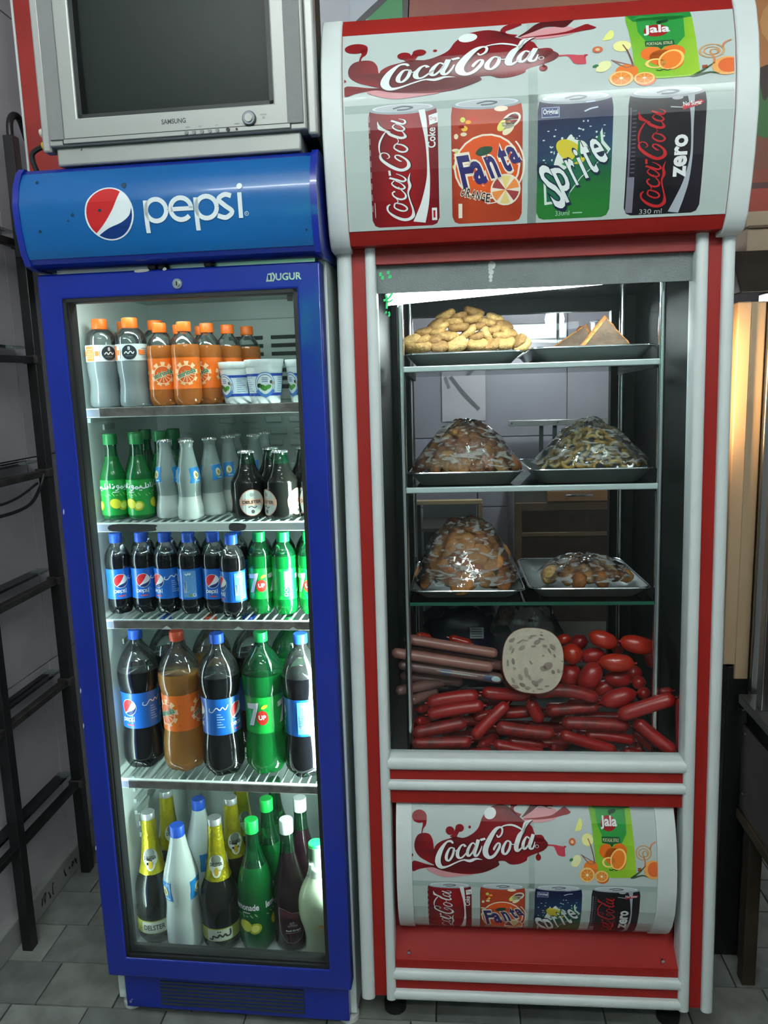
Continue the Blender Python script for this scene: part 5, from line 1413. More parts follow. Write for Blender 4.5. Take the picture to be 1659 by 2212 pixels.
        a.poly([C(*p) for p in st], OUTL, 3, smooth=False); cx, cy = .50, .63
        a.poly([C(cx + (p[0] - cx) * .925, cy + (p[1] - cy) * .91) for p in st], S(30, 98, 68), 4, smooth=False)
        a.poly([C(*p) for p in [(.22, .60), (.26, .50), (.34, .42), (.44, .34), (.50, .38), (.62, .40), (.68, .46), (.60, .52), (.45, .58), (.30, .63)]], S(215, 225, 215), 5)
        a.ell(*C(.445, .475), .030, .058, S(205, 190, 50), 6, rot=-28); a.poly([C(.545, .39), C(.60, .44), C(.58, .53), C(.42, .585), C(.33, .565), C(.46, .545), C(.535, .47)], S(35, 130, 60), 7)
        for bold, col, lay, kk in ((.05, S(22, 38, 62), 8, 1.16), (.015, CW, 9, 1.0)):
            for ch, s_, t_, hh in (('S', .205, .745, .19), ('p', .365, .730, .150), ('r', .495, .635, .112), ('i', .585, .575, .125), ('t', .675, .525, .14), ('e', .810, .480, .105)):
                a.text(ch, *C(s_, t_), hh * kk, col, lay, rot=-20, bold=bold, shear=.12, width=w * (.19 if ch in 'Sp' else (.075 if ch == 'i' else (.155 if ch == 'e' else .12))) * kk, flip=True)
        a.rect(*C(.05, .115), *C(.29, .20), S(150, 165, 195), 3); a.rect(*C(.06, .122), *C(.28, .193), S(40, 52, 98), 4); a.text('Original', *C(.17, .157), .030, CW, 5, width=w * .20, bold=.02, flip=True)
        a.text('330ml', *C(.36, .955), .020, S(170, 205, 180), 3, width=w * .19, flip=True); a.stroke([C(.50, .957), C(.63, .957)], .005, S(150, 190, 165), 3)
        for p in ([(.62, .165), (.70, .145), (.80, .135)], [(.64, .09), (.70, .088), (.76, .085)]): a.stroke([C(*q_) for q_ in p], .006, S(190, 205, 225), 3)
    def scol(u, v):
        t = (v - CAN_V0) / (CAN_V1 - CAN_V0); s_ = (u - .507) / .193
        b = lerp3(S(14, 18, 56), S(28, 68, 98), max(0, (t - .15) / .3) * (.35 + .65 * s_)); g = lerp3(S(20, 88, 50), S(36, 112, 46), (t - .6) / .3)
        return lerp3(b, g, (t - .42 - .1 * (1 - s_)) / .22)
    can(.507, .700, scol, d_sprite, 'lemon_can_print')
    def d_zero(a, C, w):
        RR = S(178, 34, 38)
        def M(x, y):
            p, q = flat(x, y); return C(.535 - q * 1.35, .955 - p * .77)
        script(a, M, .00024, RR, 4)
        a.text('zero', *C(.70, .555), .055 * .62, S(225, 228, 228), 5, rot=-90, width=.175, bold=.035, flip=True)
        a.stroke([C(.80, .08), C(.815, .18), C(.83, .34), C(.84, .55), C(.80, .74), C(.73, .88), C(.66, .99)], [.018, .012, .006, .006, .014, .022, .028], S(165, 172, 180), 4)
        a.poly([C(.68, .165), C(.93, .125), C(.97, .14), C(.93, .165), C(.70, .20)], S(170, 28, 34), 5, smooth=False); a.text('No Sugar', *C(.82, .155), .024, CW, 6, rot=-6, width=w * .24, bold=.02, flip=True); a.stroke([C(.54, .17), C(.62, .175), C(.70, .18)], .004, S(185, 190, 195), 5)
        a.rect(*C(.02, .70), *C(.115, .98), S(120, 118, 130), 3); a.rect(*C(.02, .16), *C(.045, .70), S(95, 92, 108), 3)
        for k in range(16): a.rect(*C(.055, .18 + .032 * k), *C(.11, .19 + .032 * k), S(80, 80, 90), 3)
        a.text('330 ml', *C(.36, .975), .020, S(170, 172, 175), 3, width=w * .30, flip=True); a.ell(*C(.63, .10), .014, .008, S(170, 172, 180), 3)
    can(.738, .934, lambda u, v: lerp3(S(10, 9, 13), S(32, 28, 38), max(0, (abs((u - .83) / .1) - .6) * 2)), d_zero, 'black_can_print')

def tabinv(tab):
    return lambda V: interp(tab, V)
# header
H2 = [(1.590, -0.036), (1.612, -0.052), (1.66, -0.066), (1.71, -0.077), (1.78, -0.087), (1.84, -0.086), (1.90, -0.077), (1.95, -0.061), (1.972, -0.050), (1.988, -0.036)]
def h2y(v): return interp(H2, v)
ch = empty('header', (0, 0, 0), 0, cf)
out = [(y, v) for v, y in H2] + [(0.20, 1.988), (0.20, 1.592)]
MB().extrude(out, 'x', -0.346, 0.346).build('header_box', M_red, ch, smooth=True, angle=25)
capo = [(y - 0.006, v) for v, y in H2] + [(0.205, 1.996), (0.205, 1.582), (-0.028, 1.582)]
for x0_, x1_ in ((-0.380, -0.342), (0.342, 0.380)):
    MB().extrude(capo, 'x', x0_, x1_).build('end_cap', M_cw, ch, 0.003)
rows = [[(x, h2y(v) - 0.0010, v) for x in (-0.341, 0.341)] for v in frange(1.6125, 1.952, 22)]
M_panel = mat('poster_panel', (0.47, 0.545, 0.525), 0.35, coat=0.12, spec=0.25)
MB().ring_strip(rows, False, False, False).build('header_panel', M_panel, ch, smooth=True)
V2Z = [(0, 1.952), (.47, 1.820), (1.0, 1.6125)]
artwork(ch, lambda u, v, q: (-0.338 + .676 * u, h2y(interp(V2Z, v)) - 0.0016 - q, interp(V2Z, v)), 1.0, frange(0, 1, 40))
# lower panel, bulging out of a red niche
LP = [(0.128, 0.052), (0.150, 0.026), (0.18, 0.004), (0.22, -0.013), (0.27, -0.022), (0.32, -0.022), (0.37, -0.014), (0.41, -0.001), (0.440, 0.016), (0.452, 0.026)]
def lpy(v): return interp(LP, v)
lo = empty('lower_panel', (0, 0, 0), 0, cf)
box_obj('niche_back', -0.302, 0.310, 0.056, 0.066, 0.10, 0.47, M_red_shaded, lo)
rows = [[(x, lpy(v), v) for x in (-0.262, 0.262)] for v in frange(0.130, 0.450, 26)]
MB().ring_strip(rows, False, False, False).build('poster_sheet', M_panel, lo, smooth=True)
for x0_, x1_ in ((-0.2875, -0.2545), (0.2530, 0.2920)):
    MB().extrude([(y - 0.005, v) for v, y in LP] + [(0.054, 0.452), (0.054, 0.128)], 'x', x0_, x1_).build('panel_end_cap', M_cw, lo, smooth=True, angle=25)
V2L = [(0, .4505), (.47, .281), (.776, .190), (.905, .1315)]
artwork(lo, lambda u, v, q: (-0.2545 + .508 * u, lpy(interp(V2L, v)) - 0.0008 - q, interp(V2L, v)), .905, frange(0, .905, 40))

# ---------------------------------------------------------------- what lies in the food case
from mathutils import noise as mnoise
BROWN=[((-0.2688, 0.115, 0.774), (-0.0629, 0.115, 0.7389), 0.0114), ((-0.2958, 0.095, 0.7485), (-0.0733, 0.095, 0.7139), 0.0113), ((-0.2823, 0.11, 0.716), (-0.0515, 0.11, 0.6834), 0.0114), ((-0.2645, 0.15, 0.7352), (-0.0478, 0.15, 0.6995), 0.0111), ((-0.2811, 0.14, 0.6796), (-0.1398, 0.15, 0.6601), 0.0106), ((-0.2894, 0.1, 0.6573), (-0.1797, 0.15, 0.6621), 0.0114), ((-0.26, 0.1, 0.6339), (-0.198, 0.15, 0.6401), 0.0114)]
REDS=[((-0.2192, 0.11, 0.627), (-0.1058, 0.11, 0.6448), 0.0135), ((-0.2194, 0.1, 0.6029), (-0.0952, 0.1, 0.6252), 0.0129), ((-0.2529, 0.09, 0.5636), (-0.1334, 0.1, 0.5874), 0.0134), ((-0.2541, 0.085, 0.5431), (-0.1241, 0.085, 0.5467), 0.0123), ((-0.1199, 0.085, 0.5564), (-0.0418, 0.11, 0.6269), 0.0122), ((-0.0982, 0.12, 0.6485), (0.0089, 0.13, 0.6388), 0.0134), ((-0.0757, 0.08, 0.5451), (0.0346, 0.08, 0.5219), 0.0121), ((-0.1561, 0.1, 0.5124), (-0.0769, 0.1, 0.5188), 0.0114), ((-0.0687, 0.09, 0.5814), (0.0578, 0.09, 0.5655), 0.0137), ((0.0145, 0.095, 0.6553), (0.1505, 0.095, 0.6423), 0.0135), ((0.0434, 0.12, 0.6063), (0.1573, 0.12, 0.6167), 0.0127), ((0.0049, 0.11, 0.6336), (0.0301, 0.12, 0.5804), 0.0132), ((0.0751, 0.1, 0.587), (0.2202, 0.1, 0.5808), 0.0135), ((0.0684, 0.08, 0.57), (0.187, 0.08, 0.5322), 0.0119), ((0.1268, 0.11, 0.5554), (0.2338, 0.11, 0.5425), 0.0111), ((0.192, 0.08, 0.612), (0.3066, 0.07, 0.657), 0.0146), ((0.2286, 0.09, 0.5987), (0.3082, 0.06, 0.5386), 0.0137), ((0.2338, 0.12, 0.566), (0.2975, 0.09, 0.5109), 0.01), ((0.3133, 0.06, 0.6588), (0.3177, 0.06, 0.5398), 0.0076), ((0.0561, 0.1, 0.5053), (0.1864, 0.1, 0.5091), 0.0091), ((-0.0445, 0.11, 0.5396), (0.0381, 0.11, 0.5286), 0.0112), ((-0.1181, 0.14, 0.5796), (-0.0674, 0.15, 0.588), 0.0104), ((-0.1069, 0.12, 0.5224), (-0.0627, 0.15, 0.5327), 0.0114), ((-0.0518, 0.15, 0.5881), (0.0158, 0.15, 0.5941), 0.0125), ((-0.2053, 0.12, 0.5026), (-0.1581, 0.14, 0.5006), 0.0105), ((-0.2461, 0.14, 0.5996), (-0.2096, 0.16, 0.6008), 0.0095), ((-0.2482, 0.13, 0.5761), (-0.2154, 0.15, 0.5647), 0.0095), ((0.2146, 0.13, 0.5096), (0.2655, 0.14, 0.5001), 0.0101), ((0.2543, 0.15, 0.5282), (0.2469, 0.13, 0.5056), 0.0086), ((0.0535, 0.12, 0.5231), (0.0828, 0.14, 0.5056), 0.0102), ((0.286, 0.12, 0.6514), (0.3145, 0.12, 0.6546), 0.0079), ((-0.17, 0.2, 0.7503), (-0.1188, 0.2, 0.7358), 0.0091), ((-0.2452, 0.2, 0.7561), (-0.2136, 0.22, 0.7455), 0.0076)]
OVAL=[((0.1736, 0.16, 0.7575), 0.0324, 0.0192, 20), ((0.247, 0.15, 0.7487), 0.04, 0.02, 12), ((0.0927, 0.2, 0.7465), 0.0157, 0.0115, -10), ((0.1335, 0.24, 0.7276), 0.0192, 0.0181, 0), ((0.1071, 0.17, 0.7211), 0.0237, 0.0226, 40), ((0.1551, 0.18, 0.7135), 0.0268, 0.0185, -10), ((0.1972, 0.13, 0.714), 0.0379, 0.0199, 2), ((0.1405, 0.13, 0.6821), 0.0342, 0.0231, -62), ((0.2069, 0.16, 0.6663), 0.0295, 0.0183, 5), ((0.1764, 0.17, 0.6408), 0.0267, 0.0175, -20), ((0.1979, 0.11, 0.641), 0.0396, 0.0198, -17), ((0.2527, 0.16, 0.6578), 0.0152, 0.0142, 0), ((0.2617, 0.15, 0.6367), 0.0141, 0.0131, 0), ((0.1046, 0.18, 0.6665), 0.028, 0.0249, -70), ((0.2145, 0.2, 0.7201), 0.0124, 0.0093, 0), ((0.2471, 0.19, 0.6699), 0.0206, 0.0175, 30), ((0.292, 0.22, 0.6961), 0.027, 0.0146, 70)]
NUG=[((-0.2228, 0.1482, 1.41), 0.0269, 0.32, -3), ((-0.1806, 0.1514, 1.4116), 0.0173, 0.67, 0), ((-0.1412, 0.1568, 1.4154), 0.0211, 0.73, -20), ((-0.0973, 0.1568, 1.4138), 0.021, 0.64, 0), ((-0.0688, 0.1546, 1.4108), 0.0152, 0.62, -20), ((-0.039, 0.16, 1.4149), 0.0209, 0.68, 0), ((-0.1611, 0.1761, 1.4348), 0.0213, 0.5, 0), ((-0.2203, 0.1664, 1.4275), 0.0194, 0.5, -15), ((-0.2396, 0.1654, 1.4271), 0.0175, 0.61, -20), ((-0.1864, 0.1868, 1.4462), 0.0192, 0.51, -15), ((-0.1912, 0.1675, 1.4275), 0.0136, 0.64, -20), ((-0.1365, 0.1964, 1.4539), 0.0231, 0.32, -3), ((-0.1173, 0.1846, 1.4416), 0.0194, 0.45, -40), ((-0.0953, 0.2007, 1.4567), 0.0176, 0.47, -15), ((-0.0741, 0.1793, 1.4348), 0.0183, 0.47, 65), ((-0.0715, 0.2093, 1.4644), 0.0219, 0.4, 15), ((-0.1499, 0.2093, 1.4673), 0.0221, 0.32, 0), ((-0.1874, 0.205, 1.4644), 0.0187, 0.47, -35), ((-0.1655, 0.2264, 1.4853), 0.0209, 0.4, -25), ((-0.1368, 0.2243, 1.482), 0.0178, 0.33, -12), ((-0.1018, 0.235, 1.4917), 0.0218, 0.38, 18), ((-0.1063, 0.2189, 1.4754), 0.0221, 0.45, -12), ((-0.0572, 0.22, 1.4747), 0.0186, 0.42, 20), ((-0.037, 0.2007, 1.4545), 0.0155, 0.56, 25), ((-0.0415, 0.1793, 1.4336), 0.0207, 0.51, 0), ((-0.0095, 0.1621, 1.4159), 0.0152, 0.56, -50), ((-0.0028, 0.1525, 1.4064), 0.0132, 0.57, -40), ((-0.0285, 0.1857, 1.4394), 0.0183, 0.53, 30), ((-0.2128, 0.1857, 1.4461), 0.0157, 0.44, -10), ((-0.1776, 0.1996, 1.4587), 0.0157, 0.44, -15), ((-0.0964, 0.1761, 1.4324), 0.0173, 0.44, -20), ((-0.0628, 0.1921, 1.447), 0.0155, 0.47, -15)]
def in_case(o, mloc):
    o.matrix_world = MC @ mloc
    return o
def lumpy(name, m, nu=14, nv=8, amp=.12, fs=2.0, seed=0, flat=.5, pw=1.0):
    """flattened irregular lump of unit radius"""
    b = MB(); rings = []
    for j in range(nv + 1):
        ph = -pi / 2 + pi * j / nv
        ph = max(-pi / 2 + .12, min(pi / 2 - .12, ph))
        ring = []
        for i in range(nu):
            t = 2 * pi * i / nu
            c = abs(cos(ph)) ** pw
            d = Vector((c * cos(t), c * sin(t), sin(ph)))
            k = 1 + amp * mnoise.noise(d * fs + Vector((seed * 3.1, seed, 0)))
            ring.append((d.x * k, d.y * k, d.z * flat * k))
        rings.append(ring)
    return b.ring_strip(rings).mesh(name, m, True, 80)
M_sred = mat('sausage_red', (0.36, 0.010, 0.009), 0.32, var=0.22, vscale=18, coat=0.15)
M_sredw = mat('sausage_red_scuffed', (0.36, 0.013, 0.010), 0.4, col2=(0.12, 0.008, 0.006), vscale=55, coat=0.1)
M_sora = mat('sausage_orange_red', (0.48, 0.024, 0.008), 0.26, var=0.12, vscale=12, coat=0.4)
M_sbr = mat('sausage_brown', (0.34, 0.135, 0.105), 0.32, var=0.12, vscale=14, coat=0.3)
M_sgr = mat('sausage_grey', (0.21, 0.10, 0.09), 0.35, var=0.15, vscale=14, coat=0.3)
def sausage(name, A, B, r, m, label, group, bend=.0, parent=None):
    A, B = Vector(A), Vector(B); mid = (A + B) / 2; L = (B - A).length; dr_ = (B - A).normalized()
    up = Vector((0, 0, 1)) - dr_ * dr_.z
    up = up.normalized() if up.length > .2 else Vector((0, 1, 0))
    path, rad = [], []
    e = min(.5, r * 0.95 / max(L, 1e-4))
    ts = [0, .10 * e, .35 * e, .7 * e, e] + [e + (1 - 2 * e) * k / 6 for k in range(1, 6)] + [1 - e, 1 - .7 * e, 1 - .35 * e, 1 - .10 * e, 1]
    for t in ts:
        q = min(t, 1 - t) / e if e > 0 else 1
        rr = r * (1.0 if q >= 1 else max(.22, sqrt(max(0, 1 - (1 - q) ** 2))))
        path.append(tuple(A + (B - A) * t - mid + up * bend * 4 * t * (1 - t) * L)); rad.append(rr)
    o = MB().tube(path, rad, 14).build(name, m, None, smooth=True, angle=80)
    in_case(o, Matrix.Translation(mid)); tag(o, label, 'sausage', group)
    # twisted ends of the casing
    for P, d in (((path[0], -dr_), (path[-1], dr_)) if name == 'red_sausage' else ()):
        p = Vector(P)
        MB().tube([tuple(p - d * .002), tuple(p + d * .003), tuple(p + d * .006)], [r * .24, r * .12, r * .17], 8).build('casing_end', m, o, smooth=True)
    return o
BL = ['brown smoked sausage, topmost of the pile at left', 'brown smoked sausage, second from top, reaching furthest left', 'greyish brown sausage, third from top, with printed band', 'brown sausage end showing beside the cut cold meat loaf', 'greyish sausage half hidden low in the brown pile', 'short grey-brown sausage end pointing down left', 'lowest grey-brown sausage lying against the red ones']
for i, (A, B, r) in enumerate(BROWN):
    o = sausage('smoked_sausage', A, B, r, M_sbr if i in (0, 1, 3) else M_sgr, BL[i], 'brown smoked sausages at left')
    if i == 2:
        a = Art(); L = (Vector(B) - Vector(A)).length
        for x in (-.01, .085): a.rect(x - .012, -.5, x + .012, .6, S(70, 78, 110), 0)
        a.stroke([(.002, .1), (.008, .25), (.014, 0), (.020, .2), (.026, .05)], .07, S(200, 195, 190), 1); a.ell(.100, 0.05, .010, .5, S(190, 205, 210), 1)
        dd = (Vector(B) - Vector(A)).normalized()
        vv = Vector((0, 0, 1)); vv = (vv - dd * dd.z).normalized()
        nn = dd.cross(vv)
        if nn.y > 0: nn = -nn
        a.build('casing_print', lambda u, v, q: tuple(dd * u + (r + .0006 + q) * (sin(v) * vv + cos(v) * nn)), M_ink, o, cv=frange(-.6, .6, 6))
FW = ['upper left', 'left, second down', 'left, wrinkled', 'lowest at left front', 'leaning steeply at left centre', 'under the cold meat loaf', 'bottom front centre', 'bottom left, half hidden', 'centre, long and shiny', 'arched one right under the cold meat loaf', 'beneath the arched one', 'upright stub left of the arched one', 'scuffed long one at centre right', 'slanting down at centre right', 'thin one behind the slanting one', 'long one pointing up at far right', 'long one slanting down at far right', 'darker one below the far right one', 'upright one pressed to the right glass', 'lying flat at the bottom right of centre', 'half hidden at the bottom centre', 'stub behind the leaning one', 'stub low behind the leaning one', 'in the gap left of the upright stub', 'stub at the very bottom left', 'small end at the left wall, upper', 'small end at the left wall, lower', 'stub at the bottom right', 'upright stub at the bottom right', 'small end at bottom centre', 'small end by the right wall', 'red tip sticking out above the brown ones', 'small red tip behind the brown ones at far left']
for i, (A, B, r) in enumerate(REDS):
    sausage('red_sausage', A, B, r * 1.08, M_sora if i > 30 else (M_sredw if i in (2, 3, 8, 9, 12, 10) else M_sred), 'red frankfurter sausage, ' + FW[i], 'red frankfurter sausages', bend=(.10 if i == 9 else random.uniform(-.03, .03)))
random.seed(31)
for i in range(21):
    row = i // 7; k = i % 7
    zz = .500 + .029 * row; y = .19 + .034 * (k % 4) + .02 * row; x = -.20 + .44 * (k / 7.0) + random.uniform(-.01, .01)
    dx = .055; dzz = random.uniform(-.004, .004)
    sausage('red_sausage', (x - dx, y, zz - dzz), (x + dx, y + random.uniform(-.01, .01), zz + dzz), .0125, M_sred, 'red frankfurter sausage in the shaded back of the heap', 'red frankfurter sausages in the back')
OL_ = ['topmost, orange-red, left of the top pair', 'right of the top pair, longest', 'small round end by the cold meat loaf, upper', 'dark one behind the others, upper left', 'fat round one touching the cold meat loaf', 'shiny one in the second row', 'big oval in the middle', 'steeply tilted one at left', 'wrinkled one below the big oval', 'dark one low at left', 'lowest and frontmost', 'small round one at right, upper', 'small round one at right, lower', 'tilted one half behind the cold meat loaf', 'tiny red end between the top pair', 'dark one behind at right', 'shaded one by the right wall']
osh = [lumpy('sausage_skin', M_sora if k else M_sred, 18, 12, .03, 2.0, k, 1.0, .8) for k in range(2)]
for i, (P, rx, ry, rot) in enumerate(OVAL):
    o = mesh_obj('oval_sausage', osh[1 if i in (0, 1, 2, 4, 6) else 0])
    in_case(o, Matrix.Translation(P) @ Matrix.Rotation(radians(rot), 4, 'Y') @ Matrix.Diagonal((rx, ry, ry, 1)))
    tag(o, 'plump oval red sausage, ' + OL_[i], 'sausage', 'plump oval red sausages')
    e = MB().tube([(.95, 0, 0), (1.05, 0, 0), (1.14, 0, 0)], [.22, .10, .16], 8).build('casing_end', M_sred, o, smooth=True)
    e = MB().tube([(-.95, 0, 0), (-1.05, 0, 0), (-1.12, 0, 0)], [.22, .10, .14], 8).build('casing_end', M_sred, o, smooth=True)
# cold meat loaf with the cut face to the front
mo = empty('meat_loaf'); in_case(mo, Matrix.Translation((.0105, .080, .7355)) @ Matrix.Rotation(radians(-21), 4, 'X') @ Matrix.Rotation(radians(4), 4, 'Y'))
tag(mo, 'large cut cold meat loaf with a pale speckled face', 'cold meat')
def sq(t, rx, rz, p=.80):
    return (rx * math.copysign(abs(cos(t)) ** p, cos(t)), rz * math.copysign(abs(sin(t)) ** p, sin(t)))
N = 40
ringf = [sq(2 * pi * k / N, .0655, .0700) for k in range(N)]
b = MB().ring_strip([[(x, 0.0, z_) for x, z_ in ringf], [(x, 0.16, z_) for x, z_ in ringf], [(x * .8, 0.175, z_ * .8) for x, z_ in ringf]])
b.build('loaf_casing', mat('loaf_casing', (0.30, 0.05, 0.04), 0.35, coat=.3), mo, smooth=True, angle=50)
rows = [[(x * k, -0.001 - .003 * (1 - k), z_ * k) for x, z_ in ringf] for k in (.985, .9, .6, .3, .02)]
MB().ring_strip(rows, True, False, True).build('cut_face', mat('loaf_face', S(196, 178, 158), .55, var=.08, vscale=60, bump=.2, bscale=160), mo, smooth=True)
a = Art(); random.seed(8)
def pt(x, y): return ((x - 630) / 435 * .0655, -(y - 655) / 470 * .070)
for (x, y, rx, ry, rot) in ((320, 385, 45, 22, -25), (465, 490, 50, 28, -40), (310, 500, 30, 22, -60), (340, 540, 45, 15, -70), (680, 390, 55, 30, -30), (740, 340, 45, 12, 5), (630, 455, 35, 14, -10), (790, 440, 35, 16, 15), (900, 445, 50, 26, 40), (855, 500, 40, 14, 60), (930, 570, 25, 15, 60), (840, 720, 70, 50, -30), (780, 760, 50, 35, 0), (350, 690, 45, 22, 80), (275, 720, 50, 16, 85), (370, 790, 24, 18, 0), (540, 830, 70, 28, 80), (585, 900, 40, 18, 60), (460, 905, 45, 25, 60), (360, 960, 40, 20, 60), (490, 1010, 45, 22, 20), (665, 975, 55, 30, 30), (735, 935, 50, 22, -30), (395, 1040, 55, 20, 10), (570, 1050, 40, 18, 0), (740, 1053, 45, 9, 0), (835, 1005, 35, 12, -10), (915, 800, 30, 24, 60), (990, 780, 30, 20, 70), (1045, 790, 30, 10, 85), (620, 300, 50, 10, -10), (580, 335, 35, 10, -20), (740, 245, 20, 7, 0), (600, 690, 35, 12, 50), (440, 400, 60, 10, -35), (740, 285, 25, 8, 10), (510, 380, 40, 8, -5), (1040, 640, 14, 10, 0), (770, 580, 14, 12, 0), (650, 1090, 16, 7, 0)):
    a.ell(*pt(x, y), rx / 435 * .0655, ry / 470 * .070, random.choice([S(128, 104, 92), S(142, 118, 104), S(112, 90, 80)]), 0, rot=-rot, n=12)
a.build('meat_speckle', lambda u, v, q: (u, -.0047 + .003 * 0 - q, v), M_ink, mo)
# trays
M_tray = mat('tray_steel', (0.30, 0.35, 0.34), 0.35, 0.45, var=0.1, vscale=8)
def tray(x0, x1, y0, y1, zr, zb, label):
    cx, cy = (x0 + x1) / 2, (y0 + y1) / 2
    t = empty('steel_tray'); in_case(t, Matrix.Translation((cx, cy, zb)))
    tag(t, label, 'tray', 'steel trays in the food case')
    hx, hy = (x1 - x0) / 2, (y1 - y0) / 2; h = zr - zb
    def rr(ax, ay, r, z_):
        out_ = []
        for (sx, sy, t0) in ((1, 1, 0), (-1, 1, 90), (-1, -1, 180), (1, -1, 270)):
            for k in range(5):
                an = radians(t0 + 22.5 * k); out_.append((sx * (ax - r) + r * cos(an), sy * (ay - r) + r * sin(an), z_))
        return out_
    b = MB(); g = .0012
    b.ring_strip([rr(hx - .032, hy - .03, .02, 0), rr(hx - .028, hy - .026, .022, g), rr(hx - .005, hy - .005, .026, h - .0015), rr(hx, hy, .028, h - .001)], True, True, False)
    b.ring_strip([rr(hx - .032, hy - .03, .02, g), rr(hx - .006, hy - .006, .026, h)], True, True, False)
    b.build('tray_pan', M_tray, t, smooth=True, angle=50)
    lip = rr(hx - .003, hy - .003, .027, h); lip.append(lip[0])
    MB().tube(lip, .0022, 8, False).build('rolled_rim', M_chrome, t, smooth=True)
    return t
tray(-.252, -.002, .090, .43, 1.393, 1.3675, 'steel tray of nuggets, upper shelf, left')
tray(.006, .266, .090, .43, 1.397, 1.3675, 'steel tray of breaded triangles, upper shelf, right')
tray(-.252, -.002, .090, .43, 1.143, 1.1145, 'steel tray under brown wrapped food, middle shelf, left')
tray(.006, .266, .090, .43, 1.145, 1.1145, 'steel tray under pale wrapped food, middle shelf, right')
tray(-.252, -.002, .090, .43, .886, .8655, 'steel tray under the tallest wrapped heap, glass shelf, left')
tray(.004, .264, .090, .43, .890, .8655, 'steel tray under the low wrapped heap, glass shelf, right')
# nuggets
M_nug = [mat('nugget_%d' % i, c, .7, var=.30, vscale=3.0, bump=.7, bscale=9.0) for i, c in enumerate((S(150, 116, 62), S(128, 94, 46), S(164, 132, 76)))]
def nug_mesh(m, seed):
    prof = [(.30, -.33), (.72, -.35), (.93, -.24), (1.0, -.02), (.95, .21), (.74, .34), (.30, .33)]
    rings = []
    for r_, z_ in prof:
        ring = []
        for i in range(18):
            t = 2 * pi * i / 18; d = Vector((r_ * cos(t), r_ * sin(t), z_))
            k = 1 + .16 * mnoise.noise(Vector((cos(t), sin(t), 0)) * 1.3 + Vector((seed, 0, 0))) + .05 * mnoise.noise(d * 4 + Vector((0, seed, 0)))
            ring.append((d.x * k, d.y * k, d.z + .07 * mnoise.noise(d * 3 + Vector((0, 0, seed)))))
        rings.append(ring)
    return MB().ring_strip(rings).mesh('nugget', m, True, 60)
nsh = [nug_mesh(M_nug[k % 3], k * 3.7 + 1) for k in range(5)]
def nug_at(P, r, ratio, rot, k, label):
    o = mesh_obj('nugget', nsh[k % 5])
    tilt = math.asin(min(.95, max(.05, (ratio - .25) / .75)))
    in_case(o, Matrix.Translation(P) @ Matrix.Rotation(radians(rot), 4, 'Y') @ Matrix.Rotation(tilt, 4, 'X') @ Matrix.Rotation(random.uniform(0, 6), 4, 'Z') @ Matrix.Diagonal((r, r, r, 1)))
    tag(o, label, 'nugget', 'nuggets heaped on the upper left tray')
random.seed(12)
ORD = ('first', 'second', 'third', 'fourth', 'fifth', 'sixth', 'seventh', 'eighth', 'ninth', 'tenth', 'eleventh', 'twelfth')
rows_ = [[], [], [], [], []]
for q in NUG: rows_[0 if q[0][2] < 1.420 else 1 if q[0][2] < 1.437 else 2 if q[0][2] < 1.456 else 3 if q[0][2] < 1.472 else 4].append(q)
for j, rw in enumerate(rows_):
    for i, (P, r, ratio, rot) in enumerate(sorted(rw)):
        nug_at(P, max(.0215, r * 1.12), ratio, rot, i + 2 * j, 'breaded nugget, %s of the heap, %s from left' % (('bottom row', 'second row up', 'middle row', 'fourth row up', 'top row')[j], ORD[i]))
for (x, y, z_) in ((-.20, .20, 1.388), (-.15, .20, 1.388), (-.10, .20, 1.388), (-.05, .20, 1.388), (-.17, .24, 1.41), (-.12, .24, 1.41), (-.07, .24, 1.41), (-.14, .255, 1.438), (-.09, .255, 1.438), (-.115, .26, 1.462), (-.20, .27, 1.39), (-.15, .28, 1.39), (-.10, .28, 1.39), (-.05, .27, 1.39), (-.115, .27, 1.415)):
    nug_at((x, y, z_), .022, .3, random.uniform(-10, 10), random.randrange(5), 'breaded nugget in the hidden back of the nugget heap')
# breaded triangles
M_crumb = mat('breadcrumb', S(186, 128, 62), .75, col2=S(132, 78, 34), vscale=120, bump=.9, bscale=220)
M_toast = mat('toast_face', S(98, 78, 60), .7, var=.3, vscale=30, bump=.4, bscale=120)
def triangle(label, P, w, h, d, rz, ry, seed, skew=0.0):
    t = empty('breaded_triangle'); in_case(t, Matrix.Translation(P) @ Matrix.Rotation(radians(rz), 4, 'Z') @ Matrix.Rotation(radians(ry), 4, 'Y'))
    tag(t, label, 'sandwich')
    out_ = [(-w / 2, 0), (w / 2, 0), (skew, h)]
    edge = []
    for (p, q) in ((out_[0], out_[1]), (out_[1], out_[2]), (out_[2], out_[0])):
        for k in range(10):
            u = k / 10; x, z_ = p[0] + (q[0] - p[0]) * u, p[1] + (q[1] - p[1]) * u
            n_ = .003 * mnoise.noise(Vector((x * 90 + seed, z_ * 90, seed)))
            edge.append((x + n_, max(0, z_ + n_)))
    cx, cz = sum(p[0] for p in edge) / len(edge), sum(p[1] for p in edge) / len(edge)
    def sc(k, y): return [(cx + (x - cx) * k, y, cz + (z_ - cz) * k) for x, z_ in edge]
    MB().ring_strip([sc(.90, -d / 2 - .001), sc(1.0, -d / 2 + .004), sc(1.03, 0), sc(1.0, d / 2 - .004), sc(.9, d / 2)], True, False, True).build('crumb_coat', M_crumb, t, smooth=True, angle=70)
    MB().ring_strip([sc(.905, -d / 2 - .0005), sc(.5, -d / 2 + .003), sc(.05, -d / 2 + .004)], True, False, True).build('cut_side', M_toast, t, smooth=True)
triangle('large golden breaded triangle in front on the upper right tray', (.172, .165, 1.3735), .150, .090, .040, 4, 0, 1.0, -.002)
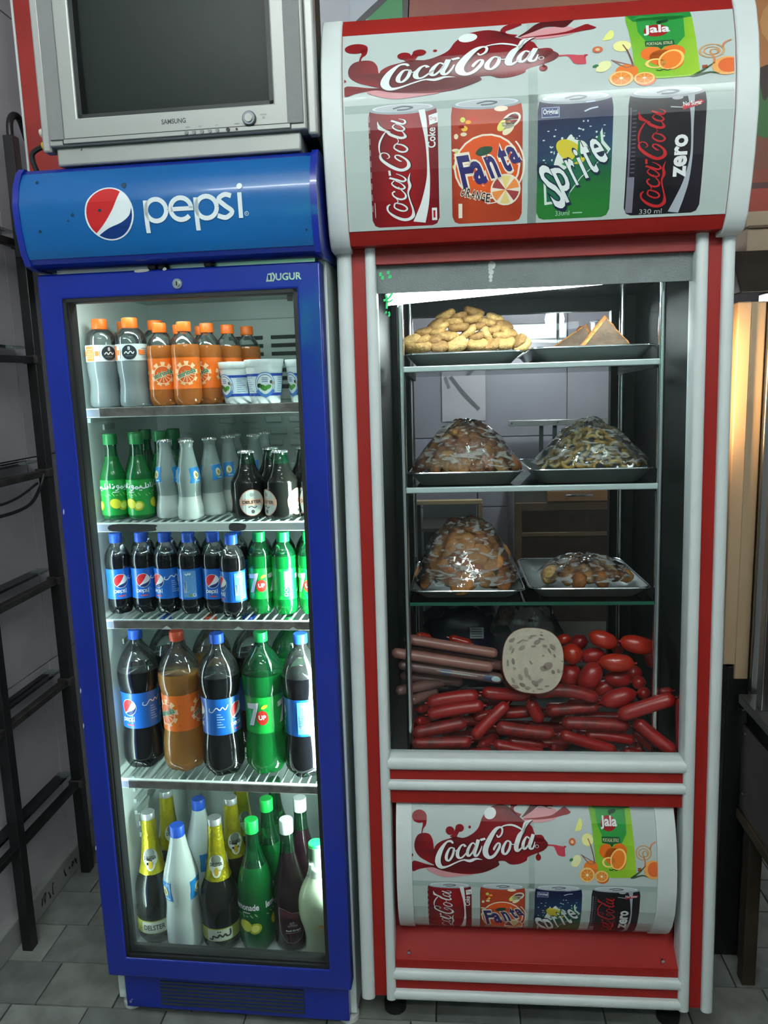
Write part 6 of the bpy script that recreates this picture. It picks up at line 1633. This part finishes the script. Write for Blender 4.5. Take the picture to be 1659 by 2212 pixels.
triangle('flat breaded triangle lying behind the large one', (.092, .225, 1.3735), .150, .080, .045, -8, 0, 5.0, .052)
triangle('darker breaded triangle peeking out at the back of the tray', (.150, .290, 1.3735), .13, .082, .04, 10, 0, 9.0, -.01)
# wrapped heaps
M_film = clear('cling_film', (.97, .98, .98), refl=.10, rough=.06, edge=1.0, milky=.05, milk_col=(.85, .88, .88), bump=.55, bscale=30, bstretch=(1.0, 1.0, .3), streak=.70)  # whitish streaks painted into the film for highlights along its folds
def piece_meshes(kind):
    if kind == 'meat': return [lumpy('meat', mat('meat_%d' % k, c, .55, var=.3, vscale=2.5, bump=.4, bscale=8), 12, 6, .5, 1.2, k, .5) for k, c in enumerate((S(178, 122, 68), S(146, 92, 52), S(200, 152, 98), S(168, 104, 70)))]
    if kind == 'pasta':
        out_ = []
        for k, c in enumerate((S(206, 178, 110), S(190, 150, 70), S(214, 196, 146))):
            path = [(cos(t) * .75, sin(t) * .75 - .3, 0.0) for t in frange(.3, 2.8, 8)]
            out_.append(MB().tube(path, .24, 8).mesh('pasta', mat('pasta_%d' % k, c, .5, var=.12, vscale=3), True, 60))
        return out_
    if kind == 'cutlet': return [lumpy('cutlet', mat('cutlet_%d' % k, c, .6, var=.2, vscale=2.5, bump=.3, bscale=8), 16, 6, .10, 1.5, k, .26, .5) for k, c in enumerate((S(186, 118, 58), S(168, 100, 48), S(198, 134, 72)))]
    return [lumpy('lump', mat('lump_%d' % k, c, .6, var=.3, vscale=2.5, bump=.4, bscale=8), 14, 7, .25, 1.4, k, .7) for k, c in enumerate((S(176, 122, 62), S(150, 92, 44), S(196, 156, 100)))]
def heap(name, cat, kind, cx, cy, ax, ay, zr, h, n, size, pw, label, group, filmlabel, seed):
    random.seed(seed); pm = piece_meshes(kind)
    ga = pi * (3 - sqrt(5))
    for shell, cnt in ((1.0, n), (.72, n // 2)):
        for k in range(cnt):
            if shell < 1 and sin(k * ga + shell) > .35: continue
            rho = sqrt((k + .5) / cnt); t = k * ga + shell
            x, y = rho * cos(t) * ax * shell, rho * sin(t) * ay * shell
            if y > ay * .5 and shell == 1.0: continue
            z_ = h * shell * (1 - rho ** pw) - size * .35
            o = mesh_obj(name, random.choice(pm))
            sl = pw * h / ax * rho ** (pw - 1)
            nrm = Vector((cos(t) * sl, sin(t) * sl * ax / ay, 1)).normalized()
            q = nrm.to_track_quat('Z', 'Y').to_matrix().to_4x4()
            s_ = size * random.uniform(.8, 1.15)
            in_case(o, Matrix.Translation((cx + x, cy + y, max(zr - .002 + s_ * .55, zr + z_))) @ q @ Matrix.Rotation(random.uniform(0, 6.3), 4, 'Z') @ Matrix.Rotation(random.uniform(-.75, .75), 4, 'X') @ Matrix.Diagonal((s_, s_, s_, 1)))
            tag(o, label, cat, group)
    b = MB(); rows = []
    NN = 64
    for j in range(15):
        rho = j / 14.0; row = []
        for i in range(NN):
            t = 2 * pi * i / NN
            ex, ey = ax * 1.05, ay * 1.05
            p = 1.0 if rho < .5 else 1.0 + .06 * (rho - .5) * 2
            fold = .0045 * sin(11 * t + seed) * (1 - rho) * rho * 4 + .007 * mnoise.noise(Vector((cos(t) * rho * 5 + seed, sin(t) * rho * 5, seed))) + .004 * mnoise.noise(Vector((cos(t) * 9, sin(t) * 9, rho * 7 + seed)))
            r_ = max(rho, .02) * p
            row.append((cx + r_ * cos(t) * ex, cy + r_ * sin(t) * ey, zr + .004 + (h * 1.05 + size * .35) * (1 - rho ** pw) + fold + .003))
        rows.append(row)
    o = b.ring_strip(rows, True, False, False).build('cling_film', M_film, None, smooth=True, angle=180)
    o.matrix_world = MC; tag(o, filmlabel, 'plastic wrap')
heap('fried_piece', 'food', 'meat', -.124, .215, .112, .105, 1.143, .090, 58, .022, 2.0, 'brown cooked meat piece under film, middle shelf, left tray', 'meat pieces in the left middle heap', 'crinkled cling film over the brown heap, middle shelf left', 2)
heap('pasta_piece', 'food', 'pasta', .150, .215, .116, .105, 1.145, .088, 80, .018, 1.55, 'curled pale yellow pasta piece under film, middle right tray', 'pasta pieces in the right middle heap', 'crinkled cling film over the pale heap, middle shelf right', 4)
heap('cutlet', 'food', 'cutlet', -.126, .215, .110, .105, .886, .120, 50, .026, 2.6, 'round orange-brown cutlet under film in the tallest heap', 'cutlets in the tallest wrapped heap', 'domed cling film over the tallest heap, glass shelf left', 6)
heap('fried_lump', 'food', 'lump', .140, .215, .095, .09, .890, .032, 26, .020, 3.0, 'small fried lump under film on the lower right tray', 'fried lumps in the low wrapped heap', 'shiny cling film over the low heap, glass shelf right', 8)
# bags behind the sausages
M_bag = mat('blue_bag', (0.006, 0.009, 0.035), .35, var=.4, vscale=12, coat=.3, bump=.5, bscale=30)
def bag(name, m, P, sx, sy, sz, seed, label):
    b = MB(); rings = []
    for j in range(13):
        ph = -pi / 2 + .1 + (pi - .2) * j / 12; ring = []
        for i in range(24):
            t = 2 * pi * i / 24; d = Vector((cos(ph) ** .6 * cos(t), cos(ph) ** .6 * sin(t), sin(ph)))
            k = 1 + .28 * mnoise.noise(d * 2.4 + Vector((seed, 0, 0))) + .12 * mnoise.noise(d * 6 + Vector((0, seed, 0)))
            ring.append((d.x * sx * k, d.y * sy * k, d.z * sz * k))
        rings.append(ring)
    o = b.ring_strip(rings).build(name, m, None, smooth=True, angle=50)
    in_case(o, Matrix.Translation(P)); tag(o, label, 'bag')
    return o
bg = bag('plastic_bag', M_bag, (-.135, .34, .690), .105, .055, .100, 3.0, 'dark blue plastic bag with a small white tag behind the sausages')
a = Art().rect(-.015, .035, .018, .062, S(190, 195, 200), 0)
for k in range(4): a.rect(-.012, .039 + .006 * k, .014, .0415 + .006 * k, S(90, 95, 110), 1)
a.build('price_tag', lambda u, v, q: (u + .03, -.064 - q, v), M_ink, bg)
bag('plastic_bag', clear('clear_bag', (.86, .9, .9), refl=.1, rough=.12, milky=.22, milk_col=(.55, .6, .6), bump=1.0, bscale=18), (.015, .30, .720), .085, .05, .085, 7.0, 'crumpled clear plastic bag behind the cut cold meat loaf')

# ---------------------------------------------------------------- poster on the wall over the food case
ps = empty('wall_poster', (0.36, 0.7495, 2.15))
tag(ps, 'big advertising poster with green and red fields on the wall behind the coolers', 'poster')
box_obj('poster_board', -0.615, 1.0, -0.006, 0.0, -0.29, 0.55, mat('poster_white', (0.42, 0.46, 0.52), .35), ps)
a = Art()
def W_(x, z_): return (x - .36, z_ - 2.15)
BKp = (0.02, 0.022, 0.025)
a.poly([W_(-.255, 1.86), W_(-.255, 2.36), W_(-.14, 2.47), W_(-.095, 2.47), W_(-.125, 1.86)], S(38, 128, 70), 0, smooth=False)
def redc(u, v): return lerp3(S(120, 28, 24), S(132, 74, 34), .5 + .5 * sin(u * 9 + v * 4))
a.poly([W_(-.108, 2.69), W_(-.128, 1.87), W_(1.35, 1.87), W_(1.35, 2.69)], redc, 0, smooth=False)
a.stroke([W_(-.26, 2.375), W_(-.21, 2.415), W_(-.13, 2.475), W_(-.06, 2.53)], .016, BKp, 1); a.stroke([W_(-.095, 2.60), W_(-.108, 2.405), W_(-.12, 2.20), W_(-.13, 1.87)], .014, BKp, 1)
a.ell(*W_(.94, 2.30), .19, .14, S(170, 110, 60), 1); a.ell(*W_(.95, 2.33), .15, .09, S(190, 135, 80), 2)
a.ell(*W_(.93, 2.185), .17, .055, S(48, 28, 22), 3); a.poly([W_(.77, 2.14), W_(.80, 2.20), W_(.82, 2.14), W_(.85, 2.19), W_(.88, 2.12), W_(1.05, 2.14), W_(1.05, 2.06), W_(.83, 2.05), W_(.80, 2.09)], S(52, 100, 46), 4)
a.poly([W_(.74, 2.07), W_(1.1, 2.07), W_(1.1, 1.99), W_(.76, 1.97)], S(110, 60, 40), 3, smooth=False); a.poly([W_(.70, 1.93), W_(1.35, 1.93), W_(1.35, 1.865), W_(.70, 1.865)], S(150, 48, 34), 3, smooth=False)
a.rect(*W_(.70, 1.925), *W_(1.35, 1.940), S(70, 26, 22), 4)
a.build('poster_print', lambda u, v, q: (u, -.0065 - q, v), M_ink, ps, cu=frange(-.6, 1.0, 24), cv=frange(-.3, .55, 10))

# ---------------------------------------------------------------- kitchen behind the glass
bl = empty('kitchen_bulb', (0.345, 1.20, 1.64)); tag(bl, 'bright white bulb hanging in the kitchen behind the glass', 'bulb')
MB().lathe([(.004, -.036), (.020, -.033), (.030, -.018), (.032, 0), (.028, .016), (.018, .032), (.014, .042)], 20).build('bulb_glass', mat('bulb_white', (1, 1, 1), .4, emit=(.95, .99, 1.0), estr=25.0), bl, smooth=True)
MB().lathe([(.016, .040), (.016, .075), (.010, .085)], 16).build('bulb_socket', M_white_pl, bl, smooth=True)
MB().tube([(0, 0, .08), (0, 0, 1.31)], .003, 6).build('bulb_cord', M_rubber, bl)
pl_ = bpy.data.lights.new('bulb_light', 'POINT'); pl_.energy = W_KITCHEN; pl_.color = (.95, .98, 1.0); pl_.shadow_soft_size = .035
o = bpy.data.objects.new('bulb_light', pl_); o.location = (0, -.06, -.05); link(o, bl)
tb = empty('kitchen_tube_lamp', (0.26, 1.575, 1.62)); tag(tb, 'white tube lamp on the kitchen wall behind the upper trays', 'light')
box_obj('lamp_housing', -.30, .18, 0, .022, -.03, .03, M_white_pl, tb, .004)
MB().tube([(-.28, -.014, 0), (.16, -.014, 0)], .013, 12).build('lamp_tube', mat('kitchen_tube', (1, 1, 1), .4, emit=(.92, .98, 1.0), estr=7.0), tb, smooth=True)
area_light('lamp_light', (-.06, -.035, 0), (radians(-90), 0, 0), .44, .04, W_KITCHEN * .5, (.92, .98, 1.0), tb)
pp_ = empty('paper_sheet', (0.045, 1.598, 1.375)); tag(pp_, 'crumpled white plastic sheet hung on the kitchen tiles', 'sheet')
b = MB(); rows = []
for j in range(9):
    rows.append([(-.085 + .17 * i / 8, -.004 - .006 * abs(mnoise.noise(Vector((i * .6, j * .6, 2)))), -.09 + .18 * j / 8) for i in range(9)])
b.ring_strip(rows, False, False, False).build('sheet', mat('sheet_white', (.62, .60, .64), .35), pp_, smooth=True, angle=10)
a = Art().stroke([(-.05, .085), (0.0, .02), (.06, -.045)], .012, S(120, 118, 125), 0).stroke([(-.07, .085), (-.055, .04)], .008, S(140, 138, 145), 0)
a.build('sheet_tape', lambda u, v, q: (u, -.0115 - q, v), M_ink, pp_)
M_warmst = mat('kitchen_steel', (.34, .31, .28), .35, 1.0, var=.2, vscale=4)
ck = empty('steel_cabinet', (.385, 1.42, 0)); tag(ck, 'steel kitchen cabinet with a drawer behind the glass case', 'cabinet')
box_obj('cabinet_body', -.17, .22, -.10, .17, 0.0, 1.055, M_warmst, ck, .004)
box_obj('drawer_front', -.05, .175, -.125, -.10, 1.005, 1.045, mat('drawer_wood', S(150, 108, 70), .5, var=.15, vscale=6), ck, .003)
MB().tube(catmull([(.02, -.126, 1.028), (.022, -.145, 1.03), (.10, -.145, 1.03), (.102, -.126, 1.028)], 4), .004, 8).build('drawer_handle', M_chrome, ck, smooth=True)
for (x0_, x1_, c0, c1) in ((-.165, -.140, .63, 1.00), (.19, .215, .63, 1.00), (-.14, .19, .97, 1.0), (-.14, .19, .875, .89)):
    box_obj('door_frame', x0_, x1_, -.112, -.10, c0, c1, mat('cab_frame', S(112, 88, 66), .45, metal=.4), ck, .002)
box_obj('door_panel', -.14, .19, -.104, -.10, .55, .97, mat('cab_panel', S(64, 46, 34), .4, metal=.3, var=.2, vscale=5), ck)
rl = empty('steel_rail', (.41, 1.47, 1.28)); tag(rl, 'riveted steel rail shelf on posts in front of the kitchen tiles', 'rail')
box_obj('rail_bar', -.20, .21, -.02, .02, -.012, .010, M_alu, rl, .002)
for x in (-.19, -.02, .05): disc('rivet', .004, -.023, -.018, M_chrome, rl, 10, (x, 0, 0))
for x in (-.085, -.035, .10, .19): box_obj('rail_post', x, x + .014, -.01, .01, -.225, -.012, M_mirror, rl)
wfm = empty('wooden_frame', (-.012, 1.45, 0)); tag(wfm, 'stand with a pale wooden top bar low behind the glass', 'stand')
box_obj('top_bar', -.125, .115, -.15, -.12, 1.00, 1.015, mat('pale_wood', S(186, 166, 124), .6, var=.12, vscale=8), wfm, .002)
box_obj('stand_leg', -.125, -.11, -.15, -.12, 0, 1.0, M_mirror, wfm); box_obj('stand_leg', .10, .115, -.15, -.12, 0, 1.0, mat('pale_wood2', S(150, 130, 96), .6), wfm)
box_obj('stand_shelf', -.11, .10, -.15, .10, .90, .912, M_warmst, wfm); box_obj('stand_back', -.11, .10, .08, .10, .0, .98, mat('stand_back_grey', (.10, .11, .11), .5), wfm)
pt_ = empty('steel_pot', (.50, .92, 1.525)); tag(pt_, 'dull steel pot on the kitchen shelf behind the breaded triangles', 'pot')
MB().lathe([(.075, 0), (.080, .006), (.082, .080), (.086, .084), (.080, .086), (.076, .08), (.074, .01)], 28, caps=(True, True)).build('pot_body', M_steel, pt_, smooth=True)
sh_ = empty('kitchen_shelf', (.45, .93, 1.52)); tag(sh_, 'narrow hanging steel shelf in the kitchen carrying the pot', 'shelf')
box_obj('shelf_plate', -.14, .17, -.09, .10, -.012, .003, M_steel, sh_, .002)
for x in (-.13, .16): MB().tube([(x, .0, 0), (x, .0, 1.431)], .005, 8).build('shelf_rod', M_chrome, sh_)
for k, x in enumerate((.462, .478)):
    MB().tube([(x - .1537, .595, 1.485), (x - .1537, .595, 1.575)], .0075, 10).build('back_handle', M_chrome, cf, smooth=True)

# ---------------------------------------------------------------- steel fittings at the right
M_warm_lit_steel = mat('warm_lit_steel', (.55, .40, .25), .5, .12, var=.12, vscale=3, stretch=(1, 1, .08), bump=.05, bscale=120)  # steel with an orange base that paints in the warm lamp's glow
sc_ = empty('steel_column', (.66, .32, 0)); tag(sc_, 'upright steel column catching warm light beside the food case', 'column')
box_obj('column_face', -.040, -.010, -.035, .03, .775, 1.600, M_warm_lit_steel, sc_, .003)
box_obj('column_face', -.009, .024, -.025, .03, .735, 1.600, M_warm_lit_steel, sc_, .003)
box_obj('column_face', .025, .060, -.040, .03, .70, 1.62, M_steel, sc_, .003)
box_obj('column_base', -.022, .030, -.02, .03, 0.0, .765, mat('base_dark', (.025, .027, .027), .3, metal=.6), sc_, .002)
box_obj('column_edge', .0305, .036, -.03, .03, 0.0, .735, M_alu, sc_)
for z_ in (.70, .66): disc('column_bolt', .004, -.003, .002, M_chrome, sc_, 10, (.018, -.0265 + .0065, z_))
hd_ = empty('steel_hood', (.72, .45, 1.60)); tag(hd_, 'dark steel hood above the lit column', 'hood')
MB().ring_strip([[(x, y, 0.02) for x, y in ((-.09, -.15), (.5, -.15), (.5, .20), (-.09, .20))], [(x, y, .12) for x, y in ((-.085, -.06), (.5, -.06), (.5, .20), (-.085, .20))]]).build('hood_shell', mat('hood_steel', (.13, .115, .10), .3, 1.0, var=.3, vscale=6), hd_, .003)
a = Art().stroke([(.02, .11), (.018, .08), (.022, .05), (.016, .025)], [.008, .004, .007, .003], S(170, 165, 150), 0)
a.build('grease_drip', lambda u, v, q: (u, -.15 - .002 - q + .9 * (v - .02), v), M_ink, hd_)
cbx = empty('cardboard_box', (.90, .56, 1.722)); tag(cbx, 'flat beige cardboard box lying on the steel hood', 'box')
M_card = mat('cardboard', S(172, 152, 130), .8, var=.08, vscale=10)
box_obj('box_body', -.20, .25, -.08, .09, 0, .062, M_card, cbx, .002); box_obj('box_lid', -.205, .255, -.085, .095, .063, .098, M_card, cbx, .002)
MB().box(-.20, .25, -.087, -.085, .060, .066).build('lid_seam', mat('seam', S(96, 80, 64), .9), cbx)
ct = empty('steel_counter', (.665, -.10, 0)); tag(ct, 'steel counter with a black slot running along the right edge', 'counter')
M_ctr = mat('counter_steel', (.30, .27, .26), .32, 1.0, var=.2, vscale=5, rvar=.1)
box_obj('counter_panel', 0.0, .02, -.70, .365, .425, .640, M_ctr, ct, .002)
box_obj('counter_slot', .012, .30, -.70, .36, .640, .690, M_rubber, ct)
box_obj('counter_ledge', -.012, .45, -.70, .365, .690, .712, M_steel, ct, .002)
box_obj('brass_trim', -.006, .004, -.70, .365, .402, .425, mat('brass_trim', (.22, .17, .11), .4, 1.0), ct, .002)
box_obj('counter_leg', .004, .035, .30, .335, 0, .402, mat('leg_brown', (.06, .04, .025), .5, metal=.3, var=.3, vscale=9), ct, .002)
box_obj('counter_shade_sheet', .10, .12, -.70, .36, 0, .402, mat('counter_shadow', (.06, .065, .065), .6, var=.3, vscale=9), ct)  # dark sheet standing in for the shade beneath the counter
box_obj('window_post', .002, .026, .27, .300, .712, 1.45, M_steel, ct, .002)
box_obj('counter_window', .062, .066, -.70, .268, .712, 1.45, mat('counter_dark', (.02, .02, .02), .25, coat=.3), ct)
for z_ in (.62, .47): disc('counter_bolt', .005, -.003, .004, M_chrome, ct, 10, (.004, .345, z_))
rbx = empty('red_carton', (.683, .06, .713)); tag(rbx, 'red carton with white swirls standing on the steel counter ledge', 'carton')
box_obj('carton_body', -.004, .034, -.10, .06, 0, .20, M_red, rbx, .002)
a = Art()
for k in range(4): a.ring(.0 - .02 * k, .035 + .045 * k, .012, .016, .004, S(225, 215, 215), 0, n=12)
a.build('carton_print', lambda u, v, q: (-.0045 - q, u, v), M_ink, rbx)
wl_ = empty('warm_lamp', (.553, .24, 0)); tag(wl_, 'narrow warm lamp in the gap between food case and column', 'lamp')
MB().tube([(0, 0, 1.30), (0, 0, 1.56)], .008, 10).build('lamp_tube', mat('warm_tube', (1, .8, .5), .4, emit=(1.0, .62, .28), estr=6.0), wl_, smooth=True)
box_obj('lamp_housing', -.022, -.010, -.012, .012, 1.08, 1.56, M_white_pl, wl_, .002)
box_obj('lamp_stem', -.02, -.012, -.008, .008, 0, 1.08, M_black, wl_)
area_light('lamp_light', (.012, .004, 1.43), (0, radians(-88), 0), .26, .02, W_WARM, (1.0, .60, .27), wl_)

# ---------------------------------------------------------------- green neon on the opposite wall, seen mirrored in the glass
ng = empty('neon_sign', (-.92, -3.085, 1.45)); tag(ng, 'green neon tube sign on the wall opposite the coolers', 'neon sign')
M_neon = mat('neon_green', (.1, 1, .4), .4, emit=(.02, 1.0, .30), estr=14.0)
box_obj('neon_board', -.22, .16, -.012, 0.0, .0, .62, M_black, ng)
MB().tube([(.02, .03, .02), (.0, .03, .55)], .016, 10).build('neon_tube', M_neon, ng, smooth=True)
MB().tube([(-.13, .03, .22), (-.02 - .10, .03, .30), (-.10, .03, .48)], .012, 10).build('neon_tube', M_neon, ng, smooth=True)
